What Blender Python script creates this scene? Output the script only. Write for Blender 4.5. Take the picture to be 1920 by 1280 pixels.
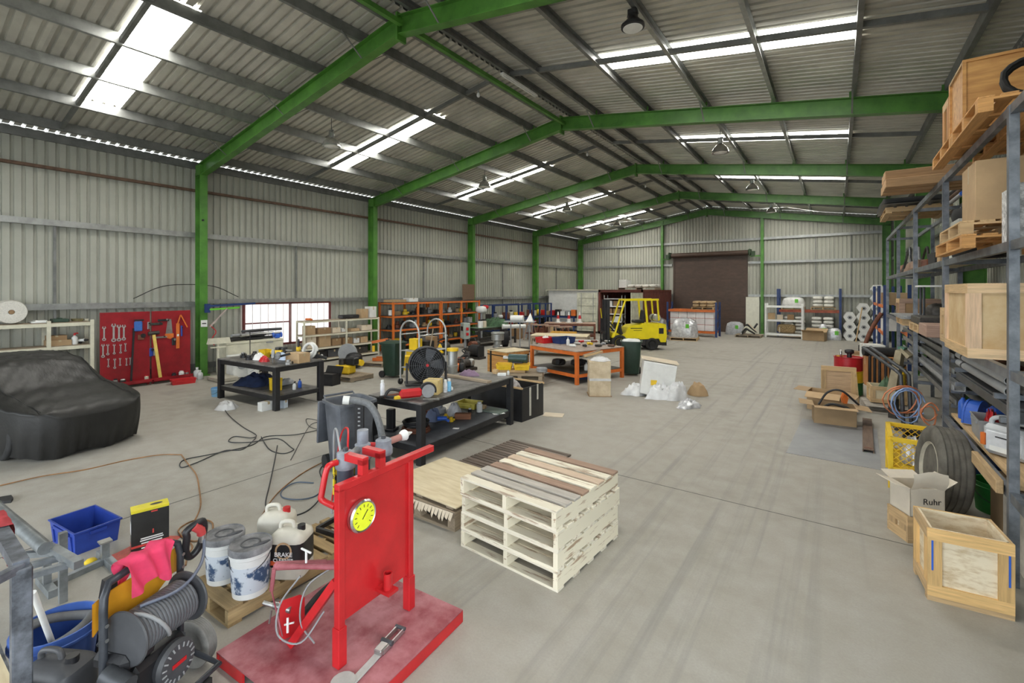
import bpy, bmesh, math, random
from mathutils import Vector, Matrix, Euler
for _o in list(bpy.data.objects): bpy.data.objects.remove(_o)
SC = bpy.context.scene; COL = SC.collection
rnd = random.Random(7)
R = math.radians; PI = math.pi

# ---------------------------------------------------------------- camera
TH = math.atan(610 / 863); CT = math.cos(TH); ST = math.sin(TH); FPX = 863.0; HC = 2.5; HZ = 546.0
cd = bpy.data.cameras.new('camera'); cam = bpy.data.objects.new('camera', cd); COL.objects.link(cam)
cam.location = (0, 0, HC); cam.rotation_euler = (R(90), 0, TH)
cd.sensor_width = 36; cd.lens = FPX / 1920 * 36; cd.shift_y = -(640 - HZ) / 1920; cd.clip_end = 300; cd.clip_start = .05
SC.camera = cam
# ---------------------------------------------------------------- world, light, exposure
W = bpy.data.worlds.new('overcast_sky'); SC.world = W; W.use_nodes = True
bg = W.node_tree.nodes['Background']; bg.inputs[0].default_value = (0.88, 0.945, 1.0, 1); bg.inputs[1].default_value = 3.0
pl = bpy.data.lights.new('door_portal', 'AREA'); pl.shape = 'RECTANGLE'; pl.size = 13; pl.size_y = 5.2; pl.cycles.is_portal = True
po = bpy.data.objects.new('door_portal', pl); COL.objects.link(po); po.location = (-6.7, -7.9, 2.6); po.rotation_euler = (R(90), 0, 0)
pl2 = bpy.data.lights.new('side_door_portal', 'AREA'); pl2.shape = 'RECTANGLE'; pl2.size = 8.4; pl2.size_y = 4.8; pl2.cycles.is_portal = True
po2 = bpy.data.objects.new('side_door_portal', pl2); COL.objects.link(po2); po2.location = (2.75, -2.2, 2.4); po2.rotation_euler = (0, R(90), R(0)); po2.rotation_euler = (R(90), 0, R(90))
SKYLIGHT = 10.0
SC.view_settings.view_transform = 'Standard'; SC.view_settings.look = 'None'
SC.view_settings.exposure = 0.95; SC.view_settings.gamma = 1.0; SC.view_settings.use_curve_mapping = False

# ---------------------------------------------------------------- pixel -> place
def ray(px, py):
    t = (px - 960) / FPX
    return (t * CT - ST, t * ST + CT, (HZ - py) / FPX)
def G(px, py, z=0.0):
    x, y, v = ray(px, py); d = (z - HC) / v; return Vector((x * d, y * d, z))
def WX(px, py, X):
    x, y, v = ray(px, py); d = X / x; return Vector((X, y * d, HC + v * d))
def WY(px, py, Y):
    x, y, v = ray(px, py); d = Y / y; return Vector((x * d, Y, HC + v * d))
def DD(px, py, d):
    x, y, v = ray(px, py); return Vector((x * d, y * d, HC + v * d))

# ---------------------------------------------------------------- materials
MATS = {}
def _nodes(name):
    m = bpy.data.materials.new(name); m.use_nodes = True; nt = m.node_tree
    return m, nt, nt.nodes['Principled BSDF']
def mat(name, col, rough=.55, metal=0., var=.12, scale=6., bump=0., rand=0., stretch=(1, 1, 1), col2=None, detail=5., lo=.35, hi=.65, spec=.5, emit=0., alpha=1., world=False, trans=0.):
    if name in MATS: return MATS[name]
    m, nt, b = _nodes(name); N = nt.nodes; L = nt.links
    tc = N.new('ShaderNodeTexCoord'); mp = N.new('ShaderNodeMapping'); mp.inputs['Scale'].default_value = stretch
    if world:
        ge = N.new('ShaderNodeNewGeometry'); L.new(ge.outputs['Position'], mp.inputs['Vector'])
    else: L.new(tc.outputs['Object'], mp.inputs['Vector'])
    nz = N.new('ShaderNodeTexNoise'); nz.inputs['Scale'].default_value = scale; nz.inputs['Detail'].default_value = detail; nz.inputs['Roughness'].default_value = .62
    L.new(mp.outputs['Vector'], nz.inputs['Vector'])
    rp = N.new('ShaderNodeValToRGB'); rp.color_ramp.elements[0].position = lo; rp.color_ramp.elements[1].position = hi
    c1 = [max(0, x * (1 - var)) for x in col]; c2 = [min(1, x * (1 + var)) for x in col] if col2 is None else col2
    rp.color_ramp.elements[0].color = (*c1, 1); rp.color_ramp.elements[1].color = (*c2, 1)
    L.new(nz.outputs['Fac'], rp.inputs['Fac']); out = rp.outputs['Color']
    if rand:
        oi = N.new('ShaderNodeObjectInfo'); mr = N.new('ShaderNodeMapRange'); mr.inputs['To Min'].default_value = 1 - rand; mr.inputs['To Max'].default_value = 1 + rand
        L.new(oi.outputs['Random'], mr.inputs['Value'])
        vm = N.new('ShaderNodeVectorMath'); vm.operation = 'SCALE'; L.new(out, vm.inputs[0]); L.new(mr.outputs['Result'], vm.inputs['Scale']); out = vm.outputs['Vector']
        va = N.new('ShaderNodeVectorMath'); va.operation = 'ADD'; L.new(tc.outputs['Object'], va.inputs[0])
        cx = N.new('ShaderNodeCombineXYZ')
        for k in range(3): L.new(oi.outputs['Random'], cx.inputs[k])
        vs = N.new('ShaderNodeVectorMath'); vs.operation = 'SCALE'; vs.inputs['Scale'].default_value = 37.; L.new(cx.outputs[0], vs.inputs[0])
        if not world: L.new(vs.outputs[0], va.inputs[1]); L.new(va.outputs[0], mp.inputs['Vector'])
    L.new(out, b.inputs['Base Color'])
    b.inputs['Roughness'].default_value = rough; b.inputs['Metallic'].default_value = metal; b.inputs['Specular IOR Level'].default_value = spec
    if bump:
        bm_ = N.new('ShaderNodeBump'); bm_.inputs['Strength'].default_value = bump; bm_.inputs['Distance'].default_value = .01
        L.new(nz.outputs['Fac'], bm_.inputs['Height']); L.new(bm_.outputs['Normal'], b.inputs['Normal'])
    if emit: L.new(out, b.inputs['Emission Color']); b.inputs['Emission Strength'].default_value = emit
    if alpha < 1: b.inputs['Alpha'].default_value = alpha
    if trans: b.inputs['Transmission Weight'].default_value = trans
    MATS[name] = m; return m
def wood(name, col, rough=.75, rand=.14, along='x', col2=None, scale=3.):
    st = {'x': (1, 14, 14), 'y': (14, 1, 14), 'z': (14, 14, 1)}[along]
    return mat(name, col, rough, var=.22, scale=scale, stretch=st, rand=rand, col2=col2, detail=4, bump=.15, lo=.3, hi=.7)

def m_floor():
    m, nt, b = _nodes('worn_concrete'); N = nt.nodes; L = nt.links
    ge = N.new('ShaderNodeNewGeometry')
    def noise(sc, st, lo, hi, det=6, ro=.6):
        mp = N.new('ShaderNodeMapping'); mp.inputs['Scale'].default_value = st; L.new(ge.outputs['Position'], mp.inputs['Vector'])
        nz = N.new('ShaderNodeTexNoise'); nz.inputs['Scale'].default_value = sc; nz.inputs['Detail'].default_value = det; nz.inputs['Roughness'].default_value = ro
        L.new(mp.outputs[0], nz.inputs['Vector']); mr = N.new('ShaderNodeMapRange'); mr.inputs['From Min'].default_value = lo; mr.inputs['From Max'].default_value = hi
        L.new(nz.outputs['Fac'], mr.inputs['Value']); return mr.outputs['Result']
    def mix(fac, a, bb, blend='MIX'):
        mx = N.new('ShaderNodeMix'); mx.data_type = 'RGBA'; mx.blend_type = blend
        if isinstance(fac, float): mx.inputs['Factor'].default_value = fac
        else: L.new(fac, mx.inputs['Factor'])
        for i, v in ((6, a), (7, bb)):
            if isinstance(v, tuple): mx.inputs[i].default_value = (*v, 1)
            else: L.new(v, mx.inputs[i])
        return mx.outputs[2]
    base = mix(noise(.35, (1, 1, 1), .35, .65), (.30, .28, .235), (.375, .352, .305))
    base = mix(noise(3.5, (1, 1, 1), .35, .7), base, (.40, .385, .345))
    fine = noise(60, (1, 1, 1), .2, .8)
    mm = N.new('ShaderNodeMath'); mm.operation = 'MULTIPLY'; mm.inputs[1].default_value = .45; L.new(fine, mm.inputs[0])
    base = mix(mm.outputs[0], base, (.24, .232, .21))
    # wheel tracks running down the aisle
    st = noise(1.0, (5.5, .12, 1), .52, .68, 6)
    sx = N.new('ShaderNodeSeparateXYZ'); L.new(ge.outputs['Position'], sx.inputs[0])
    ad = N.new('ShaderNodeMath'); ad.operation = 'ADD'; ad.inputs[1].default_value = 1.4; L.new(sx.outputs['X'], ad.inputs[0])
    ab = N.new('ShaderNodeMath'); ab.operation = 'ABSOLUTE'; L.new(ad.outputs[0], ab.inputs[0])
    mr = N.new('ShaderNodeMapRange'); mr.inputs['From Min'].default_value = 2.2; mr.inputs['From Max'].default_value = .8; L.new(ab.outputs[0], mr.inputs['Value'])
    ml = N.new('ShaderNodeMath'); ml.operation = 'MULTIPLY'; L.new(st, ml.inputs[0]); L.new(mr.outputs[0], ml.inputs[1])
    m2 = N.new('ShaderNodeMath'); m2.operation = 'MULTIPLY'; m2.inputs[1].default_value = .55; L.new(ml.outputs[0], m2.inputs[0])
    base = mix(m2.outputs[0], base, (.20, .195, .185))
    sp = noise(.8, (1, 1, 1), .62, .75, 3)
    m3 = N.new('ShaderNodeMath'); m3.operation = 'MULTIPLY'; m3.inputs[1].default_value = .45; L.new(sp, m3.inputs[0])
    base = mix(m3.outputs[0], base, (.17, .165, .15))
    L.new(base, b.inputs['Base Color']); b.inputs['Roughness'].default_value = .62; b.inputs['Specular IOR Level'].default_value = .35
    bp = N.new('ShaderNodeBump'); bp.inputs['Strength'].default_value = .12; bp.inputs['Distance'].default_value = .004; L.new(fine, bp.inputs['Height']); L.new(bp.outputs[0], b.inputs['Normal'])
    return m
def m_emit(name, col, s):
    m, nt, b = _nodes(name); b.inputs['Base Color'].default_value = (.8, .8, .8, 1); b.inputs['Emission Color'].default_value = (*col, 1); b.inputs['Emission Strength'].default_value = s
    MATS[name] = m; return m

# ---------------------------------------------------------------- mesh builder
class MB:
    def __init__(s): s.v = []; s.f = []; s.mi = []; s.cur = 0; s.M = None
    def add(s, vs, fs):
        n = len(s.v)
        if s.M is not None: vs = [s.M @ Vector(p) for p in vs]
        s.v += [tuple(p) for p in vs]; s.f += [tuple(i + n for i in f) for f in fs]; s.mi += [s.cur] * len(fs); return s
    def m(s, i): s.cur = i; return s
    def box(s, c, d, rot=None, ch=0.):
        hx, hy, hz = d[0] / 2, d[1] / 2, d[2] / 2
        c = Vector(c); M = Euler(rot).to_matrix() if rot else None
        def tr(p): p = Vector(p); return (M @ p if M else p) + c
        if ch <= 0:
            vs = [tr((x * hx, y * hy, z * hz)) for x in (-1, 1) for y in (-1, 1) for z in (-1, 1)]
            return s.add(vs, [(0, 1, 3, 2), (4, 6, 7, 5), (0, 4, 5, 1), (2, 3, 7, 6), (0, 2, 6, 4), (1, 5, 7, 3)])
        ch = min(ch, hx * .9, hy * .9, hz * .9); h = (hx, hy, hz); vs = []; ix = {}
        for sx in (-1, 1):
            for sy in (-1, 1):
                for sz in (-1, 1):
                    for a in range(3):
                        p = [sg * (h[k] - (0 if k == a else ch)) for k, sg in enumerate((sx, sy, sz))]
                        ix[(sx, sy, sz, a)] = len(vs); vs.append(p)
        fs = []
        for a in range(3):
            b_, c_ = (a + 1) % 3, (a + 2) % 3
            for sg in (-1, 1):
                q = []
                for u, w in ((-1, -1), (1, -1), (1, 1), (-1, 1)):
                    k = [0, 0, 0]; k[a] = sg; k[b_] = u; k[c_] = w; q.append(ix[(*k, a)])
                fs.append(q if sg > 0 else q[::-1])
            for u in (-1, 1):
                for w in (-1, 1):
                    k0 = [0] * 3; k0[a] = -1; k0[b_] = u; k0[c_] = w; k1 = list(k0); k1[a] = 1
                    q = [ix[(*k0, b_)], ix[(*k1, b_)], ix[(*k1, c_)], ix[(*k0, c_)]]
                    fs.append(q if u * w < 0 else q[::-1])
        for k, _ in [((x, y, z), 0) for x in (-1, 1) for y in (-1, 1) for z in (-1, 1)]:
            q = [ix[(*k, 0)], ix[(*k, 1)], ix[(*k, 2)]]; fs.append(q if k[0] * k[1] * k[2] > 0 else q[::-1])
        return s.add([tr(p) for p in vs], fs)
    def bar(s, p, q, w, h=None, up=(0, 0, 1), ch=0.):      # square bar from p to q; h measured towards up
        h = w if h is None else h
        p = Vector(p); q = Vector(q); a = (q - p); l = a.length
        if l < 1e-6: return s
        a.normalize(); u = Vector(up)
        if abs(a.dot(u)) > .98: u = Vector((1, 0, 0)) if abs(a.x) < .9 else Vector((0, 1, 0))
        y = u.cross(a).normalized(); z = a.cross(y); M = Matrix((a, y, z)).transposed()
        return s.box((p + q) / 2, (l, w, h), M.to_euler(), ch)
    def cyl(s, p, q, r, r2=None, n=16, cap=True):
        r2 = r if r2 is None else r2; p = Vector(p); q = Vector(q); a = (q - p).normalized()
        u = Vector((0, 0, 1)) if abs(a.z) < .9 else Vector((1, 0, 0)); x = u.cross(a).normalized(); y = a.cross(x)
        vs = []
        for i in range(n):
            t = 2 * PI * i / n; e = x * math.cos(t) + y * math.sin(t); vs += [p + e * r, q + e * r2]
        fs = [(2 * i, 2 * ((i + 1) % n), 2 * ((i + 1) % n) + 1, 2 * i + 1) for i in range(n)]
        if cap: fs += [tuple(2 * i for i in range(n))[::-1], tuple(2 * i + 1 for i in range(n))]
        return s.add(vs, fs)
    def tube(s, pts, r, n=8, close=False, cap=True):
        P = [Vector(p) for p in pts]; k = len(P); rs = r if isinstance(r, (list, tuple)) else [r] * k
        vs = []; last = None
        for i in range(k):
            a = (P[(i + 1) % k] - P[i - 1]) if close or 0 < i < k - 1 else (P[1] - P[0] if i == 0 else P[-1] - P[-2])
            if a.length < 1e-9: a = Vector((0, 0, 1))
            a.normalize()
            if last is None:
                u = Vector((0, 0, 1)) if abs(a.z) < .9 else Vector((1, 0, 0)); x = u.cross(a).normalized()
            else:
                x = last - a * last.dot(a)
                x = x.normalized() if x.length > 1e-6 else Vector((1, 0, 0)).cross(a).normalized()
            last = x; y = a.cross(x)
            for j in range(n):
                t = 2 * PI * j / n; vs.append(P[i] + (x * math.cos(t) + y * math.sin(t)) * rs[i])
        fs = []
        for i in range(k if close else k - 1):
            i2 = (i + 1) % k
            for j in range(n): j2 = (j + 1) % n; fs.append((i * n + j, i * n + j2, i2 * n + j2, i2 * n + j))
        if cap and not close: fs += [tuple(range(n))[::-1], tuple(range((k - 1) * n, k * n))]
        return s.add(vs, fs)
    def lathe(s, prof, n=24, c=(0, 0, 0), axis='z', sq=0., sx=1., sy=1.):   # prof [(r,z)]
        vs = []
        for r, z in prof:
            for i in range(n):
                t = 2 * PI * i / n; ca, sa = math.cos(t), math.sin(t)
                k = 1.
                if sq: k = 1 / (abs(ca) ** sq + abs(sa) ** sq) ** (1 / sq)
                x, y = r * ca * k * sx, r * sa * k * sy
                p = (x, y, z) if axis == 'z' else ((z, x, y) if axis == 'x' else (y, z, x))
                vs.append((p[0] + c[0], p[1] + c[1], p[2] + c[2]))
        fs = []; k = len(prof)
        for i in range(k - 1):
            for j in range(n): j2 = (j + 1) % n; fs.append((i * n + j, i * n + j2, (i + 1) * n + j2, (i + 1) * n + j))
        flat = abs(prof[0][1] - prof[-1][1]) < 1e-6 and prof[0][0] > 1e-5 and prof[-1][0] > 1e-5
        if prof[0][0] > 1e-5 and not flat: fs.append(tuple(range(n))[::-1])
        if prof[-1][0] > 1e-5 and not flat: fs.append(tuple(range((k - 1) * n, k * n)))
        return s.add(vs, fs)
    def prism(s, pts, z0, z1, plane='xy'):                   # polygon extruded along the third axis
        n = len(pts)
        def T(a, b, c): return {'xy': (a, b, c), 'xz': (a, c, b), 'yz': (c, a, b)}[plane]
        vs = [T(a, b, z0) for a, b in pts] + [T(a, b, z1) for a, b in pts]
        fs = [tuple(range(n))[::-1], tuple(range(n, 2 * n))] + [(i, (i + 1) % n, (i + 1) % n + n, i + n) for i in range(n)]
        return s.add(vs, fs)
    def grid(s, fn, nu, nv, closeu=False):
        vs = [fn(i / (nu if closeu else nu - 1), j / (nv - 1)) for j in range(nv) for i in range(nu)]
        fs = []
        for j in range(nv - 1):
            for i in range(nu if closeu else nu - 1):
                i2 = (i + 1) % nu; fs.append((j * nu + i, j * nu + i2, (j + 1) * nu + i2, (j + 1) * nu + i))
        return s.add(vs, fs)
    def blob(s, c, d, n=12, k=8, jit=0., sq=2.6, seed=1):     # rounded lumpy box
        r = random.Random(seed); vs = []
        for j in range(k + 1):
            ph = -PI / 2 + PI * j / k
            for i in range(n):
                t = 2 * PI * i / n
                def se(v): return math.copysign(abs(v) ** (2 / sq), v)
                q = 1 + (r.random() - .5) * jit
                vs.append((c[0] + d[0] / 2 * se(math.cos(ph)) * se(math.cos(t)) * q, c[1] + d[1] / 2 * se(math.cos(ph)) * se(math.sin(t)) * q, c[2] + d[2] / 2 * se(math.sin(ph)) * (1 + (r.random() - .5) * jit * .6)))
        fs = []
        for j in range(k):
            for i in range(n): i2 = (i + 1) % n; fs.append((j * n + i, j * n + i2, (j + 1) * n + i2, (j + 1) * n + i))
        return s.add(vs, fs)
    def mesh(s, name, mats, smooth=None):
        me = bpy.data.meshes.new(name); me.from_pydata(s.v, [], s.f)
        for m_ in (mats if isinstance(mats, (list, tuple)) else [mats]): me.materials.append(m_)
        if any(s.mi): me.polygons.foreach_set('material_index', s.mi)
        if smooth:
            me.polygons.foreach_set('use_smooth', [True] * len(me.polygons)); me.set_sharp_from_angle(angle=R(smooth))
        me.update(); return me
    def o(s, name, mats, parent=None, smooth=None, loc=None, rot=None, recalc=False):
        me = s.mesh(name, mats, smooth)
        if recalc:
            b = bmesh.new(); b.from_mesh(me); bmesh.ops.recalc_face_normals(b, faces=b.faces); b.to_mesh(me); b.free()
        return link(name, me, parent, loc, rot)
def link(name, me, parent=None, loc=None, rot=None):
    o = bpy.data.objects.new(name, me); COL.objects.link(o)
    if parent is not None: o.parent = parent
    if loc is not None: o.location = loc
    if rot is not None: o.rotation_euler = rot
    return o
def tag(o, label=None, cat=None, group=None, kind=None):
    if label: o['label'] = label
    if cat: o['category'] = cat
    if group: o['group'] = group
    if kind: o['kind'] = kind
    return o
def thing(name, label, cat, loc=(0, 0, 0), rz=0., group=None, rot=None):
    o = bpy.data.objects.new(name, None); COL.objects.link(o); o.empty_display_size = .2
    o.location = loc; o.rotation_euler = rot if rot else (0, 0, rz); return tag(o, label, cat, group)
def single(mb, name, mats, label, cat, loc=(0, 0, 0), rz=0., group=None, smooth=None, rot=None):
    return tag(mb.o(name, mats, None, smooth, loc, rot if rot else (0, 0, rz)), label, cat, group)
KIDS = {}
def dup(root, loc=None, rz=None, label=None, group=None, rot=None):
    r = root.copy(); COL.objects.link(r)
    if loc is not None: r.location = loc
    if rz is not None: r.rotation_euler = (0, 0, rz)
    if rot is not None: r.rotation_euler = rot
    if label: r['label'] = label
    if group: r['group'] = group
    for ch in [o for o in bpy.data.objects if o.parent == root]:
        c = ch.copy(); COL.objects.link(c); c.parent = r
        for g in [o for o in bpy.data.objects if o.parent == ch]:
            q = g.copy(); COL.objects.link(q); q.parent = c
    return r
def struct(o): o['kind'] = 'structure'; return o
def empty_struct(name):
    o = bpy.data.objects.new(name, None); COL.objects.link(o); return struct(o)
def text_mesh(txt, size, name='lettering', depth=.0008, bold=False):
    cu = bpy.data.curves.new(name, 'FONT'); cu.body = txt; cu.size = size; cu.extrude = depth; cu.align_x = 'CENTER'; cu.align_y = 'CENTER'
    if bold: cu.offset = size * .015
    ob = bpy.data.objects.new(name, cu); COL.objects.link(ob)
    dg = bpy.context.evaluated_depsgraph_get(); me = bpy.data.meshes.new_from_object(ob.evaluated_get(dg)); bpy.data.objects.remove(ob); return me
def text(txt, size, material, parent, loc, rot, name='lettering', bold=False):
    me = text_mesh(txt, size, name, bold=bold); me.materials.clear(); me.materials.append(material); return link(name, me, parent, loc, rot)
def catmull(P, k=8, close=False):
    P = [Vector(p) for p in P]; n = len(P); out = []
    for i in range(n if close else n - 1):
        a = P[(i - 1) % n] if close or i > 0 else P[0] * 2 - P[1]
        b = P[i]; c = P[(i + 1) % n]; d = P[(i + 2) % n] if close or i + 2 < n else P[-1] * 2 - P[-2]
        for j in range(k):
            t = j / k; out.append(.5 * ((2 * b) + (c - a) * t + (2 * a - 5 * b + 4 * c - d) * t * t + (3 * b - a - 3 * c + d) * t ** 3))
    if not close: out.append(P[-1])
    return out
# ================================================================ shell
BAY = 6.2; Y1 = 5.86; FR = [Y1 + BAY * i for i in range(-2, 5)]          # frame lines, index 2 is the first one in view
XR = -6.70; HW = 9.15; XL = XR - HW; XRT = XR + HW; YE = FR[-1] + .22; YB = FR[0] - .22
TAN = .158; AR = math.atan(TAN)
def zr(o): return 7.865 - TAN * o
GREEN = mat('green_paint', (.062, .19, .028), .42, var=.18, scale=2.5, col2=(.085, .25, .036))
GALV = mat('galvanised_steel', (.36, .37, .36), .42, .75, var=.15, scale=5)
GALVD = mat('weathered_purlin_steel', (.20, .205, .20), .5, .5, var=.2, scale=3)
RUST = mat('rusty_brown_steel', (.12, .07, .045), .75, 0, var=.3, scale=6)
ROOFM = mat('zincalume_roof', (.56, .545, .49), .40, .35, var=.12, scale=1.2, rand=.06)
WALLM = mat('grey_green_wall_sheet', (.385, .39, .335), .6, .08, var=.07, scale=1.0, rand=.045)
DARK = mat('black_paint', (.014, .014, .016), .45, var=.25, scale=8)
fl = MB()
fl.box((6.0, -4.5, -.05), (46, 71, .1)); floor = struct(fl.o('floor', m_floor()))
JOINT = mat('saw_cut_joint', (.10, .097, .09), .9)
for a, b_ in (((XR + .29, YB, .0008), (XR + .29, YE, .0008)),):
    MB().box(((a[0] + b_[0]) / 2, (a[1] + b_[1]) / 2, .0006), (.014, b_[1] - a[1], .0012)).o('floor_joint', JOINT, floor)
for y in (Y1 + .1, Y1 + 2 * BAY, Y1 - 2 * BAY):
    MB().box((XR, y, .0006), (2 * HW - .1, .012, .0012)).o('floor_joint', JOINT, floor)
PITCH = BAY / 32; SW = PITCH * 4
def rib_profile(n, depth=.03, sgn=1, mid=False):           # (u, h) along the sheet width
    pr = []
    for i in range(n):
        u = i * PITCH
        pr += [(u, 0), (u + .055, 0), (u + .055 + .012, depth * sgn), (u + .055 + .062, depth * sgn), (u + .055 + .074, 0)]
    pr.append((n * PITCH, 0)); return pr
def sheet_mesh(name, length, fn, material, depth=.03):
    pr = rib_profile(4, depth); vs = []; fs = []
    for u, h in pr: vs += [fn(u, h, 0), fn(u, h, length)]
    for i in range(len(pr) - 1): fs.append((2 * i, 2 * i + 2, 2 * i + 3, 2 * i + 1))
    mb = MB().add(vs, fs); return mb.mesh(name, material)
# ---- roof: sheets, skylights, purlins
ceiling = empty_struct('ceiling')
o_end = HW + .045
SKY = m_emit('skylight_sheet', (1.0, .975, .90), SKYLIGHT)
nsh = 0; wn = 0
S0, S1 = 2.54, 6.95
for sgn in (-1, 1):
    def mk(a, b_, material, nm):
        return sheet_mesh(nm, 1, lambda u, h, l: (sgn * (a + (b_ - a) * l), u, zr(a + (b_ - a) * l) + .004 + h), material, .05)
    full = mk(.04, o_end, ROOFM, 'roof_sheet'); up = mk(.04, S0, ROOFM, 'roof_sheet'); dn = mk(S1, o_end, ROOFM, 'roof_sheet'); skm = mk(S0 - .03, S1 + .03, SKY, 'skylight')
    k0 = FR[0] + BAY / 2 - .04
    k = -4
    while True:
        y = k0 + SW * k; k += 1
        if y > YE + .1: break
        if (k - 1) % 8 == 0 and 0 <= k - 1 and y < YE - 2 and y > FR[1]:
            link('roof_sheet', up, ceiling, (XR, y, 0)); link('roof_sheet', dn, ceiling, (XR, y, 0))
            wn += 1; struct(link('window_%d' % wn, skm, None, (XR, y, 0)))
        else: link('roof_sheet', full, ceiling, (XR, y, 0))
    for o in (.28, 1.06, 2.54, 4.02, 5.5, 6.95, 8.4):
        big = .2 if o > .5 else .16
        mb = MB()
        z1 = zr(o) - .002; x = XR + sgn * o
        # C section: web and two flanges
        mb.box((x, (YB + YE) / 2, z1 - big / 2), (.012, YE - YB - .1, big)).box((x + sgn * .035, (YB + YE) / 2, z1 - .006 - TAN * .03), (.07, YE - YB - .1, .01)).box((x + sgn * .035, (YB + YE) / 2, z1 - big), (.07, YE - YB - .1, .01))
        mb.o('purlin', GALVD if o not in (4.02, 5.5) else GALV, ceiling)
    for i in range(len(FR) - 1):                               # bridging rods mid bay
        y = (FR[i] + FR[i + 1]) / 2
        MB().bar((XR + sgn * .3, y, zr(.3) - .13), (XR + sgn * 8.4, y, zr(8.4) - .13), .07, .10).o('bridging_bar', GALVD, ceiling)
    # eave strut and the brackets on the wall line
    MB().box((XR + sgn * (HW - .05), (YB + YE) / 2, zr(HW) - .14), (.07, YE - YB - .1, .2)).o('eave_strut', GALVD, ceiling)
MB().prism([(-.36, zr(.36) + .05), (0, zr(0) + .1), (.36, zr(.36) + .05), (.36, zr(.36) + .06), (0, zr(0) + .115), (-.36, zr(.36) + .06)], YB - .1, YE + .1, 'xz').o('ridge_cap', GALVD, ceiling, loc=(XR, 0, 0))
# ---- portal frames
def ibeam(mb, p, q, depth, fw, up, tw=.012, tf=.016):
    p = Vector(p); q = Vector(q); a = (q - p).normalized(); u = Vector(up); u = (u - a * u.dot(a)).normalized()
    mb.bar(p, q, tw, depth - 2 * tf, u)
    for sg in (-1, 1): mb.bar(p + u * sg * (depth - tf) / 2, q + u * sg * (depth - tf) / 2, fw, tf, u)
    return mb
ORD = ['over the open front', 'just inside the open front', 'with the platform scale at its left column', 'at the near end of the orange shelving', 'at the far end of the orange shelving', 'beside the white container wall', 'against the end wall']
for i, y in enumerate(FR):
    t = thing('portal_frame', 'green painted steel portal frame ' + ORD[i], 'steel frame', (XR, y, 0), 0, 'green portal frames')
    for sgn in (-1, 1):
        ibeam(MB(), (sgn * 8.78, 0, 0), (sgn * 8.78, 0, 6.02), .34, .2, (1, 0, 0)).box((sgn * 8.78, 0, .012), (.44, .3, .024)).o('column', GREEN, t)
        e = 8.96
        rf = ibeam(MB(), (sgn * .0, 0, zr(0) - .385), (sgn * e, 0, zr(e) - .385), .36, .18, (0, 0, 1))
        rf.box((sgn * 8.78, 0, zr(8.78) - .385), (.32, .19, .3)).o('rafter', GREEN, t)
        for o in (1.06, 2.54, 4.02, 5.5, 6.95, 8.4):
            MB().box((sgn * o, .06, zr(o) - .14), (.09, .012, .22)).o('purlin_cleat', GREEN, t)
        for o in (1.06, 4.02, 6.95):
            dirs = (-1, 1) if 0 < i < 6 else ((1,) if i == 0 else (-1,))
            for dy in dirs: MB().bar((sgn * o, dy * .55, zr(o) - .19), (sgn * o, dy * .08, zr(o) - .55), .03, .012).o('fly_brace', GALVD, t)
    MB().box((0, 0, zr(0) - .42), (.05, .22, .52)).o('apex_plate', GREEN, t)
    MB().cyl((8.78 * -1 + .18, -.03, 4.6), (8.78 * -1 + .2, -.03, 4.6), .03, n=10).o('bolt_head', DARK, t) if i == 2 else None
# ridge ties between frames
for i in range(1, 3):
    single(MB().bar((XR + .12, FR[i] + .1, zr(0) - .42), (XR + .12, FR[i + 1] - .1, zr(0) - .42), .09, .09), 'ridge_tie', GREEN, ['thin green steel tie along the ridge over the open front bay', 'thin green steel tie along the ridge beside the fluorescent tube'][i - 1], 'steel tie', group='ridge ties')
# wire rope cross bracing in the last bay
mb = MB()
for sgn in (-1, 1):
    mb2 = MB(); mb2.tube([(XR + sgn * .5, FR[5] + .1, zr(.5) - .3), (XR + sgn * 8.4, FR[6] - .1, zr(8.4) - .3)], .009, 5).tube([(XR + sgn * 8.4, FR[5] + .1, zr(8.4) - .32), (XR + sgn * .5, FR[6] - .1, zr(.5) - .32)], .009, 5)
    mb2.o('cross_brace', GALV, ceiling)
# ---- walls
def wall_sheets(parent, a, b_, place, hfun):
    n = int(round((b_ - a) / SW)); cache = {}
    for k in range(n):
        u = a + SW * k; h0 = hfun(u); h1 = hfun(u + SW); key = (round(h0, 3), round(h1, 3))
        if key not in cache:
            cache[key] = sheet_mesh('wall_sheet', 1, lambda q, h, l: (q, h, 0.0 + (h0 + (h1 - h0) * q / SW) * l), WALLM, .042)
        o = link('wall_sheet', cache[key], parent); place(o, u)
wl = empty_struct('wall_left'); wr = empty_struct('wall_right'); we = empty_struct('wall_end'); wf = empty_struct('wall_front')
ZW = zr(HW) - .002
SD0, SD1 = -6.3, 1.9          # open side doorway in the right wall, behind the camera
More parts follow.
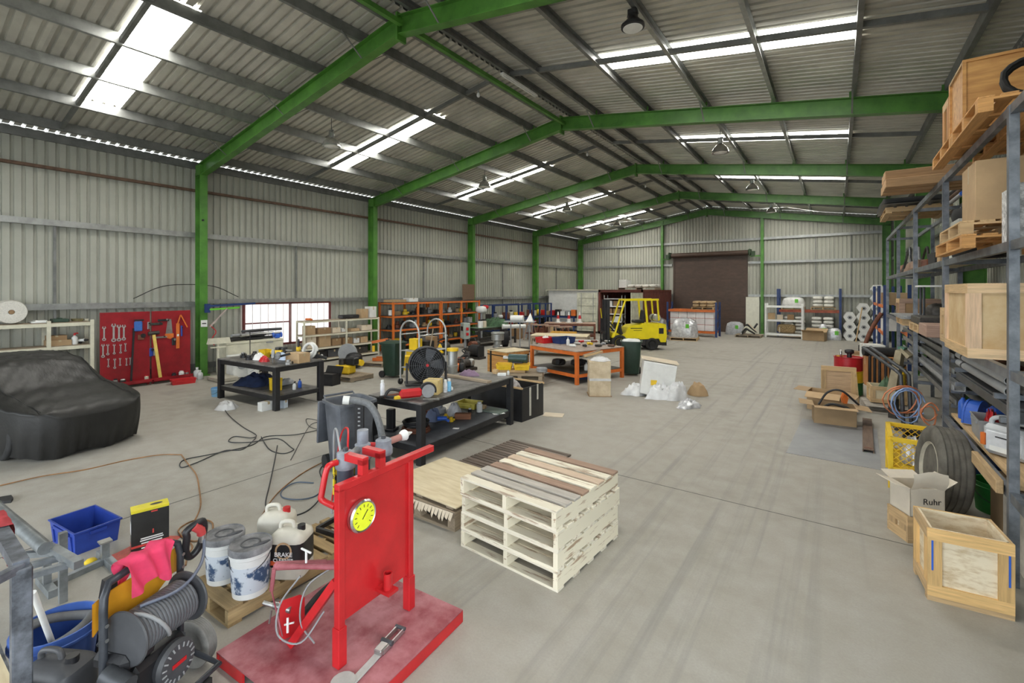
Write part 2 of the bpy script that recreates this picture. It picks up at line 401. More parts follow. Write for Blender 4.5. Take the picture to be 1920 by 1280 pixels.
# left wall, with a window opening between the shelves and the freezer
WIN = (7.92, 9.83, .68, 2.1)
def place_l(o, u): o.location = (XL, u, 0); o.rotation_euler = (0, 0, R(90))
n = int(round((YE - YB) / SW)); lm = {}
for k in range(n):
    u = YB + SW * k
    def mk2(z0, z1):
        if (z0, z1) not in lm: lm[(z0, z1)] = sheet_mesh('wall_sheet', 1, lambda q, h, l: (q, h, z0 + (z1 - z0) * l), WALLM, .042)
        return lm[(z0, z1)]
    if u + SW > WIN[0] + .02 and u < WIN[1] - .02:
        for z0, z1 in ((0, WIN[2]), (WIN[3], ZW)): place_l(link('wall_sheet', mk2(z0, z1), wl), u)
        WY0 = min(globals().get('WY0', 99), u); WY1 = u + SW
    else: place_l(link('wall_sheet', mk2(0, ZW), wl), u)
    side_open = SD0 < u + SW / 2 < SD1
    o = link('wall_sheet', mk2(4.7 if side_open else 0, ZW), wr); o.location = (XRT, u + SW, 0); o.rotation_euler = (0, 0, R(-90))
def girt(parent, a, b_, material=GALVD, w=.06, h=.17, nm='girt'): return MB().bar(a, b_, w, h).o(nm, material, parent)
for z, m_ in ((5.52, RUST), (4.18, GALV), (2.12, GALV), (.25, GALVD)):
    hh = .07 if m_ is RUST else .15
    for i in range(len(FR) - 1):
        a, b_ = FR[i] - (.0 if i else .2), FR[i + 1]
        if z < 3 and FR[i] < WIN[0] < FR[i + 1]:
            if z > 1: girt(wl, (XL + .11, a, z + .07), (XL + .11, b_, z + .07), m_, .1, .13)
            else: girt(wl, (XL + .11, a, z), (XL + .11, b_, z), m_, .1, hh)
        else: girt(wl, (XL + .11, a, z), (XL + .11, b_, z), m_, .1, hh)
        if z > 4.9 or b_ > 3: girt(wr, (XRT - .11, max(a, SD1 + .2) if z < 4.9 else a, z), (XRT - .11, b_, z), m_, .1, hh)
for i in range(1, len(FR) - 1):
    y = (FR[i] + FR[i + 1]) / 2
    MB().bar((XL + .09, y, 2.2 if 0 else (2.2 if FR[i] < WIN[0] < FR[i + 1] else .3)), (XL + .09, y, 4.1), .05, .04).o('wall_bridging', GALVD, wl)
    if y > 3.5: MB().bar((XRT - .09, y, .3), (XRT - .09, y, 4.1), .05, .04).o('wall_bridging', GALVD, wr)
# end wall with roller door opening
DX0, DX1, DZ = -8.74, -4.45, 4.72
def hE(x): return zr(abs(x - XR)) - .004
n = int(round(2 * HW / SW)); sw = 2 * HW / n; cache = {}
for k in range(n):
    x = XL + sw * k
    z0 = DZ if (x + sw > DX0 + .05 and x < DX1 - .05) else 0
    if z0: JX0 = min(globals().get('JX0', 99), x); JX1 = x + sw
    zz0, zz1 = hE(x), hE(x + sw)
    me = sheet_mesh('wall_sheet', 1, lambda q, h, l: (q * sw / SW, h, z0 + ((zz0 + (zz1 - zz0) * q / SW) - z0) * l), WALLM, .042)
    link('wall_sheet', me, we, (x, YE, 0))
for z, xs in ((2.25, ((XL, -12.0), (-12.0, DX0 - .12), (DX1 + .1, -1), (-1, XRT))), (4.22, ((XL, DX0 - .12), (DX1 + .1, XRT))), (5.62, ((XL, XR), (XR, XRT)))):
    for a, b_ in xs: girt(we, (a, YE - .08, z), (b_, YE - .08, z), GALV, .1, .14)
for x in (-12.6, -1.0, 1.0 - 1.0 + .6): MB().bar((x, YE - .07, .2), (x, YE - .07, 5.6), .05, .04).o('wall_bridging', GALVD, we)
for x, lb in ((-9.48, 'green steel wind column left of the brown roller door'), (-3.62, 'green steel wind column right of the brown roller door')):
    t = thing('wind_column', lb, 'column', (x, YE - .17, 0), 0, 'end wall columns')
    ibeam(MB(), (0, 0, 0), (0, 0, hE(x) - .3), .2, .15, (0, 1, 0)).o('shaft', GREEN, t)
    MB().box((0, 0, .01), (.3, .26, .02)).o('base_plate', GREEN, t)
# front wall: wide open doorway behind the camera
for a, b_ in ((XL, -13.4), (0.0, XRT)):
    n = max(1, int(round((b_ - a) / SW)))
    for k in range(n):
        x = a + (b_ - a) / n * k; h0, h1 = hE(x), hE(x + SW)
        link('wall_sheet', sheet_mesh('wall_sheet', 1, lambda q, h, l: (q * (b_ - a) / n / SW, -h, (h0 + (h1 - h0) * q / SW) * l), WALLM, .042), wf, (x, YB, 0))
mb = MB(); mb.prism([(-13.4, 5.2), (0, 5.2), (0, hE(0)), (XR, hE(XR)), (-13.4, hE(-13.4))], YB - .02, YB + .02, 'xz'); mb.o('header_panel', WALLM, wf)
# ---- roller door
dr = empty_struct('door_1')
BROWN = mat('brown_roller_slat', (.075, .047, .034), .5, .1, var=.16, scale=3, rand=.08)
nsl = 44; hs = DZ / nsl
slm = MB().prism([(0, 0), (.012, .012), (.012, hs - .012), (0, hs), (-.02, hs), (-.02, 0)], DX0 + .04, DX1 - .04, 'yz').mesh('slat', BROWN)
for k in range(nsl): link('slat', slm, dr, (0, YE - .1, hs * k), (0, 0, 0))
for x in (DX0, DX1): MB().box((x, YE - .1, DZ / 2), (.1, .1, DZ)).o('guide_rail', BROWN, dr)
drm = MB(); drm.cyl((DX0 - .1, YE - .3, DZ + .1), (DX1 + .1, YE - .3, DZ + .1), .15, n=20); drm.o('roll_drum', BROWN, dr, 40)
for x, sg in ((DX0 - .22, -1), (DX1 + .2, 1)):
    mb = MB(); mb.box((x, YE - .3, DZ + .1), (.04, .42, .4)).cyl((x - .08, YE - .3, DZ + .12), (x + .08, YE - .3, DZ + .12), .17, n=14).box((x + sg * .16, YE - .28, DZ + .02), (.2, .16, .3)); mb.o('door_motor', mat('dark_green_motor', (.03, .06, .025), .5), dr, 40)
    MB().bar((x, YE - .3, DZ - .12), (x + sg * .6, YE - .2, DZ - .12), .08).o('bracket', GREEN, dr)
MB().box(((JX0 + DX0) / 2, YE - .01, DZ / 2), (DX0 - JX0, .03, DZ)).o('jamb_panel', WALLM, we)
MB().box(((JX1 + DX1) / 2, YE - .01, DZ / 2), (JX1 - DX1, .03, DZ)).o('jamb_panel', WALLM, we)
# white sheet leaning beside the door
single(MB().box((0, 0, 1.08), (.72, .05, 2.16), ch=.004), 'door_panel', mat('cream_door', (.62, .62, .52), .5, var=.06), 'cream flat door leaf standing between roller door and green column', 'door', (DX1 + .33, YE - .3, 0), rot=(R(-2), 0, 0))
# ---- window in the left wall
w = empty_struct('window_%d' % (wn + 1))
MAROON = mat('maroon_window_frame', (.14, .03, .03), .5)
GLZ = m_emit('bright_obscure_glass', (1.0, .97, .97), .42)
xa = XL + .08; y0, y1, z0, z1 = WY0, WY1, WIN[2], WIN[3]
for a, b_ in (((xa, y0, z0), (xa, y1, z0)), ((xa, y0, z1), (xa, y1, z1)), ((xa, y0, z0), (xa, y0, z1)), ((xa, y1, z0), (xa, y1, z1)), ((xa, (y0 + y1) / 2, z0), (xa, (y0 + y1) / 2, z1))):
    MB().bar(a, b_, .07, .07).o('window_frame', MAROON, w)
MB().bar((xa, y0, (z0 + z1) / 2 + .05), (xa, (y0 + y1) / 2, (z0 + z1) / 2 + .05), .05, .04).o('glazing_bar', MAROON, w)
for a, b_ in ((y0, (y0 + y1) / 2), ((y0 + y1) / 2, y1)):
    MB().box((xa - .02, (a + b_) / 2, (z0 + z1) / 2), (.008, b_ - a - .06, z1 - z0 - .06)).o('pane', GLZ, w)
for k in range(1, 12):
    y = y0 + (y1 - y0) * k / 12
    MB().bar((xa + .03, y, z0 + .03), (xa + .03, y, z1 - .03), .014).o('security_bar', mat('pale_window_bar', (.55, .5, .5), .5), w)
# ================================================================ shared materials and builders
PINE = wood('pine_wood', (.52, .36, .19)); PINEY = wood('pine_wood_y', (.52, .36, .19), along='y'); PINEZ = wood('pine_wood_z', (.52, .36, .19), along='z')
OLDWOOD = wood('grey_old_wood', (.30, .24, .17)); OLDWOODY = wood('grey_old_wood_y', (.30, .24, .17), along='y')
WHITEWOOD = mat('whitewashed_wood', (.42, .32, .23), .75, var=0, scale=2.4, stretch=(1, 9, 9), rand=.08, col2=(.76, .71, .58), detail=5, bump=.15, lo=.37, hi=.45); WHITEWOODY = mat('whitewashed_wood_y', (.40, .29, .19), .75, var=0, scale=2.4, stretch=(9, 1, 9), rand=.06, col2=(.80, .74, .58), detail=5, bump=.15, lo=.37, hi=.44)
BROWNWOOD = wood('bare_brown_board', (.33, .22, .16)); GREYWOOD = wood('grey_board', (.42, .39, .35))
PLY = mat('plywood', (.60, .50, .32), .65, var=.1, scale=3, stretch=(1, 6, 1), col2=(.66, .58, .40), bump=.1)
ORNG_PLY = mat('orange_plywood', (.56, .26, .075), .5, var=.2, scale=2.2, stretch=(1, 7, 7), col2=(.66, .36, .12), detail=7)
CARD = mat('cardboard', (.42, .29, .16), .8, var=.08, scale=4, rand=.12); CARDP = mat('pale_cardboard', (.60, .52, .40), .8, var=.06, scale=4)
CARDD = mat('dark_cardboard', (.29, .18, .09), .8, var=.1, scale=4, rand=.1)
WHITE = mat('white_plastic', (.72, .73, .71), .45, var=.07, scale=5); CREAM = mat('cream_paint', (.60, .58, .46), .5, var=.1, scale=5, rand=.04)
RED = mat('red_paint', (.52, .018, .022), .32, var=.12, scale=4); REDD = mat('dusty_red_plate', (.30, .06, .075), .6, var=.25, scale=6, col2=(.40, .13, .15))
ORANGE = mat('orange_paint', (.62, .15, .025), .45, var=.12, scale=5); YELLOW = mat('yellow_paint', (.78, .52, .02), .42, var=.08, scale=5); YEL2 = mat('bright_forklift_yellow', (.80, .66, .015), .35, var=.06, scale=3)
BLUE = mat('blue_plastic', (.018, .05, .30), .4, var=.15, scale=6); NAVY = mat('navy_paint', (.012, .035, .13), .45, var=.15, scale=6); BRBLUE = mat('bright_blue_plastic', (.03, .12, .55), .35, var=.1)
RUBBER = mat('black_rubber', (.018, .018, .018), .75, var=.3, scale=9); DUSTRUB = mat('dusty_tyre_rubber', (.12, .112, .095), .9, var=.35, scale=5)
CHAR = mat('charcoal_plastic', (.06, .062, .068), .5, var=.15, scale=6); GREYP = mat('grey_plastic', (.30, .31, .32), .5, var=.1, scale=6); DGREY = mat('dark_grey_steel', (.075, .08, .088), .45, .4, var=.2, scale=6)
STEEL = mat('bare_steel', (.42, .42, .41), .35, .85, var=.15, scale=8); CHROME = mat('polished_steel', (.62, .62, .62), .2, .95, var=.05); RSTEEL = mat('bluish_rack_steel', (.15, .17, .20), .4, .55, var=.3, scale=5, col2=(.25, .27, .30))
GBIN = mat('dark_green_plastic', (.016, .04, .026), .4, var=.15, scale=4); GRBIN = mat('slate_grey_plastic', (.085, .095, .115), .5, var=.22, scale=3, col2=(.13, .14, .16))
OLIVE = mat('green_cloth', (.08, .14, .08), .9, var=.2); GREASE = mat('greasy_iron', (.055, .05, .045), .5, .4, var=.35, scale=12); RUSTP = mat('rust_pipe', (.16, .055, .03), .6, .2, var=.3, scale=10)
PINK = mat('pink_rag', (.70, .05, .13), .9, var=.1, scale=8); BRGREEN = mat('bright_green_paint', (.12, .5, .03), .4); GREENP = mat('green_bucket_plastic', (.03, .26, .05), .45)
FILM = mat('plastic_film', (.70, .71, .72), .25, var=.1, scale=6, bump=.8, alpha=.82); FOIL = mat('silver_wrap', (.55, .56, .58), .22, .3, var=.25, scale=9, bump=1.)
BAGW = mat('white_sack', (.66, .65, .60), .75, var=.1, scale=9, rand=.06); BROWNBAG = mat('brown_sack', (.46, .32, .18), .8, var=.15, scale=9)
TARP = mat('black_car_cover', (.014, .0135, .0125), .5, var=.18, scale=3, spec=.45, bump=.9, stretch=(1, 2.2, 1)); MAROONP = mat('maroon_container_paint', (.13, .035, .025), .55, var=.25, scale=3)
def wave(t, n, seed): return math.sin(t * n * 2 * PI + seed * 1.7) * .6 + math.sin(t * n * 4.7 * PI + seed * 3.1) * .4

def pallet(loc, rz, label, lx=1.165, ly=1.165, h=.15, nt=7, nb=4, mats=(OLDWOOD, OLDWOODY), block=False, group=None, tops=None, bt=.02):
    t = thing('pallet', label, 'pallet', loc, rz, group); sh = h - 2 * bt - (bt if block else 0)
    z1 = bt
    bw = .1
    for k in range(nb):
        y = -ly / 2 + bw / 2 + (ly - bw) * k / (nb - 1); MB().box((0, y, bt / 2), (lx, bw, bt)).o('bottom_board', mats[0], t)
    for x in (-lx / 2 + .025, 0, lx / 2 - .025):
        if block:
            xx = max(-lx / 2 + .05, min(lx / 2 - .05, x))
            for y in (-ly / 2 + .05, 0, ly / 2 - .05): MB().box((xx, y, bt + sh / 2), (.1, .1, sh)).o('block', mats[1], t)
            MB().box((xx, 0, bt + sh + bt / 2), (.1, ly, bt)).o('stringer', mats[1], t)
        else: MB().box((x, 0, bt + sh / 2), (.045, ly, sh)).o('stringer', mats[1], t)
    bw = ly / nt * .76
    for k in range(nt):
        y = -ly / 2 + bw / 2 + (ly - bw) * k / (nt - 1)
        MB().box((0, y, h - bt / 2), (lx, bw, bt), (0, 0, (rnd.random() - .5) * .012), .003).o('top_board', tops[k] if tops else mats[0], t)
    return t
def carton(loc, rz, d, label, m=CARD, openf=0., tape=True, name='carton', group=None, cat='box', flaps=(1, 1, 1, 1), rot=None):
    """closed box with tape, or open one with four flaps raised by openf (degrees from vertical outward)"""
    t = thing(name, label, cat, loc, rz, group, rot); x, y, z = d; w = .006
    if not openf:
        MB().box((0, 0, z / 2), (x, y, z), ch=.004).o('body', m, t)
        if tape: MB().box((0, 0, z + .0005), (x + .001, .05, .001)).box((x / 2 + .0006, 0, z * .85), (.001, .05, z * .3)).box((-x / 2 - .0006, 0, z * .85), (.001, .05, z * .3)).o('tape', mat('tan_tape', (.45, .36, .22), .35), t)
        return t
    mb = MB(); mb.box((0, 0, w / 2), (x, y, w))
    for sg in (-1, 1): mb.box((sg * (x - w) / 2, 0, z / 2), (w, y, z)).box((0, sg * (y - w) / 2, z / 2), (x, w, z))
    mb.o('body', m, t)
    a = R(openf); fl_ = min(x, y) * .5
    for k, (dx, dy) in enumerate(((1, 0), (-1, 0), (0, 1), (0, -1))):
        if not flaps[k]: continue
        aa = a * (.8 + .4 * rnd.random()); L = y if dx else x; e = fl_
        s_, c_ = math.sin(aa), math.cos(aa)
        b0 = Vector((dx * x / 2, dy * y / 2, z)); d_ = Vector((dx * s_, dy * s_, c_)) * e; sd = Vector((-dy, dx, 0)) * L / 2; th = Vector((dx * c_, dy * c_, -s_)) * .005
        vs = [b0 - sd, b0 + sd, b0 + sd + d_, b0 - sd + d_]; vs += [v + th for v in vs]
        MB().add(vs, [(0, 1, 2, 3), (7, 6, 5, 4), (0, 4, 5, 1), (1, 5, 6, 2), (2, 6, 7, 3), (3, 7, 4, 0)]).o('flap', m, t)
    return t
def bin_wheelie(loc, rz, m, label, openlid=False, fill=None, h=.98, w=.54):
    t = thing('wheelie_bin', label, 'bin', loc, rz)
    prof = [(w * .38, .06), (w * .40, .1), (w * .5, h - .1), (w * .5, h - .04), (w * .56, h - .035), (w * .56, h), (w * .5, h)]
    if openlid or fill: prof += [(w * .47, h - .03), (w * .36, .12), (0, .12)]
    MB().lathe(prof, 32, sq=7).o('body', m, t, 30)
    for sg in (-1, 1):
        MB().lathe([(.02, -.03), (.1, -.03), (.1, .03), (.02, .03)], 18, axis='x', c=(sg * w * .42, w * .44, .1)).o('wheel', RUBBER, t, 30)
    MB().cyl((-w * .42, w * .44, .1), (w * .42, w * .44, .1), .015, n=8).o('axle', DGREY, t)
    MB().box((0, w * .4, h * .45), (w * .3, .06, h * .7), ch=.01).o('spine', m, t)
    MB().tube([(-w * .4, w * .52, h - .02), (-w * .4, w * .66, h + .02), (w * .4, w * .66, h + .02), (w * .4, w * .52, h - .02)], .016, 8).o('handle', m, t, 40)
    if openlid:
        mb = MB(); mb.box((0, 0, h * .32), (w * 1.12, .035, h * .62), ch=.015).box((0, .01, h * .32), (w * .8, .05, h * .4), ch=.02)
        mb.o('lid', m, t, loc=(0, w * .74, h * .33), rot=(R(4), 0, 0))
    elif not fill:
        mb = MB(); mb.lathe([(w * .58, h), (w * .58, h + .03), (w * .4, h + .07), (0, h + .08)], 32, sq=7); mb.o('lid', m, t, 30)
    if fill: MB().blob((0, 0, h - .04), (w * .9, w * .9, .2), 14, 8, .25, 3, 5).o('rubbish', fill, t, 60); t.children[-1]['label'] = 'white plastic rubbish heaped in the bin'
    return t
def rack(name, label, cat, loc, rz, L, D, H, levels, nb, pm, bm_, sm, pw=.05, bh=.06, group=None, back=True, shelf_t=.02, brace=False, xs=None):
    t = thing(name, label, cat, loc, rz, group)
    xs = xs or [L * i / nb for i in range(nb + 1)]
    for x in xs:
        for y in (0, D):
            MB().box((x, y, H / 2), (pw, pw, H)).o('post', pm, t)
        if brace:
            for k in range(3): MB().bar((x, 0, H * (.1 + .28 * k)), (x, D, H * (.3 + .28 * k)), .025).o('brace', pm, t)
    for z in levels:
        for y in (0, D): MB().box((xs[-1] / 2 + xs[0] / 2, y + (.012 if y == 0 else -.012) * 0, z - bh / 2), (xs[-1] - xs[0], pw * .7, bh)).o('beam', bm_, t)
        for x in xs: MB().box((x, D / 2, z - bh / 2), (pw * .6, D, bh * .8)).o('end_rail', bm_, t)
        if sm:
            for a, b_ in zip(xs[:-1], xs[1:]): MB().box(((a + b_) / 2, D / 2, z + shelf_t / 2), (b_ - a - .01, D, shelf_t)).o('shelf', sm, t)
    return t
def bucket(loc, r, h, m, label, lid=None, name='bucket', handle=True, band=None, cat='bucket', rz=0., group=None, wrap=None):
    t = thing(name, label, cat, loc, rz, group)
    prof = [(r * .88, 0), (r * .97, h * .8), (r * 1.03, h * .82), (r * 1.03, h * .86), (r, h * .87), (r, h)]
    if not lid: prof += [(r * .95, h), (r * .85, h * .1), (0, h * .08)]
    MB().lathe(prof, 28).o('body', m, t, 35)
    if wrap: MB().lathe([(r * .905 + .0015, h * .12), (r * .955 + .0015, h * .66)], 28).o('printed_label', wrap, t, 35)
    if lid:
        MB().lathe([(r * 1.0, h * .9), (r * 1.07, h * .9), (r * 1.07, h * 1.0), (r * 1.02, h * 1.03), (r * .97, h * 1.01), (0, h * 1.01)], 28).o('lid', lid, t, 35)
    if handle:
        P = [(r * 1.05 * math.cos(a), -r * 1.12 * math.sin(a) * .8, h * .84 - r * .75 * math.sin(a)) for a in [PI * k / 12 for k in range(13)]]
        MB().tube(P, .004, 6).o('handle', CHAR, t, 60)
    return t
def can(loc, r, h, m, cap, label, name='spray_can', cat='can', group=None):
    t = thing(name, label, cat, loc, 0, group)
    MB().lathe([(r * .9, 0), (r, .004), (r, h * .74), (r * .75, h * .80), (r * .7, h * .81)], 18).o('body', m, t, 35)
    MB().lathe([(r * .72, h * .8), (r * .72, h * .97), (r * .5, h), (0, h)], 16).o('cap', cap, t, 35); return t
def bottle(loc, r, h, m, cap, label, name='bottle', group=None, sx=1., cat='bottle'):
    t = thing(name, label, cat, loc, rnd.random() * 6, group)
    MB().lathe([(r * .9, 0), (r, h * .04), (r, h * .6), (r * .85, h * .7), (r * .35, h * .8), (r * .33, h * .88)], 16, sx=sx).o('body', m, t, 40)
    MB().lathe([(r * .4, h * .86), (r * .4, h), (0, h)], 12).o('cap', cap, t, 40); return t
def coil(loc, r, n, tr, m, label, name='hose_coil', cat='hose', rot=(0, 0, 0), group=None, seed=1):
    g = random.Random(seed); P = []
    for k in range(n * 16 + 1):
        a = 2 * PI * k / 16; q = r * (1 + .08 * math.sin(a * .13 + seed) + .05 * (g.random() - .5)); P.append((q * math.cos(a), q * math.sin(a), tr + (k / 16 % 3) * tr * 1.2 + tr * .3 * math.sin(a * .7)))
    return single(MB().tube(P, tr, 6), name, m, label, cat, loc, group=group, smooth=60, rot=rot)
def tub(loc, rz, d, m, label, name='plastic_crate', cat='crate', group=None, wt=.006, taper=.9, ribs=0):
    """open plastic storage tub with rim"""
    t = thing(name, label, cat, loc, rz, group); x, y, z = d[0] / 2, d[1] / 2, d[2]
    def ring(k, zz): return [(-x * k, -y * k, zz), (x * k, -y * k, zz), (x * k, y * k, zz), (-x * k, y * k, zz)]
    rings = [ring(taper, 0), ring(.985, z), ring(1.04, z), ring(1.04, z + .012), ring(.96, z + .012), ring(taper - .025, wt + .004)]
    vs = sum(rings, []); fs = [(3, 2, 1, 0)]
    for k in range(5):
        for i in range(4): j = (i + 1) % 4; fs.append((k * 4 + i, k * 4 + j, (k + 1) * 4 + j, (k + 1) * 4 + i))
    fs.append((20, 21, 22, 23)); MB().add(vs, fs).o('body', m, t)
    mb = MB()
    for sg in (-1, 1): mb.box((sg * x * 1.0, 0, z - .03), (.02, y * .7, .03)).box((0, sg * y * 1.0, z - .03), (x * 1.2, .02, .03))
    mb.o('grip_ledge', m, t)
    for k in range(ribs):
        xx = -x * .7 + 1.4 * x * k / max(1, ribs - 1); MB().bar((xx, -y * taper - .004, .02), (xx, -y * .985 - .004, z - .04), .025, .012, up=(0, 1, 0)).o('rib', m, t)
    return t
def tyre_mesh(R_, w, grooves=4, n=48):
    pr = []
    ri = R_ * .56; h = w / 2
    pr += [(ri, -h * .72), (ri * 1.06, -h * .86), (R_ * .8, -h * 1.0), (R_ * .94, -h * .93), (R_ * .985, -h * .8)]
    for k in range(grooves):
        a = -h * .72 + 1.44 * h * k / grooves; b = a + 1.44 * h / grooves
        pr += [(R_, a + .004), (R_, b - .012), (R_ * .975, b - .010), (R_ * .975, b + .0)]
    pr += [(R_, h * .74), (R_ * .985, h * .8), (R_ * .94, h * .93), (R_ * .8, h), (ri * 1.06, h * .86), (ri, h * .72)]
    return MB().lathe(pr, n, axis='y')
def sack_pile(loc, rz, label, nx, ny, nz, d, m, group=None):
    """stacked sacks: every sack its own thing"""
    x, y, z = d; me = MB().blob((0, 0, z / 2), (x * .93, y * .93, z * .93), 14, 8, .04, 3.2, 3).mesh('sack', m, 60)
    c, s_ = math.cos(rz), math.sin(rz); out = []
    for k in range(nz):
        for i in range(nx):
            for j in range(ny):
                u = (i - (nx - 1) / 2) * x * 1.0 + (rnd.random() - .5) * .012; v = (j - (ny - 1) / 2) * y * 1.0 + (rnd.random() - .5) * .012
                out.append(tag(link('sack', me, None, (loc[0] + u * c - v * s_, loc[1] + u * s_ + v * c, loc[2] + k * z * .985 + .004), (0, 0, rz + (rnd.random() - .5) * .03)), label if nz == 1 else ('lowest', 'second', 'third', 'fourth', 'fifth')[k] + ' layer ' + label, 'sack', group))
    return out
def crumple(loc, rz, d, m, label, name, cat, seed=1, jit=.5, n=28, k=14, sq=2.2, group=None, parent=None):
    """crumpled cloth or film heap sitting on z=0"""
    g = random.Random(seed); a = [(g.uniform(1, 4), g.uniform(1, 5), g.uniform(0, 6), g.uniform(.3, 1)) for _ in range(7)]
    def fn(u, v):
        t = 2 * PI * u; rr = v; q = 1 + jit * .35 * sum(w * math.sin(round(p) * 2 * t + r_ + 3 * v) for p, q_, r_, w in a) / 3
        x = d[0] / 2 * math.cos(t) * (rr ** .7) * q; y = d[1] / 2 * math.sin(t) * (rr ** .7) * q
        z = d[2] * (1 - v ** sq) * (1 + jit * .8 * sum(w * math.sin(p * x * 9 / d[0] + r_) * math.cos(q_ * y * 7 / d[1] + p) for p, q_, r_, w in a) / 4) + .004
        n2 = math.sin(x * 41 / d[0] + 3 * math.sin(y * 23 / d[1])) * math.cos(y * 37 / d[1] + seed)
        return (x * (1 + .05 * jit * n2), y * (1 + .05 * jit * n2), max(.003, z + d[2] * .10 * jit * n2 * (1 - v)))
    mb = MB().grid(fn, n, k, True)
    mb.f = [f[::-1] for f in mb.f]
    if parent is not None: return mb.o(name, m, parent, 80, loc, (0, 0, rz))
    return single(mb, name, m, label, cat, loc, rz, group, 80)
def grinder_body(t, m1, m2):
    MB().lathe([(.02, -.17), (.033, -.16), (.03, -.02), (.038, 0), (.038, .05), (.03, .06)], 14, axis='x', c=(0, 0, .06)).o('motor_housing', m1, t, 40)
    MB().box((.085, 0, .06), (.09, .07, .07), ch=.015).o('gear_head', m2, t)
    MB().cyl((.09, -.045, .06), (.09, -.05, .06), .085, n=24).o('cutting_disc', GREYP, t, 40)
    MB().prism([(.09 + .095 * math.cos(a), .06 + .095 * math.sin(a)) for a in [PI * k / 12 for k in range(13)]], -.06, -.03, 'xz').o('guard', m2, t)
    MB().cyl((.08, .035, .06), (.08, .15, .09), .014, n=10).o('side_handle', RUBBER, t, 40)
def inv(t): return (Matrix.Translation(t.location) @ t.rotation_euler.to_matrix().to_4x4()).inverted()
def ow(mb, name, m, t, smooth=None):
    """part given in world coordinates"""
    I = inv(t); mb.v = [tuple(I @ Vector(p)) for p in mb.v]; return mb.o(name, m, t, smooth)
def Gc(px, py, z=0., r=0.):
    p = G(px, py, z); d = Vector((p.x, p.y, 0)).normalized(); return p + d * r
# ================================================================ foreground: test stand, pallets, pails, washer
# ---- stack of whitewashed pallets
PS = (-2.42, 3.94); pz = -R(3.6)
tops4 = [WHITEWOOD, GREYWOOD, GREYWOOD, BROWNWOOD, WHITEWOOD, mat('pale_orange_board', (.56, .43, .32), .75, var=.12, scale=4, stretch=(1, 12, 12)), WHITEWOOD, BROWNWOOD]
names4 = ['lowest white pallet of the stack, resting on the concrete', 'second white pallet of the stack, with a brown bare patch on its board', 'third white pallet of the stack, under the topmost one', 'topmost white pallet of the stack with mixed brown and grey boards']
for k in range(4):
    tp = tops4 if k == 3 else None
    pallet((PS[0] + (rnd.random() - .5) * .02, PS[1] + (rnd.random() - .5) * .02, .168 * k), pz + (rnd.random() - .5) * .02, names4[k], 1.13, 1.13, .168, 8, 5, (WHITEWOOD, WHITEWOODY), group='stacked white pallets', tops=tp, bt=.022)
# ---- pallet with plywood sheet behind the stand
t = pallet((-3.80, 4.05, 0), R(1), 'weathered block pallet under a plywood sheet with torn cardboard edge', 1.1, 1.0, .2, 6, 3, (OLDWOOD, OLDWOODY), block=True, bt=.025)
t = thing('plywood_sheet', 'pale plywood sheet lying on the block pallet beside the red stand', 'sheet', (-3.80, 4.08, .205), R(-2))
MB().box((0, 0, .036), (1.16, .98, .016), ch=.003).o('panel', PLY, t)
for x in (-.5, .0, .47): MB().box((x, 0, .014), (.1, .95, .028)).o('batten', OLDWOODY, t)
g = random.Random(4); mb = MB()
for k in range(22):
    x0 = -.56 + k * .05; dz = .03 + .07 * g.random(); mb.add([(x0, -.51, 0), (x0 + .05, -.51, 0), (x0 + .045, -.54 - .03 * g.random(), -dz), (x0 + .005, -.54, -dz * .8)], [(0, 1, 2, 3), (3, 2, 1, 0)])
single(mb, 'torn_cardboard', CARDP, 'torn pale cardboard hanging from the pallet under the plywood sheet', 'cardboard', (-3.80, 4.045, .20), R(1))
# ---- rusty steel grate on the floor
t = thing('floor_grate', 'flat grate of weathered brown slats and rusty rods lying on the concrete', 'grate', (-3.9, 5.62, 0), R(-3))
for k in range(15): MB().box((0, -.6 + k * .085, .022), (1.15, .06, .02)).o('slat', wood('weathered_slat', (.17, .135, .11), rand=.25), t)
for k in range(14): MB().box((0, -.5575 + k * .085, .018), (1.1, .008, .014)).o('red_rod', RUSTP, t)
for x in (-.55, 0, .55): MB().box((x, 0, .012), (.03, 1.25, .022)).o('cross_bar', GREASE, t)
# ---- red pressure test stand
t = thing('test_stand', 'red steel pressure test stand with round yellow gauge on a checker plate base', 'test rig', (-2.85, 2.0, 0), R(4))
ST_ = t
CHK = mat('dusty_checker_plate', (.30, .055, .07), .55, var=.2, scale=5, col2=(.42, .17, .19))
_nt = CHK.node_tree; _b = _nt.nodes['Principled BSDF']; _tc = _nt.nodes.new('ShaderNodeTexCoord'); _bk = _nt.nodes.new('ShaderNodeTexChecker'); _bk.inputs['Scale'].default_value = 55; _mp = _nt.nodes.new('ShaderNodeMapping'); _mp.inputs['Rotation'].default_value = (0, 0, R(45))
_bm = _nt.nodes.new('ShaderNodeBump'); _bm.inputs['Strength'].default_value = .5; _bm.inputs['Distance'].default_value = .004
_nt.links.new(_tc.outputs['Object'], _mp.inputs[0]); _nt.links.new(_mp.outputs[0], _bk.inputs['Vector']); _nt.links.new(_bk.outputs['Fac'], _bm.inputs['Height']); _nt.links.new(_bm.outputs[0], _b.inputs['Normal'])
MB().box((0, 0, .088), (1.16, 1.18, .008)).o('checker_plate', CHK, t)
for sg in (-1, 1):
    MB().box((sg * .57, 0, .045), (.02, 1.18, .084)).o('base_rail', RED, t)
    MB().box((0, sg * .40, .03), (1.1, .06, .06)).o('base_skid', RED, t)
for y in (-.58, .58):
    for x in (-.42, .42): MB().box((x, y, .045), (.3, .014, .084)).o('base_rail', RED, t)
X0 = .215; YA, YB_ = -.235, .395
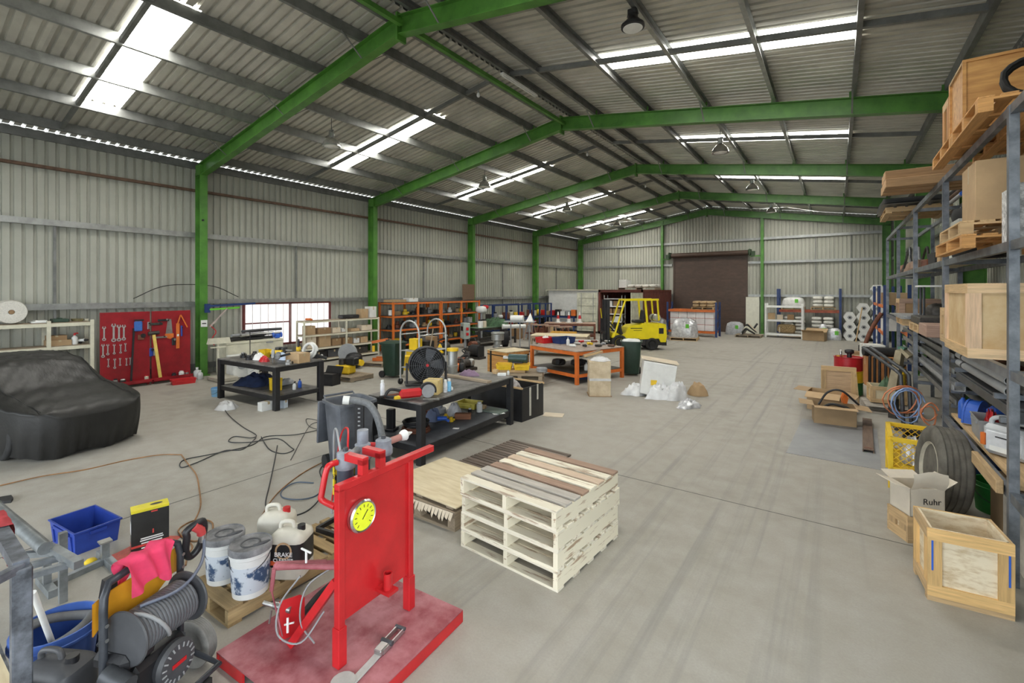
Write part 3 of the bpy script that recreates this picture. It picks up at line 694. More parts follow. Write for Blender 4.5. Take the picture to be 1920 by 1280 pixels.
for y in (YA, YB_):
    MB().box((X0, y, .66), (.05, .05, 1.14), ch=.004).o('post', RED, t)
    MB().box((X0, y, .092 + .125), (.066, .066, .25), ch=.004).o('post_sleeve', RED, t)
MB().box((X0, (YA + YB_) / 2, .79), (.008, YB_ - YA, .86)).o('panel', RED, t)
MB().bar((X0, YA - .025, 1.235), (X0, YB_ + .26, 1.235), .05, .05, ch=.004).o('top_rail', RED, t)
MB().bar((X0 - .04, YA + .01, .62), (X0 - .42, YA - .06, .1), .05, .05).o('brace', RED, t)
MB().prism([(-.08, 0), (.08, 0), (.08, .24), (.05, .27), (-.08, .27)], -.004, .004, 'yz').o('valve_plate', RED, t, loc=(-.28, -.24, .092), rot=(0, 0, R(-25)))
gx = X0 + .005
MB().lathe([(.0, 0), (.1, 0), (.108, .012), (.108, .04), (.098, .05), (.091, .046), (.091, .03), (0, .03)], 36, axis='x', c=(gx, YA + .155, 1.0)).o('gauge_case', CHROME, t, 35)
gface = MB().cyl((gx + .044, YA + .155, 1.0), (gx + .046, YA + .155, 1.0), .09, n=36).o('gauge_face', mat('gauge_yellow', (.80, .86, .03), .5, emit=0.), t)
mb = MB()
for k in range(11):
    a = R(-135 + 27 * k); mb.bar((gx + .0475, YA + .155 + .06 * math.sin(a), 1.0 + .06 * math.cos(a)), (gx + .0475, YA + .155 + .078 * math.sin(a), 1.0 + .078 * math.cos(a)), .004, .002, up=(1, 0, 0))
mb.bar((gx + .0485, YA + .155 - .015, .985), (gx + .0485, YA + .155 + .03, 1.035), .005, .002, up=(1, 0, 0)); mb.o('dial_marks', DARK, gface)
MB().box((X0 + .07, .10, .42), (.14, .09, .02)).o('bracket_plate', RED, t); MB().lathe([(.03, 0), (.03, .11), (.024, .11), (.022, .03), (0, .03)], 20, c=(X0 + .085, .10, .43)).o('pipe_socket', RED, t, 35)
# filters on the bracket arms
for y, dz in ((-.045, .10), (.11, .10)):
    MB().bar((X0, y, 1.26), (X0, y, 1.26 + dz), .05, .05).bar((X0 + .025, y, 1.25 + dz), (X0 - .16, y, 1.25 + dz), .05, .05).o('filter_bracket', RED, t)
GRF = mat('dusty_grey_filter', (.26, .28, .32), .55, var=.25, scale=8)
for y, x, dz in ((.0, -.02, 0), (.25, -.13, -.03), (.34, .0, 0)):
    MB().lathe([(.045, 0), (.058, .02), (.058, .22), (.06, .23)], 18, c=(x, y, 1.02 + dz)).o('filter_bowl', mat('slate_filter_bowl', (.075, .09, .12), .4), t, 35)
    hd = MB().lathe([(.066, 1.24), (.07, 1.25), (.07, 1.29), (.06, 1.31), (.06, 1.35), (.045, 1.36), (0, 1.36)], 18, c=(x, y, dz)).o('filter_head', GRF, t, 35)
    MB().cyl((x, y, 1.36 + dz), (x, y, 1.385 + dz), .018, n=8).o('vent_plug', DGREY, hd, 40)
MB().cyl((-.13, .25, 1.32), (-.13, .25, 1.43), .042, n=16).o('filter_cap', GRF, t, 40)
MB().cyl((-.02, .05, 1.31), (-.13, .2, 1.29), .03, n=12).o('coupling', STEEL, t, 40)
MB().cyl((-.12, .3, 1.3), (0, .33, 1.31), .022, n=12).o('red_link_pipe', RED, t, 40)
MB().cyl((0, .39, 1.32), (.02, .50, 1.33), .026, n=12).o('outlet_nipple', mat('dusty_pink_pipe', (.42, .2, .17), .6), t, 40); MB().lathe([(.02, 0), (.04, .02), (.045, .05), (.02, .08), (.006, .13)], 12, axis='y', c=(.02, .50, 1.335)).o('plug', WHITE, t, 40)
MB().tube(catmull([(-.02, -.07, 1.30), (-.025, -.12, 1.30), (-.03, -.15, 1.27), (-.033, -.185, 1.12), (-.03, -.19, 1.09), (.0, -.18, 1.07), (.12, -.19, 1.07)], 5), .021, 10).o('return_pipe', RED, t, 50)
MB().tube(catmull([(-.05, -.02, 1.36), (-.18, .05, 1.47), (-.3, .12, 1.4), (-.33, .14, 1.1), (-.3, .1, .8)], 6), .008, 6).o('grey_hose', GREYP, t, 60)
MB().tube(catmull([(-.02, .02, 1.36), (-.12, .1, 1.48), (-.28, .16, 1.36), (-.3, .1, .9)], 6), .007, 6).o('red_hose', RED, t, 60)
for y in (.08, .2): MB().box((-.2, y, 1.12), (.02, .09, .26), ch=.004).o('hazard_plate', mat('yellow_black_hazard', (.75, .6, .02), .5, var=.1, scale=14, col2=(.02, .02, .02), lo=.52, hi=.54), t)
# red manifold behind the panel
mb = MB().cyl((X0 - .02, -.2, .70), (-.32, -.34, .62), .018, n=10).cyl((-.32, -.34, .62), (-.1, -.1, .58), .028, n=12).cyl((-.1, -.1, .58), (.05, .1, .56), .022, n=10).cyl((-.3, -.36, .62), (-.33, -.36, .46), .014, n=8); mb.o('manifold', REDD, t, 40)
MB().cyl((-.08, -.27, .68), (-.08, -.27, .76), .008, n=6).cyl((-.13, -.27, .76), (-.03, -.27, .76), .007, n=6).o('tap_handle', WHITE, t)
for k, P in enumerate(([(-.33, -.36, .46), (-.32, -.33, .3), (-.3, -.3, .12)], [(-.1, -.3, .6), (-.2, -.38, .42), (-.16, -.42, .26), (-.02, -.35, .22), (.08, -.25, .4)], [(0, -.1, .6), (-.1, -.25, .5), (-.1, -.3, .3), (-.02, -.25, .15)])):
    MB().tube(catmull(P, 6), .006, 6).o('thin_hose', GREYP if k else REDD, t, 60)
mb = MB().cyl((-.4, -.3, .3), (-.28, -.25, .28), .024, n=10).cyl((-.46, -.34, .32), (-.38, -.3, .30), .014, n=8).cyl((-.38, -.33, .29), (-.39, -.34, .2), .007, n=6); mb.o('ball_valve', STEEL, t, 40)
MB().cyl((-.24, -.30, .27), (-.21, -.32, .19), .008, n=6).cyl((-.2, -.28, .24), (-.26, -.31, .22), .006, n=6).o('valve_lever', WHITE, t)
ow(MB().tube(catmull([G(560, 1160, .12), G(600, 1112, .115), G(648, 1075, .115), G(690, 1062, .115)], 6), .02, 8), 'drain_hose', RUBBER, ST_, 60)
cb = coil((-3.12, 2.3, .094), .13, 4, .012, RUBBER, 'black hose coil hung behind the red test stand panel', rot=(R(80), 0, R(20))); cb.location = (-3.02, 2.22, .62)
cb.parent = None
# ratchet load binder on the plate
t = thing('load_binder', 'worn steel ratchet load binder lying on the red checker plate', 'tool', G(700, 1225, .092), 0)
p0 = G(655, 1285, .1); p1 = G(757, 1175, .1); tt = t
dv = (p1 - p0); L_ = dv.length; ang = math.atan2(dv.y, dv.x); t.location = (p0 + p1) / 2; t.location.z = .092; t.rotation_euler = (0, 0, ang)
MB().box((-L_ * .22, 0, .008), (L_ * .56, .05, .012), ch=.003).o('strap', mat('grey_strap', (.42, .42, .40), .8, var=.15), t)
MB().box((L_ * .05, 0, .022), (L_ * .16, .06, .04), ch=.006).o('body', STEEL, t)
for sg in (-1, 1): MB().box((L_ * .23, sg * .03, .02), (L_ * .42, .008, .03)).o('side_plate', STEEL, t)
MB().cyl((L_ * .43, -.04, .03), (L_ * .43, .04, .03), .012, n=10).o('handle_grip', DGREY, t, 40); MB().cyl((L_ * .16, -.045, .03), (L_ * .16, .045, .03), .016, n=10).o('spool', DGREY, t, 40)
MB().cyl((-L_ * .5, .05, .004), (-L_ * .5, .05, .02), .075, n=14).o('strap_end_roll', mat('grey_strap', (.4,) * 3), t, 40)
# ---- small pallet with pails and jerrycans
t = pallet((-4.02, 2.20, 0), R(2), 'small dirty pallet carrying two pails and two jerrycans', .62, 1.28, .14, 9, 4, (wood('oily_wood', (.30, .21, .10)), wood('oily_wood_y', (.36, .26, .13), along='y')))
def pail_print(name, c1, c2):
    return mat(name, c1, .45, var=.2, scale=9, col2=c2, detail=8, lo=.45, hi=.52)
PW_ = pail_print('pail_blue_print', (.05, .10, .20), (.55, .60, .66))
for (px, py, r, h, lb) in ((470, 1124, .145, .37, 'white pail with mountain print and dark lid, beside the small pallet front edge'), (421, 1097, .140, .36, 'white pail with blue print behind the other pail on the small pallet')):
    p = Gc(px, py, .14, r * .9); t = bucket(p, r, h, WHITE, lb, lid=mat('dirty_dark_lid', (.13, .135, .145), .6, var=.4, scale=7, col2=(.26, .26, .27)), name='pail', handle=True, wrap=PW_, rz=R(40))
    MB().lathe([(r * .5, h * 1.01), (r * .5, h * 1.025), (r * .42, h * 1.025), (r * .42, h * 1.01), (r * .5, h * 1.01)], 20).o('lid_ring', CHAR, t, 35)
    MB().tube([(r * .3, -r * .35, h * 1.01), (r * .75, -r * .1, h * 1.03), (r * .9, r * .2, h * 1.0)], .012, 6).o('lid_spout', CHAR, t, 50)
JERRY = mat('milky_plastic', (.64, .62, .54), .4, var=.1, scale=4)
def jerrycan(loc, rz, d, m, cap, label, lab=None):
    t = thing('jerrycan', label, 'jerrycan', loc, rz); x, y, h = d
    MB().lathe([(x * .44, 0), (x * .5, .02), (x * .5, h * .72), (x * .47, h * .8), (x * .32, h * .88), (x * .12, h * .9)], 32, sq=5, sy=y / x).o('body', m, t, 40)
    MB().tube(catmull([(-x * .3, 0, h * .8), (-x * .28, 0, h * .98), (x * .02, 0, h * 1.0), (x * .1, 0, h * .86)], 5), .017, 8).o('handle', m, t, 50)
    MB().cyl((x * .28, 0, h * .84), (x * .28, 0, h * .95), .032, n=14).o('cap', cap, t, 40)
    if lab: MB().lathe([(x * .503, h * .25), (x * .503, h * .70)], 32, sq=5, sy=y / x).o('label', lab, t, 40)
    return t
p = Gc(545, 1092, .14, .13)
jl = mat('black_can_label', (.02, .02, .022), .4, var=.3)
t = jerrycan(Gc(547, 1090, .14, .15), R(52), (.30, .26, .42), JERRY, DARK, 'milky jerrycan with black and orange brake cleaner label', jl)
rz = R(-3)
f = Vector((math.cos(R(-58)), math.sin(R(-58))))     # label faces the doorway
lab_dir = R(-38)
q = (math.sin(R(0)), 0)
def on_label(txt, size, z, m, t, x, y, face, off=.0):
    text(txt, size, m, t, (x, y, z), (R(90), 0, face))
# lettering on the face turned to the camera (local -y)
OR_ = mat('orange_print', (.75, .13, .04), .5); WH_ = mat('white_print', (.85, .85, .85), .5)
MB().box((.0, -.1325, .145), (.24, .002, .035)).o('orange_band', OR_, t)
text('BRAKE', .05, WH_, t, (.0, -.134, .215), (R(90), 0, 0), bold=True); text('CLEANER', .04, WH_, t, (.0, -.135, .17), (R(90), 0, 0), bold=True)
MB().lathe([(.055, 0), (.07, 0)], 24, axis='y', c=(0, -.1335, .245)).o('emblem_ring', mat('tan_ring', (.55, .36, .2), .5), t)
t.rotation_euler = (0, 0, R(33))
jerrycan(Gc(520, 1060, .14, .2), R(40), (.29, .24, .44), JERRY, RED, 'milky jerrycan with red cap behind the brake cleaner can')
t = thing('angle_iron_frame', 'black angle iron frame lying on the small pallet behind the jerrycans', 'frame', (-4.0, 2.74, .145), R(10))
for a, b_ in (((-.2, -.12), (.2, -.12)), ((.2, -.12), (.2, .12)), ((.2, .12), (-.2, .12)), ((-.2, .12), (-.2, -.12))): MB().bar((*a, .02), (*b_, .02), .03, .04).o('side', DARK, t)
# ---- black carton with yellow top, red flyers under it
b0, b1, b2 = G(246, 1040), G(300, 1024), G(233, 1023)
t = thing('product_carton', 'black product carton with yellow top and pale lettering standing on red sheets', 'box', (-5.47, 1.66, .004), R(14))
MB().box((0, 0, .19), (.155, .30, .38), ch=.003).o('body', mat('black_print_card', (.02, .02, .02), .4, var=.3), t)
t.location = ((b1 + b2) / 2); t.location.z = .004; t.rotation_euler = (0, 0, math.atan2((b1 - b0).y, (b1 - b0).x) - R(0))
for c in list(t.children): bpy.data.objects.remove(c)
W1 = (b1 - b0).length; W2 = (b2 - b0).length; W1, W2 = .29, .14
w_ = Vector((b1.x - b0.x, b1.y - b0.y, 0)).normalized(); n_ = Vector((-w_.y, w_.x, 0))
t.location = b0 + w_ * W1 / 2 + n_ * W2 / 2; t.location.z = .004
BLK = mat('black_print_card', (.02, .02, .02), .4, var=.3)
MB().box((0, 0, .2), (W1, W2, .4), ch=.003).o('body', BLK, t)
MB().box((0, 0, .388), (W1 + .002, W2 + .002, .03), ch=.003).o('yellow_top', mat('yellow_print', (.72, .62, .03), .4, var=.12, scale=8), t)
MB().lathe([(.05, 0), (0, .001)], 20, c=(.05, 0, .404), sy=.5).o('oval_mark', BLK, t)
MB().box((0, 0, .055), (W1 + .002, W2 + .002, .02)).o('red_band', mat('red_print', (.6, .06, .05), .5), t)
for z, wd in ((.12, .17), (.10, .18), (.075, .16), (.03, .16)): MB().box((.01, -W2 / 2 - .001, z), (wd, .002, .011)).o('print_line', WH_, t)
MB().box((-W1 / 2 - .001, .01, .22), (.002, .09, .1)).o('white_print_patch', WH_, t)
MB().box((.02, -W2 / 2 - .001, .17), (.012, .002, .04)).box((.03, -W2 / 2 - .001, .36), (.05, .002, .012)).o('print_figure', mat('red_print', (.6,) * 3), t)
for k, (px, py, a) in enumerate(((262, 1030, 20), (300, 1015, 35), (245, 1040, 5))):
    p = G(px, py); single(MB().box((0, 0, .0015), (.30, .21, .0012 + .0006 * k)), 'flyer', mat('red_flyer', (.52, .09, .06), .5, var=.15, scale=14), ['red printed sheet flat under the black carton', 'red printed sheet sticking out behind the black carton', 'red printed sheet with yellow hand print beside the black carton'][k], 'paper', (p.x, p.y, .0006 * k), R(a), group='red sheets under the carton')
# ---- blue tub, yellow ball
t = tub((-6.16, 1.30, 0), R(7), (.58, .36, .21), BLUE, 'empty dark blue plastic tub on the floor by the black carton', 'storage_tub', 'tub', ribs=3)
single(MB().lathe([(0, 0), (.03, .004), (.046, .02), (.046, .034), (.03, .05), (0, .054)], 18), 'ball', mat('yellow_foam', (.85, .6, .02), .6), 'small yellow foam ball on the floor beside the grey steel stand', 'ball', G(170, 1058), smooth=60)
# ---- grey steel stand (galvanised square tube) on the floor
t = thing('steel_stand', 'galvanised square tube stand with a grey pipe roller lying beside the blue tub', 'stand', G(120, 1110), 0)
GTUBE = mat('dull_square_tube', (.24, .26, .27), .4, .5, var=.25, scale=7)
def sq(a, b_, w=.05, nm='tube', m=GTUBE): return ow(MB().bar(a, b_, w, w), nm, m, t)
TZ = .52
A = DD(148, 1055, 3.75); 
A = G(118, 1128); A0 = Vector((A.x, A.y, 0)); A1 = Vector((A.x, A.y, .56)); sq(A0, A1, .05, 'leg')
dY = Vector((.93, -.36, 0)); 
B = A1 + Vector((-.95, .25, 0))
e1 = G(100, 1030, .56); e2 = G(148, 1058, .56)
u_ = (e2 - e1).normalized(); sq(e1 - u_ * .02, e2 + u_ * .0, .055, 'top_tube')
v_ = Vector((-u_.y, u_.x, 0))
ctr = (e1 + e2) / 2
far = G(-40, 930, .56)
ow(MB().tube([G(-60, 905, .6), G(85, 1028, .6)], .045, 12), 'roller_pipe', GTUBE, t, 50)
for px, py, qx, qy in ((45, 1040, 105, 1035), (50, 1062, 112, 1045), (60, 1078, 128, 1058)):
    sq(G(px, py, .53), G(qx, qy, .53), .04, 'cross_tube')
f1 = G(88, 1105); f2 = G(197, 1056); sq(f1 + Vector((0, 0, .025)), f2 + Vector((0, 0, .025)), .05, 'foot_tube')
g1 = G(188, 1042); g2 = G(218, 1072); sq(g1 + Vector((0, 0, .03)), g2 + Vector((0, 0, .03)), .06, 'end_foot'); sq(f2 + Vector((0, 0, .0)), f2 + Vector((0, 0, .2)), .055, 'stub_post')
ow(MB().box(f2 + Vector((0, 0, .205)), (.09, .09, .012)), 'cap_plate', STEEL, t)
g1 = G(75, 1090); g2 = G(100, 1120); sq(g1 + Vector((0, 0, .03)), g2 + Vector((0, 0, .03)), .06, 'end_foot'); sq(f1, f1 + Vector((0, 0, .22)), .05, 'stub_post')
single(MB().prism([(-.12, -.05), (-.02, -.08), (.1, -.03), (.14, .02), (.05, .05), (-.08, .05)], 0, .03), 'black_rag', RUBBER, 'black rag lying on the concrete behind the grey pipe roller', 'rag', G(12, 938))
# ---- grey painted steel frame at the edge
t = thing('trolley_frame', 'dark grey scuffed square steel frame trolley draped with a red rag', 'trolley', G(40, 1420), 0)
SCUF = mat('scuffed_grey_steel', (.10, .11, .13), .42, .35, var=.45, scale=9, col2=(.2, .22, .26))
dpt = 2.35
def fr(px, py, d=dpt): return DD(px, py, d)
pt = fr(40, 1062); ow(MB().bar((pt.x, pt.y, 0), pt, .075, .075, ch=.006), 'post', SCUF, t)
pl_ = fr(-120, 1090, 2.5)
pb = G(-20, 960, pt.z)
ow(MB().bar(pt, (pb.x, pb.y, pt.z), .06, .06), 'top_rail', SCUF, t); ow(MB().bar((pb.x, pb.y, 0), (pb.x, pb.y, pt.z), .06, .06), 'post', SCUF, t)
pc = G(-70, 1120, pt.z); ow(MB().bar(pt + Vector((0, 0, -.0)), (pc.x, pc.y, pt.z), .04, .04), 'top_rail', SCUF, t); ow(MB().bar((pc.x, pc.y, 0), (pc.x, pc.y, pt.z), .06, .06), 'post', SCUF, t)
for z in (.3,): ow(MB().bar((pt.x, pt.y, z), (pb.x, pb.y, z), .05), 'low_rail', SCUF, t); ow(MB().bar((pt.x, pt.y, z), (pc.x, pc.y, z), .05), 'low_rail', SCUF, t)
ow(MB().add([(pt.x - .05, pt.y + .02, .34), (pb.x, pb.y, .34), (pb.x + pc.x - pt.x, pb.y + pc.y - pt.y, .34), (pc.x, pc.y, .34)] + [(pt.x - .05, pt.y + .02, .325), (pb.x, pb.y, .325), (pb.x + pc.x - pt.x, pb.y + pc.y - pt.y, .325), (pc.x, pc.y, .325)], [(0, 1, 2, 3), (7, 6, 5, 4), (0, 4, 5, 1), (1, 5, 6, 2), (2, 6, 7, 3), (3, 7, 4, 0)]), 'deck', PLY, t)
mid = pt.lerp(Vector((pb.x, pb.y, pt.z)), .72)
def ragf(u, v):
    a = (v - .5) * 2; s_ = .12 * (u - .5) * 2
    along = (Vector((pb.x, pb.y, 0)) - Vector((pt.x, pt.y, 0))).normalized(); side = Vector((-along.y, along.x, 0))
    drop = max(0, abs(a) - .15) * .36; p = mid + along * (s_ * 1.3 + .01 * math.sin(a * 9)) + side * (math.copysign(min(abs(a), .16) * .33, a) + .012 * math.sin(u * 14) * abs(a)) + Vector((0, 0, .036 - drop))
    return p
single(MB().grid(ragf, 16, 22), 'red_rag', mat('dark_red_rag', (.42, .04, .05), .9, var=.2, scale=9), 'dark red rag hanging over the grey trolley frame', 'rag', smooth=80)
# ---- blue tub with straps, black jerrycan, white stick
p = G(105, 1245); t = bucket(Vector((G(106, 1168, .34).x, G(106, 1168, .34).y, 0)), .22, .34, mat('mid_blue_plastic', (.05, .12, .42), .42, var=.1), 'blue round tub holding a loop of grey rubber, behind the black jerrycan', name='round_tub', handle=False, cat='tub')
cb = Vector(t.location)
MB().tube(catmull([(.17 * math.cos(a) * (1 + .1 * math.sin(3 * a)), .17 * math.sin(a), .30 + .03 * math.sin(2 * a)) for a in [2 * PI * k / 10 for k in range(10)]], 5, True), .03, 8, True).o('grey_rubber_loop', mat('grey_rubber', (.14, .145, .15), .8, var=.2), t, 60)
single(MB().cyl(fr(62, 1110, 2.75), cb + Vector((.02, .0, .13)), .016, n=10), 'broom_stick', WHITE, 'white broom stick leaning into the blue round tub', 'stick', smooth=40)
t = jerrycan(Vector((G(108, 1232, .36).x, G(108, 1232, .36).y, 0)), R(30), (.34, .24, .40), CHAR, DARK, 'black plastic jerrycan in front of the blue round tub'); MB().box((0, -.122, .2), (.1, .003, .07)).o('paper_label', WHITE, t)
# ---- petrol pressure washer
pa = DD(200, 1180, 2.5) + Vector((-.06, 0, 0)); pb_ = DD(345, 1150, 2.95) + Vector((-.06, 0, 0)); wx = Vector((pb_.x - pa.x, pb_.y - pa.y, 0)); WL = wx.length
t = thing('pressure_washer', 'petrol pressure washer with black hose reel and tubular handle', 'pressure washer', (pa.x, pa.y, 0), math.atan2(wx.y, wx.x))
TB = mat('dark_tube_paint', (.045, .05, .06), .38, .2, var=.3, scale=9)
P = [(0, 0, .12), (0, 0, .74), (.01, .01, .80), (.05, .03, .86), (WL - .05, .03, .90), (WL - .01, .01, .87), (WL, 0, .8), (WL, 0, .12)]
MB().tube(P, .021, 10).o('handle_frame', TB, t, 50)
for x, z in ((0, .66), (0, .58), (WL, .72), (WL, .80)): MB().lathe([(.011, 0), (.008, .006), (0, .007)], 8, axis='y', c=(x, -.027, z)).o('rivet', STEEL, t)
MB().lathe([(.075, 0), (.075, WL - .1)], 18, axis='x', c=(.05, -.1, .57)).o('reel_drum', DARK, t, 40)
for x in (.035, WL - .05): MB().lathe([(.03, 0), (.15, 0), (.155, .008), (.15, .016), (.03, .016)], 30, axis='x', c=(x, -.1, .57)).o('reel_flange', CHAR, t, 40)
HP = []
for k in range(17 * 20 + 1):
    a = 2 * PI * k / 20; HP.append((.06 + (WL - .13) * k / 340, -.1 + .112 * math.cos(a), .57 + .112 * math.sin(a)))
MB().tube(HP, .0125, 7).o('hose_coil', mat('grey_pressure_hose', (.10, .105, .115), .45, var=.2), t, 60)
MB().tube([(.07, -.1 + .125 * math.cos(a), .57 + .125 * math.sin(a)) if k < 1 else (.07 + .2 * k / 9, -.1 + .126 * math.cos(a), .57 + .126 * math.sin(a)) for k, a in enumerate([R(100 + 18 * q) for q in range(10)])], .011, 7).o('crossing_hose', GREYP, t, 60)
MB().tube(catmull([(.12, -.1, .70), (.3, -.18, .70), (WL + .02, -.14, .74), (WL + .12, -.06, .84), (WL + .12, -.02, .90)], 7), .010, 8).o('feed_hose', mat('blue_grey_hose', (.12, .14, .19), .4), t, 60)
mb = MB(); mb.box((.22, -.02, .26), (.34, .26, .26), ch=.03).box((.1, -.02, .44), (.2, .24, .1), ch=.03); mb.o('engine_block', DARK, t)
MB().lathe([(.12, 0), (.125, -.03), (.11, -.05), (.05, -.055), (0, -.055)], 28, axis='y', c=(.27, -.15, .28)).o('recoil_starter', CHAR, t, 40)
mb = MB()
for k in range(18):
    a = 2 * PI * k / 18; mb.bar((.27 + .08 * math.sin(a), -.207, .28 + .08 * math.cos(a)), (.27 + .105 * math.sin(a), -.203, .28 + .105 * math.cos(a)), .008, .004, up=(0, 1, 0))
mb.o('cooling_slot', GREYP, t); MB().box((.27, -.209, .28), (.09, .004, .022)).o('red_badge', RED, t)
mb = MB(); mb.box((-.02, -.12, .3), (.14, .16, .2), ch=.03).cyl((-.02, -.2, .38), (-.02, -.05, .42), .05, n=14).cyl((.05, -.22, .22), (.12, -.22, .2), .04, n=12); mb.o('pump', DGREY, t, 40)
MB().cyl((.42, -.1, .46), (.47, -.12, .47), .014, n=8).o('red_switch', RED, t)
for x in (-.1, WL + .1):
    tyre_mesh(.155, .085, 5, 32).o('tyre', mat('dusty_pale_rubber', (.22, .215, .20), .85, var=.2, scale=10), t, 50, loc=(x, .0, .155), rot=(0, 0, R(90)))
    MB().lathe([(0, -.03), (.085, -.03), (.09, .03), (0, .03)], 20, axis='x', c=(x, 0, .155)).o('hub', CHAR, t, 40)
MB().cyl((-.12, 0, .155), (WL + .12, 0, .155), .012, n=8).o('axle', DGREY, t)
MB().tube([(0, -.02, .2), (0, -.3, .14), (WL, -.3, .14), (WL, -.02, .2)], .018, 8).o('base_frame', TB, t, 50)
MB().box((.1, -.3, .06), (.05, .05, .12)).o('rubber_foot', RUBBER, t); MB().box((WL - .1, -.3, .06), (.05, .05, .12)).o('rubber_foot', RUBBER, t)
# yellow guard plate behind the handle
def gp(u, v): return (-.02 + (WL + .06) * u, .045 + .015 * math.sin(u * 7), .60 + .18 * v + .05 * u + (.03 * math.sin(u * 9) if v < .5 else 0))
MB().grid(gp, 14, 3).grid(lambda u, v: Vector(gp(u, 1 - v)) + Vector((0, .006, 0)), 14, 3).o('yellow_guard', mat('orange_yellow_plastic', (.70, .33, .02), .45, var=.08), t, 60)
MB().tube([(.02, .05, .52), (.14, .06, .60), (.2, .05, .58), (.2, .05, .5)], .024, 8).o('hose_guide', TB, t, 50)
# trigger gun hung on the handle
gm = MB(); gm.tube(catmull([(WL + .02, -.03, .94), (WL + .1, -.06, .97), (WL + .13, -.05, .9), (WL + .12, -.02, .78), (WL + .07, .0, .74), (WL + .03, -.01, .80), (WL + .02, -.03, .9)], 5, True), .022, 8, True); gm.o('trigger_gun', DARK, t, 50)
MB().tube([(WL + .05, -.05, .96), (WL + .1, -.055, .91), (WL + .11, -.05, .88)], .028, 10).o('gun_grip', mat('red_grip', (.5, .06, .06), .5), t, 50)
MB().cyl((WL + .12, -.05, .88), (WL + .12, -.05, .82), .02, n=10).o('hose_union', STEEL, t, 40)
MB().tube([(.22, .06, .56), (.5, .08, .74)], .011, 8).o('lance', DARK, t, 50)
# pink rag over the handle bar
ax = wx.normalized(); nx_ = Vector((-ax.y, ax.x, 0))
def pr_(u, v):
    a = (v - .42) * 2; s_ = (u - .5) * .30
    q = abs(a); dr_ = max(0, q - .1) * (.22 + .04 * math.sin(u * 8 + 1) + (.03 if a < 0 else -.08))
    base = Vector((pa.x, pa.y, 0)) + ax * (WL * .55 + s_ * (1 - .25 * q)) + nx_ * (.03 - math.copysign(min(q, .13) * .34 + .03 * q, -a) * 1. + .018 * math.sin(u * 17 + a * 5) * (q > .12)) + Vector((0, 0, 0.934 - dr_ + .01 * math.sin(u * 13 + v * 9)))
    return base
single(MB().grid(pr_, 26, 30), 'pink_rag', PINK, 'bright pink rag draped over the pressure washer handle', 'rag', smooth=80)
# black upright stand leaning behind the washer
t = thing('folding_tool_stand', 'black folding tool stand leaning behind the pressure washer', 'stand', G(180, 1195), 0)
b1 = DD(204, 1108, 3.05); b2 = DD(184, 1180, 3.05); b2.z = .02
ow(MB().bar((b2.x, b2.y, 0.02), b1, .05, .03), 'leg', DARK, t); ow(MB().bar((b1.x - .02, b1.y, b1.z - .04), (b1.x + .01, b1.y + .01, b1.z + .09), .08, .05), 'head', DARK, t); ow(MB().bar((b2.x + .16, b2.y + .1, .02), b1 - Vector((0, 0, .12)), .03), 'leg', DARK, t); ow(MB().box(b1 - Vector((0, 0, .08)), (.06, .06, .05)), 'white_collar', WHITE, t)
# ================================================================ covered car, left wall
t = thing('covered_car', 'car parked under a fitted black cloth cover', 'car', (-9.45, 2.16, 0), R(13.8))
CL, CW = 4.35, 1.78
def prof(x):                                                # x = distance back from the nose
    K = [(0, .60), (.12, .72), (.5, .80), (1.05, .90), (1.9, 1.30), (2.3, 1.375), (3.1, 1.36), (3.7, 1.15), (4.15, .98), (4.35, .8)]
    for (a, za), (b_, zb) in zip(K[:-1], K[1:]):
        if x <= b_: u = (x - a) / (b_ - a); u = u * u * (3 - 2 * u); return za + (zb - za) * u
    return .8
def hgt(x, y):
    h = prof(x); belt = min(h, .86 + .04 * math.sin(x)); k = abs(y) / (CW / 2)
    cab = max(0, h - belt); f = max(0, min(1, (1.0 - k) / .32)); f = f * f * (3 - 2 * f)
    z = belt * (1 - .10 * k ** 4) + cab * f
    z += .010 * math.sin(x * 5.1 + y * 3.7) * math.sin(y * 4.3 - x * 2) + .008 * math.sin((x * 1.7 + y) * 16) * (cab > .05) + .006 * math.sin((x - y) * 21)
    return z
NA = 140
def outline(a, k):
    ca, sa = math.cos(a), math.sin(a); n = 4.2; q = 1 / (abs(ca) ** n + abs(sa) ** n) ** (1 / n)
    return -CL / 2 + ca * q * k * CL / 2, sa * q * k * CW / 2
def cov(u, v):
    a = 2 * PI * u
    if v < .4:
        w = v / .4; k = .955 + .045 * math.sin(w * PI * .62) ; x, y = outline(a, 1.0)
        top = hgt(-x * .985, y * .985); z = .07 + (top - .05) * w
        fold = (.012 * math.sin(a * 46 + 2 * math.sin(a * 5)) + .008 * math.sin(a * 91)) * (1 - w) ** 1.2
        x2, y2 = outline(a, k + fold); 
        return (x2, y2, z - .03 * (1 - w) * (1 + math.sin(a * 9)))
    k = 1 - (v - .4) / .6 * .999; k = k ** .85 * 1.0; x, y = outline(a, k)
    return (x, y, hgt(-x, y) - .02 * k ** 8 + .02)
MB().grid(cov, NA, 46, True).o('cloth_cover', TARP, t, 80)
for x in (-.85, -3.5):
    for sg in (-1, 1): tyre_mesh(.31, .2, 3, 28).o('wheel', RUBBER, t, 50, loc=(x, sg * .72, .31))
seam = [(-CL * .5 + CL * .49 * math.cos(0), 0, 0)]
for sg in (-1, 1): MB().tube([(-.2 - 3.7 * k / 40, sg * .62, hgt(.2 + 3.7 * k / 40, .62) + .026) for k in range(41)], .006, 5).o('seam', TARP, t, 60)
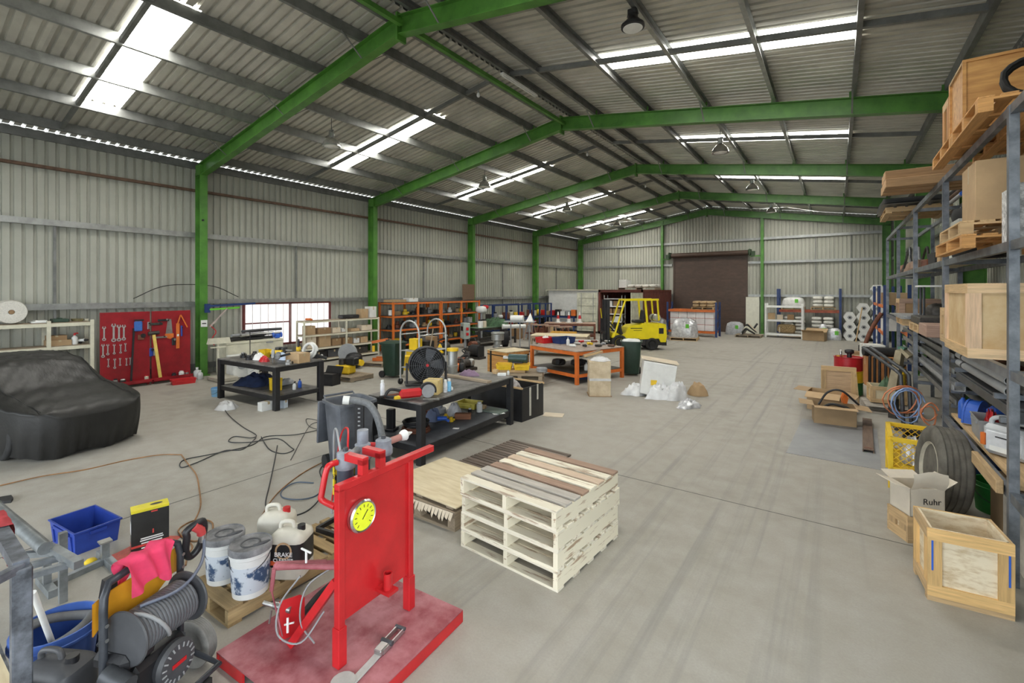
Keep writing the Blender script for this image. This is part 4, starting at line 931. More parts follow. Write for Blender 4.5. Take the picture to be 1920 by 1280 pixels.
# ---- cream shelving behind the car
CS = rack('shelving_unit', 'cream steel shelving behind the covered car', 'shelf', (-15.15, .2, 0), R(90), 3.12, .5, 1.8, (.25, 1.18, 1.74), 2, CREAM, CREAM, None, .07, .08, xs=[0, 2.35, 3.12])
for z in (.25, 1.18, 1.74):
    for k in range(5): MB().box((1.56, -0 + .05 + .1 * k, z + .008), (3.08, .085, .016)).o('shelf_board', OLDWOOD, CS)
sx = -15.4
t = thing('bubble_wrap_roll', 'big roll of white bubble wrap lying on the cream shelving', 'roll', (sx, 1.95, 1.765 + .0), 0)
MB().lathe([(.05, -.28), (.25, -.28), (.27, -.2), (.27, .2), (.25, .28), (.05, .28), (.05, -.28)], 32, axis='x', c=(0, 0, .27)).o('wrap', mat('bubble_wrap', (.62, .60, .54), .4, var=.12, scale=40, bump=.8), t, 40); MB().lathe([(.052, -.281), (.045, -.281), (.045, .281), (.052, .281)], 16, axis='x', c=(0, 0, .27)).o('core', CARDD, t, 40)
single(MB().box((0, 0, .02), (.4, .3, .04), ch=.01).box((.02, .02, .05), (.3, .2, .02), ch=.005), 'storage_lid', WHITE, 'flat white plastic storage lid on the cream shelving top', 'tub', (sx, 2.42, 1.757))  # solid flat storage lid, not an open tub
single(MB().box((0, 0, .04), (.35, .28, .08), ch=.01).box((0, 0, .09), (.3, .06, .03), ch=.01), 'green_case', mat('dark_green_case', (.03, .06, .04), .5), 'dark green flat case on the cream shelving top', 'case', (sx, 2.78, 1.757))
coil((sx, 3.1, 1.757), .11, 3, .014, mat('mixed_cable', (.14, .12, .05), .6, var=.5, scale=12), 'tangled dark cables on the end of the cream shelving', 'cable_tangle', 'cable', seed=4)
carton((sx, 2.75, 1.197), R(3), (.34, .42, .13), 'long cardboard box on the cream shelving middle level', CARD); carton((sx, 2.72, 1.328), R(-5), (.3, .36, .11), 'brown box stacked on the long cardboard box', CARDD)
bottle((sx + .12, 1.62, 1.197), .075, .28, mat('amber_bottle', (.55, .42, .16), .3), WHITE, 'amber oil bottle on the cream shelving'); bottle((sx + .1, 1.42, 1.197), .06, .2, mat('pale_blue_bottle', (.45, .55, .62), .4), BLUE, 'pale blue bottle next to the amber oil bottle')
t = bottle((sx + .28, 3.2, 1.0), .06, .26, WHITE, RED, 'white spray bottle with red trigger hanging on the shelf end'); 
t.location = (-15.3, 3.03, 1.197)
MB().box((.03, 0, .27), (.09, .025, .03), ch=.006).o('trigger_head', RED, t)
t = thing('heat_gun', 'black heat gun with white barrel on the shelf end', 'tool', (-15.25, 3.17, 1.216), R(30)); MB().cyl((-.1, 0, .07), (.06, 0, .08), .035, n=12).o('barrel', WHITE, t, 40); MB().cyl((.06, 0, .08), (.14, 0, .085), .03, .022, n=12).o('nozzle', DARK, t, 40); MB().bar((-.04, 0, .05), (-.07, 0, .0), .035, .05).o('grip', DARK, t)
# ---- red tool boards
RB = mat('dark_red_board', (.26, .008, .014), .4, var=.2, scale=3)
XB = -15.15
def tool_board(y0, y1, label):
    w_ = y1 - y0
    t = thing('tool_board', label, 'tool board', (XB, (y0 + y1) / 2, 0), 0)
    MB().box((0, 0, 1.0), (.03, w_, 1.92), ch=.003).o('panel', RB, t)
    for sg in (-1, 1): MB().box((-.03, sg * (w_ / 2 - .03), .98), (.04, .05, 1.96)).o('frame_post', RB, t)
    MB().box((.09, 0, .10), (.2, w_, .03)).box((.185, 0, .14), (.012, w_, .06)).o('tray', RB, t)
    return t
tool_board(3.47, 4.50, 'dark red board hung with rows of spanners'); tool_board(4.54, 5.45, 'dark red board with hand saw, hammer and orange level')
def on_board(y, z): return (XB + .018, y, z)
SPN = mat('chrome_spanner', (.58, .58, .57), .3, .6, var=.15)
def spanner(L):
    mb = MB(); mb.box((.006, 0, -L / 2), (.01, L * .085, L * .74))
    mb.lathe([(L * .05, 0), (L * .11, 0), (L * .11, .012), (L * .05, .012), (L * .05, 0)], 14, axis='x', c=(0, 0, -L * .9))
    for sg in (-1, 1): mb.box((.006, sg * L * .07, -L * .06), (.012, L * .05, L * .14), (sg * R(18), 0, 0))
    mb.box((.006, 0, -L * .13), (.012, L * .16, L * .06)); return mb
pos = [(195, 612, .36, 0), (213, 607, .46, 0), (223, 609, .42, 0), (232, 609, .40, 0), (193, 645, .34, 1), (202, 645, .28, 1), (214, 645, .26, 1), (226, 645, .24, 1), (235, 643, .22, 1), (203, 672, .22, 2), (215, 672, .26, 2), (225, 671, .2, 2), (237, 671, .2, 2), (244, 670, .2, 2)]
rows = ['large chrome spanner hung in the top row of the red board', 'medium chrome spanner hung in the middle row of the red board', 'small chrome spanner hung in the bottom row of the red board']
smesh = {}
for px, py, L, r_ in pos:
    p = WX(px, py, XB + .02)
    if L not in smesh: smesh[L] = spanner(L).mesh('spanner', SPN, 40)
    nth_ = sum(1 for q in pos[:pos.index((px, py, L, r_))] if q[3] == r_)
    lb = rows[r_] if (px, py) != (195, 612) else 'thick chrome spanner hung beside the three longest ones'
    tag(link('spanner', smesh[L], None, p, (0, 0, 0)), lb, 'spanner', None if (px, py) == (195, 612) else 'spanners row %d' % r_)
# saws, level, hammer, pouches
p = WX(317, 598, XB + .02); t = thing('hand_saw', 'hand saw with orange handle hung on the red board', 'saw', p, 0); MB().prism([(-.03, 0), (.05, 0), (.08, -.4), (-.08, -.4)], 0, .006, 'yz').o('blade', STEEL, t); MB().prism([(-.1, -.4), (.1, -.4), (.1, -.5), (.02, -.55), (-.1, -.5)], 0, .03, 'yz').o('handle', ORANGE, t)
p = WX(333, 608, XB + .02); t = thing('spirit_level', 'orange spirit level hung upright on the red board', 'level', p, R(0)); MB().box((.015, 0, -.32), (.025, .08, .7), ch=.004).o('body', ORANGE, t); MB().box((.029, 0, -.3), (.004, .05, .06)).o('vial', WHITE, t)
p = WX(338, 590, XB + .02); t = thing('orange_square', 'orange folding square hung above the spirit level', 'tool', p); MB().bar((.025, 0, 0), (.025, -.1, -.34), .012, .03).o('arm', ORANGE, t); MB().bar((.04, 0, 0), (.04, .16, -.36), .012, .03).o('arm', ORANGE, t)
p = WX(258, 600, XB + .02); t = thing('tool_pouch', 'blue tool pouch hung between the red boards', 'pouch', p); MB().box((.05, 0, -.16), (.08, .17, .26), ch=.02).o('pouch', mat('blue_cloth', (.04, .13, .42), .8), t); MB().box((.05, .02, 0), (.02, .2, .04)).o('strap', DARK, t)
t = thing('pry_bar', 'long black steel bar leaning on the red tool board', 'bar', WX(248, 712, XB + .22), 0); t.location.z = .12; MB().bar((-.10, 0, 0), (-.175, .08, 1.35), .04, .03).o('shaft', DARK, t); MB().box((-.165, .085, 1.37), (.05, .06, .08)).o('head', DARK, t)
t = thing('sledge_hammer', 'hammer with long yellow handle leaning against the red board', 'hammer', (XB + .12, WX(301, 705, XB + .12).y, .125), 0)
MB().bar((0, 0, 0), (-.045, -.14, 1.22), .07, .035).o('handle', mat('yellow_handle', (.68, .5, .12), .5), t); MB().cyl((-.045, -.26, 1.24), (-.045, -.02, 1.26), .05, n=12).o('head', GREASE, t, 40)
for k, (px, py, nm, lb, m_, d_) in enumerate(((292, 607, 'wood_plane', 'wood plane hung on the red board', GREASE, (.3, .07)), (299, 632, 'caliper', 'steel caliper hung above the yellow hammer handle', STEEL, (.34, .05)), (306, 600, 'clamp', 'black clamp hung on the red board', DARK, (.26, .06)), (283, 660, 'blue_pliers', 'blue handled pliers hung on the red board', BLUE, (.08, .22)), (290, 658, 'tin_snips', 'pale tin snips hung on the red board', GREYP, (.06, .24)), (340, 620, 'chisel', 'blue chisel hung on the red board edge', BLUE, (.04, .3)), (264, 632, 'wire_loop', 'rusty wire loop hung on the red board', RUSTP, (.14, .14)), (325, 640, 'hook', 'steel hook hung beneath the hand saw', DARK, (.08, .2)), (278, 610, 'chain_links', 'chain of grey links hung on the red board', STEEL, (.05, .2)))):
    p = WX(px, py, XB + .02); t = thing(nm, lb, 'tool', p); w_, h_ = d_
    MB().box((.02, 0, 0), (.03, w_, h_), ch=.008).o('body', m_, t); MB().cyl((.02, w_ * .3, h_ * .3), (.05, w_ * .3, h_ * .3), min(w_, h_) * .4, n=10).o('knob', DARK if m_ is not DARK else STEEL, t, 40)
tray_y = [3.62, 3.75, 3.9, 4.4, 5.02, 5.2, 5.33]
for k, y in enumerate(tray_y):
    t = can((XB + .1, y, .118), .045 + .01 * (k % 3), .12 + .03 * (k % 2), (WHITE, STEEL, GREASE, CREAM, DARK)[k % 5], (RED, DARK, WHITE)[k % 3], '%s %s tin with %s lid in the red board tray' % (('short', 'tall')[k % 2], ('white', 'steel', 'greasy', 'cream', 'black')[k % 5], ('red', 'black', 'white')[k % 3]), 'tin', 'tin', 'tins in the red tray')
t = tub((-14.5, 5.05, 0), R(80), (.55, .3, .12), RED, 'low red plastic tray of cables on the floor by the tool boards', 'floor_tray', 'tray')
coil((-14.5, 5.05, .012), .1, 3, .012, RED, 'red cable bundle lying in the low red tray', 'cable_bundle', 'cable', seed=9)
for k, (px, py, rr, h_) in enumerate(((360, 695, .09, .32), (366, 702, .07, .26))):
    bottle((-14.9, 5.52 - .2 * k + .02, 0) if 0 else (-15.0 + .2 * k, 5.57, 0), rr, h_, mat('clear_bottle', (.55, .57, .57), .2), WHITE, ('large clear bottle on the floor by the green column', 'small clear bottle on the floor by the green column')[k])
# ---- platform scale by the column
p = G(396, 706); t = thing('platform_scale', 'old cream platform scale with tall post beside the green column', 'scale', (-14.35, 6.02, 0), R(0))
MB().box((.25, -.15, .06), (.75, .5, .10), ch=.01).o('platform', mat('grey_cream', (.36, .34, .28), .6), t); MB().cyl((-.16, -.1, .1), (-.16, -.1, 1.0), .03, n=12).o('post', CREAM, t, 40); MB().prism([(-.3, 1.0), (.3, 1.0), (.26, 1.16), (-.26, 1.16)], -.1, .02, 'yz').o('dial_head', CREAM, t, loc=(-.12, -.08, .0)); MB().box((-.14, -.1, .9), (.06, .4, .03)).o('beam_arm', CREAM, t)
# ---- things fixed to the first column
t = thing('wall_notice', 'small white notice plate on the green column by the red boards', 'sign', (-15.3, 5.86, 1.55)); MB().box((.006, .0, 0), (.006, .17, .2)).o('plate', WHITE, t); MB().box((.0095, 0, .0), (.001, .11, .03)).o('print', DARK, t)
t = thing('jib_arm', 'dark blue folding jib arm with bright green lever on the column', 'arm', (-15.22, 5.86, 2.0))
MB().bar((0, .0, .06), (.15, 1.35, .12), .08, .06).o('upper_arm', NAVY, t); MB().bar((.02, .1, -.04), (.12, .9, .0), .06, .05).o('lever', BRGREEN, t); MB().box((.02, .05, 0), (.06, .14, .26)).o('bracket', NAVY, t)
MB().bar((.1, .55, -.02), (.06, .1, -.55), .05, .035).o('lower_arm', mat('pinkish_grey_arm', (.4, .33, .3), .5), t); MB().tube(catmull([(.06, .1, -.5), (.1, .25, -.7), (.08, .15, -.9), (.1, .2, -1.1)], 5), .015, 6).o('cable', RED, t, 60)
single(MB().tube(catmull([(XL + .13, 4.3, 2.3), (XL + .14, 4.9, 2.62), (XL + .14, 5.5, 2.7), (XL + .14, 6.3, 2.65), (XL + .14, 7.0, 2.32)], 7), .012, 6), 'wall_cable', DARK, 'black cable looping along the left wall above the tool boards', 'cable', smooth=60)
# ---- workbench with shelf
def workbench(name, label, loc, rz, Lx, Ly, H, zs, m_top, m_leg, m_shelf, lw=.1, cut=None):
    t = thing(name, label, 'workbench', loc, rz)
    MB().box((0, 0, H - .012), (Lx, Ly, .024), ch=.003).o('top', m_top, t)
    for sx in (-1, 1):
        for sy in (-1, 1): MB().box((sx * (Lx / 2 - lw / 2), sy * (Ly / 2 - lw / 2), (H - .025) / 2), (lw, lw, H - .025), ch=.004).o('leg', m_leg, t)
    for sy in (-1, 1): MB().box((0, sy * (Ly / 2 - lw / 2), H - .075), (Lx - 2 * lw, lw * .6, .1)).o('apron', m_leg, t)
    for sx in (-1, 1): MB().box((sx * (Lx / 2 - lw / 2), 0, H - .075), (lw * .6, Ly - 2 * lw, .1)).o('apron', m_leg, t)
    for sy in (-1, 1): MB().box((0, sy * (Ly / 2 - lw / 2), zs - .05), (Lx - 2 * lw, lw * .6, .09)).o('shelf_rail', m_leg, t)
    for sx in (-1, 1): MB().box((sx * (Lx / 2 - lw / 2), 0, zs - .05), (lw * .6, Ly - 2 * lw, .09)).o('shelf_rail', m_leg, t)
    MB().box((0, 0, zs - .004), (Lx - .05, Ly - .05, .012)).o('shelf', m_shelf, t); return t
BT = mat('worn_bench_top', (.11, .105, .10), .5, .3, var=.35, scale=5, col2=(.22, .21, .2))
# corners from the photograph: front leg, right leg, left leg
BA = (-11.05, 5.75); ba = R(-12)
fA, rA, lA = G(516, 770), G(584, 753), G(412, 746)
ux = (fA - lA).normalized(); bLx = (fA - lA).length; bLy = (rA - fA).length
uy = Vector((-ux.y, ux.x, 0)); BA = fA - ux * bLx / 2 + uy * bLy * .62; BAZ = math.atan2(ux.y, ux.x); bLyy = bLy * 1.24
workbench('workbench', 'small black steel workbench with angle grinder on top by the freezer', (BA.x, BA.y, 0), BAZ, bLx + .1, bLyy + .06, .93, .3, BT, DARK, BT, .11)
def onA(u, v, z=.93): q = BA + ux * u + uy * v; return (q.x, q.y, z)
t = thing('angle_grinder', 'grey angle grinder with large disc on the small black workbench', 'grinder', onA(.7, -.25, .985), BAZ + R(-35)); grinder_body(t, mat('grey_blue_tool', (.16, .2, .24), .45), GREYP)
for c in t.children: c.scale = (1.7,) * 3
t = thing('bench_drill', 'yellow corded drill lying on the small black workbench', 'drill', onA(-.05, .2, .96), BAZ + R(30)); MB().cyl((-.14, 0, .1), (.12, 0, .1), .05, n=12).o('body', YELLOW, t, 40); MB().cyl((.12, 0, .1), (.2, 0, .1), .022, n=10).o('chuck', DARK, t, 40); MB().bar((-.1, 0, .08), (-.14, 0, -.0), .04, .06).o('grip', DARK, t)
tub(onA(-.38, .12), BAZ, (.26, .2, .17), YELLOW, 'yellow plastic bin on the small black workbench', 'parts_bin', 'bin')
crumple(onA(-.1, -.2), 0, (.3, .24, .14), mat('white_cloth', (.72, .72, .70), .9), 'white rag heap on the small black workbench', 'white_rag', 'rag', 3)
crumple(onA(.28, -.3), 0, (.26, .18, .12), RED, 'red rag beside the angle grinder', 'red_cloth', 'rag', 5)
crumple(onA(.3, .1), 0, (.5, .2, .15), mat('pale_blue_cloth', (.5, .6, .75), .8), 'pale blue and white plastic bag behind the angle grinder', 'plastic_bag', 'bag', 6)
carton(onA(.98, .05), BAZ + .1, (.42, .3, .21), 'brown cardboard box on the small black workbench', CARD)
coil(onA(.95, .42), .16, 3, .03, WHITE, 'white hose ring standing on the small black workbench', rot=(R(75), 0, BAZ + R(10)), seed=2).location.z = 1.135
for k, (u, v) in enumerate(((-.9, .15), (-.75, -.2), (-.95, -.1), (-.6, -.02), (-.6, .3), (-.02, .44), (.62, .4), (-.3, -.32), (1.1, -.25))):
    t = thing('machine_part', ['greasy bolt set on the workbench left end', 'black bearing on the workbench left end', 'steel socket on the workbench left end', 'dark gear on the workbench near the yellow bin', 'chrome fitting behind the yellow bin', 'black motor with yellow cap behind the drill', 'dark hose end behind the pale bag', 'steel pin at the workbench front edge', 'brown tin at the workbench right end'][k], 'machine part', onA(u, v), k)
    MB().lathe([(.03, 0), (.07, 0), (.07, .05), (.045, .06), (.045, .1), (.02, .1)], 10).o('body', (GREASE, DARK, STEEL)[k % 3], t, 35); MB().box((.05, 0, .03), (.12, .04, .05), ch=.008).o('lug', (DARK, GREASE)[k % 2], t)
crumple(onA(-.55, .0, .302), BAZ, (1.1, .8, .22), mat('navy_cloth', (.01, .02, .06), .9, var=.3), 'dark navy tarpaulin heap on the lower workbench shelf', 'navy_tarp', 'cloth', 8)
tub(onA(.55, -.2, .307), BAZ, (.26, .16, .26), YELLOW, 'yellow battery box on the lower workbench shelf', 'battery_box', 'box')
crumple(onA(.1, .3, .307), BAZ, (.3, .5, .12), GREYP, 'grey bag of scrap on the lower workbench shelf', 'grey_bag', 'bag', 9)
for k, (u, v) in enumerate(((.75, .25), (.85, .05), (.65, .2))): bottle(onA(u, v, .307), .04, .2 - .03 * k, (BRBLUE, WHITE, STEEL)[k], DARK, ('blue bottle on the lower workbench shelf', 'white bottle on the lower workbench shelf', 'steel flask on the lower workbench shelf')[k])
def bench_tool(name, label, cat, u, v, rz, parts):
    t = thing(name, label, cat, onA(u, v, .932), BAZ + rz)
    for nm, fn, m_ in parts: fn(MB()).o(nm, m_, t, 40)
bench_tool('bench_vice', 'dark iron bench vice behind the yellow bin', 'vice', -.3, .46, .4, [('base', lambda b: b.box((0, 0, .05), (.2, .16, .1), ch=.02), GREASE), ('jaw', lambda b: b.box((.08, 0, .15), (.06, .18, .12), ch=.01).box((-.06, 0, .15), (.1, .18, .12), ch=.01), DGREY), ('screw', lambda b: b.cyl((.1, 0, .13), (.3, 0, .13), .02, n=10), STEEL)])
bench_tool('jigsaw', 'black and yellow jigsaw standing behind the pale bag', 'power tool', .3, .52, -.6, [('body', lambda b: b.box((0, 0, .2), (.3, .1, .12), ch=.03), YELLOW), ('handle', lambda b: b.tube(catmull([(-.13, 0, .25), (-.1, 0, .38), (.08, 0, .4), (.13, 0, .26)], 5), .025, 8), DARK), ('sole', lambda b: b.box((0, 0, .02), (.28, .12, .03)).box((.05, 0, .08), (.08, .06, .12)), STEEL)])
bench_tool('strap_bundle', 'black strap bundle hanging at the workbench freezer end', 'strap', 1.0, .5, .2, [('strap', lambda b: b.tube(catmull([(-.25, 0, .03), (-.1, .08, .12), (.1, -.05, .1), (.25, .06, .03)], 6), .035, 8), RUBBER), ('buckle', lambda b: b.box((.0, .1, .06), (.12, .05, .05), ch=.01), DARK)])
bench_tool('rope_coil', 'tan rope coil at the workbench left rear corner', 'rope', -.85, .45, 0, [('coil', lambda b: b.lathe([(.08, 0), (.15, .01), (.16, .05), (.13, .09), (.08, .08)], 18), CARDP), ('tail', lambda b: b.tube([(.13, 0, .03), (.25, -.06, .02), (.34, .0, .02)], .014, 6), CARDP)])
# litter round the bench
q = G(408, 742); bucket((q.x, q.y, 0), .14, .2, mat('light_blue_pail', (.25, .5, .75), .4), 'small light blue paint pail on the floor by the workbench leg', name='paint_pail')
crumple(G(425, 765), 0, (.6, .4, .14), FILM, 'crumpled clear plastic on the floor under the workbench corner', 'plastic_wrap', 'plastic', 12)
t = carton(G(500, 768), BAZ, (.16, .3, .18), 'red and white box on the floor under the workbench front leg', WHITE); carton(G(529, 764), BAZ + .3, (.2, .12, .17), 'pale blue box on the floor beside the workbench front leg', mat('pale_blue_card', (.5, .58, .66), .6))
t = thing('tool_case', 'open black toolbox with a level standing beside the workbench', 'toolbox', G(609, 722) + Vector((0, .12, 0)), BAZ + .2)
mb = MB(); 
for sg in (-1, 1): mb.box((sg * .24, 0, .15), (.015, .3, .3)).box((0, sg * .15, .15), (.5, .015, .3))
mb.box((0, 0, .01), (.5, .3, .02)).o('body', DARK, t); MB().box((0, .2, .33), (.52, .03, .28), (R(-25), 0, 0)).o('lid', DARK, t); MB().box((-.1, -.16, .17), (.1, .004, .14)).o('paper_label', WHITE, t); MB().box((0, 0, .26), (.44, .24, .06), ch=.02).o('contents', GREASE, t)
t = thing('chrome_pipe', 'short chrome bar leaning on the workbench corner', 'bar', G(597, 713)); MB().cyl((0, 0, .02), (.05, .05, .66), .022, n=10).o('tube', CHROME, t, 40); MB().cyl((.05, .05, .66), (.1, .05, .72), .03, n=10).o('end_fitting', STEEL, t, 40)
pallet((-11.45, 8.1, 0), R(5), 'dark pallet with a yellow machine behind the small workbench', 1.1, .8, .13, 6, 3, (OLDWOOD, OLDWOODY))
t = thing('yellow_compactor', 'yellow and black machine on the pallet behind the small workbench', 'machine', (-11.5, 8.1, .13), .3); MB().box((-.1, 0, .13), (.5, .35, .25), ch=.04).o('base', YELLOW, t); MB().box((.1, .05, .36), (.3, .26, .22), ch=.03).o('engine', DARK, t); MB().cyl((-.2, 0, .25), (-.2, 0, .42), .1, n=14).o('pot', GREASE, t, 40)
# ---- freezer, white drum cabinet and clutter behind the bench
t = thing('chest_freezer', 'cream chest freezer against the left wall under black bumpers', 'freezer', (-15.0, 7.05, 0), R(90)); MB().box((0, 0, .48), (1.7, .7, .88), ch=.02).o('body', CREAM, t); MB().box((0, 0, .95), (1.72, .72, .07), ch=.015).o('lid', CREAM, t); MB().box((.4, -.365, .9), (.2, .02, .04)).o('handle', GREYP, t); MB().box((0, 0, .02), (1.5, .6, .04)).o('plinth', DARK, t)
t = thing('front_load_dryer', 'white machine with round door next to the chest freezer', 'appliance', (-14.34, 6.38, 0), R(90)); MB().box((0, 0, .32), (.45, .5, .64), ch=.02).o('body', WHITE, t); MB().lathe([(.0, 0), (.13, 0), (.13, .02), (.1, .03), (0, .02)], 24, axis='y', c=(0, -.27, .38)).o('door', GREYP, t, 40)
t.location.z = .0
bucket((-13.9, 6.6, 0), .16, .34, WHITE, 'white plastic bucket on the floor before the freezer')
for k in range(5):
    t = thing('car_bumper', ['black plastic bumper on top of the freezer stack', 'black bumper resting on the freezer', 'grey trim strip resting on the freezer', 'silver tube lying on the freezer', 'dark grille resting on the freezer'][k], 'bumper', (-15.12 + .24 * (k % 2), 7.08 + .05 * k, 0.99 + .105 * (k // 2)), R(90) + .02 * k)
    P = [(-.65 + 1.3 * u / 8 + .1 * k - .2, .1 * math.sin(PI * u / 8), .05) for u in range(9)]
    MB().tube(P, [.045] * 9, 8).o('shell', (DARK, RUBBER, GREYP, STEEL, CHAR)[k], t, 50); MB().box((0, .05, .03), (.5, .12, .05), ch=.01).o('bracket', DARK, t)
t = thing('blue_grinder', 'blue bench grinder at the window end of the freezer', 'grinder', (-14.85, 7.80, .99), R(80)); MB().box((0, 0, .07), (.16, .12, .14), ch=.02).o('body', BRBLUE, t)
for sg in (-1, 1): MB().cyl((sg * .1, 0, .1), (sg * .14, 0, .1), .08, n=16).o('wheel', BRBLUE, t, 40)
coil((-14.78, 6.33, .99), .06, 4, .02, GREASE, 'greasy hose heap on the freezer column end', seed=7)
t = thing('gas_strut', 'thin black rod leaning at the freezer front', 'rod', (-14.4, 6.75, 0)); MB().cyl((0, 0, 0), (-.12, .05, 1.3), .012, n=8).o('rod', DARK, t, 40); MB().cyl((0, 0, 0), (-.05, .02, .55), .022, n=8).o('sleeve', GREASE, t, 40)
# ================================================================ middle of the hall
# ---- long black workbench
BBX, BBY, BBZ = -5.46, 5.82, R(3.3)
t = workbench('workbench', 'long black steel workbench with drum fan on top', (BBX, BBY, 0), BBZ, 1.1, 2.5, .9, .27, BT, DARK, mat('dusty_dark_shelf', (.075, .08, .09), .6, var=.3, scale=4), .1)
def onB(px, py, z=.9): return G(px, py, z)
# drum fan
p = onB(800, 719); FD = math.atan2(-p.y + 1.2, -p.x)          # faces roughly the doorway
t = thing('drum_fan', 'large black drum fan with round grille standing on the long workbench', 'fan', p, FD - PI / 2 + PI)
t.rotation_euler = (0, 0, FD + PI / 2)
rF = .30; zc = .335
MB().lathe([(rF, -.09), (rF + .012, -.085), (rF + .012, .085), (rF, .09), (rF - .012, .085), (rF - .012, -.085), (rF, -.09)], 44, axis='y', c=(0, 0, zc)).o('shroud', DARK, t, 40)
gr = MB()
for k in range(1, 9): gr.tube([(rF * k / 9 * math.cos(a), -.095 - .02 * (1 - k / 9), zc + rF * k / 9 * math.sin(a)) for a in [2 * PI * q / 32 for q in range(32)]], .0045, 4, True)
for k in range(16): a = 2 * PI * k / 16; gr.tube([(.03 * math.cos(a), -.115, zc + .03 * math.sin(a)), (rF * math.cos(a), -.092, zc + rF * math.sin(a))], .0035, 4)
gr.o('grille', CHAR, t)
for k in range(5):
    a = 2 * PI * k / 5; M_ = Matrix.Translation((0, -.0, zc)) @ Matrix.Rotation(a, 4, 'Y'); mb = MB(); mb.M = M_; mb.add([(.05, -.02, -.04), (.27, -.03, -.09), (.27, .03, .09), (.05, .02, .04)], [(0, 1, 2, 3), (3, 2, 1, 0)]); mb.o('blade', DGREY, t)
MB().cyl((0, -.06, zc), (0, .1, zc), .06, n=18).o('motor', DARK, t, 40); MB().cyl((0, -.125, zc), (0, -.117, zc), .025, n=14).o('red_badge', RED, t)
MB().cyl((0, .075, zc), (0, .078, zc), rF - .012, n=40).o('rear_guard', RUBBER, t)
for sg in (-1, 1): MB().box((sg * (rF + .035), .02, zc / 2 + .02), (.03, .12, zc + .02), ch=.006).o('side_bracket', DARK, t)
MB().box((0, .02, .015), (2 * rF + .14, .34, .03), ch=.008).o('foot', DARK, t)
# goods on the top
carton(onB(812, 737), R(25), (.24, .24, .22), 'pale yellow cardboard box in front of the drum fan', mat('yellow_card', (.62, .48, .2), .8))
CANB = mat('blue_white_can', (.55, .6, .68), .35, var=.3, scale=20, col2=(.75, .77, .8)); CANL = mat('light_blue_can', (.2, .5, .75), .35, var=.2, scale=20)
can(onB(717, 741), .034, .24, mat('white_blue_can', (.66, .68, .72), .35, var=.2, scale=18, col2=(.8, .8, .82)), WHITE, 'white and navy spray can at the bare corner of the long workbench')
can(onB(835, 735), .034, .2, CANB, WHITE, 'grey white spray can beside the light blue one'); can(onB(842, 733), .034, .2, CANL, WHITE, 'light blue spray can beside the yellow cardboard box')
bottle(onB(847, 731), .022, .06, WHITE, WHITE, 'tiny white pot next to the light blue spray can')
p = onB(770, 748); t = thing('cut_off_saw', 'red demolition saw with black guard on the long workbench', 'power saw', p, R(62))
MB().box((0, 0, .09), (.34, .11, .13), ch=.03).o('body', RED, t); MB().prism([(.13 * math.cos(a), .1 + .13 * math.sin(a)) for a in [PI * k / 14 - .3 for k in range(15)]], -.03, .03, 'xz').o('guard', DARK, t, loc=(.26, 0, 0)); MB().tube(catmull([(-.15, 0, .14), (-.3, 0, .17), (-.36, 0, .08), (-.2, 0, .05)], 5), .022, 8).o('rear_handle', DARK, t, 50); MB().cyl((.26, -.035, .1), (.26, .035, .1), .1, n=24).o('disc', GREYP, t, 40); MB().box((-.2, .0, .045), (.1, .07, .05), ch=.01).o('yellow_clip', YELLOW, t)
p = onB(806, 752); single(MB().cyl((-.1, 0, .03), (.1, 0, .03), .014, n=8).cyl((.1, 0, .03), (.14, 0, .03), .024, n=8), 'grease_nozzle', CHROME, 'chrome grease nozzle lying at the long workbench edge', 'tool', (p.x, p.y, .9), R(40), smooth=40)
p = onB(735, 745); t = thing('grease_gun', 'small brass grease gun lying by the red saw', 'tool', p, R(75)); MB().cyl((-.13, 0, .03), (.1, 0, .03), .026, n=12).o('barrel', RUSTP, t, 40); MB().cyl((.1, 0, .03), (.16, 0, .03), .012, n=8).o('nozzle', STEEL, t, 40); MB().cyl((-.2, 0, .03), (-.13, 0, .03), .022, n=10).o('grip', DARK, t, 40)
p1, p2 = onB(832, 704), onB(918, 718); t = thing('timber_plank', 'short rough timber plank lying across the long workbench', 'plank', (p1 + p2) / 2, 0); t.location.z = .9
ow(MB().bar(p1 + Vector((0, 0, .02)), p2 + Vector((0, 0, .02)), .11, .035), 'plank', OLDWOOD, t)
crumple(onB(880, 704), .4, (.36, .24, .1), mat('mauve_cloth', (.25, .17, .25), .9), 'mauve rag heap on the long workbench far edge', 'mauve_rag', 'rag', 21)
carton(onB(929, 700), .2, (.09, .09, .08), 'small pine block on the long workbench end', PINE, tape=False, name='pine_block', cat='block'); carton(onB(941, 704), .5, (.16, .09, .05), 'small white box on the long workbench end', WHITE, tape=False); bottle(onB(953, 703), .025, .1, WHITE, GREYP, 'small white bottle on the long workbench end')
# lower shelf goods
def shB(px, py): return G(px, py, .275)
t = coil(shB(780, 808), .22, 4, .018, RUSTP, 'rust red hose coil on the lower shelf of the long workbench', seed=3); coil(Vector(shB(780, 808)) + Vector((0, 0, .085)), .19, 3, .02, DARK, 'black hose coil lying on the rust red coil', seed=5)
t = thing('steel_post_block', 'black steel bracket block on the lower shelf beside the hose coil', 'bracket', shB(733, 806), R(20)); MB().box((0, 0, .17), (.12, .1, .34), ch=.008).o('upright', DARK, t); MB().box((-.06, 0, .02), (.3, .2, .04), ch=.008).o('base', DARK, t)
tub(shB(880, 763), BBZ + .1, (.42, .3, .1), mat('olive_yellow_tub', (.42, .36, .06), .5), 'olive yellow tray on the lower shelf under the workbench', 'parts_tray', 'tray')
crumple(shB(812, 788), 0, (.3, .22, .2), mat('slate_rag', (.12, .15, .24), .9), 'slate blue rag heap on the lower shelf', 'slate_rag', 'rag', 31)
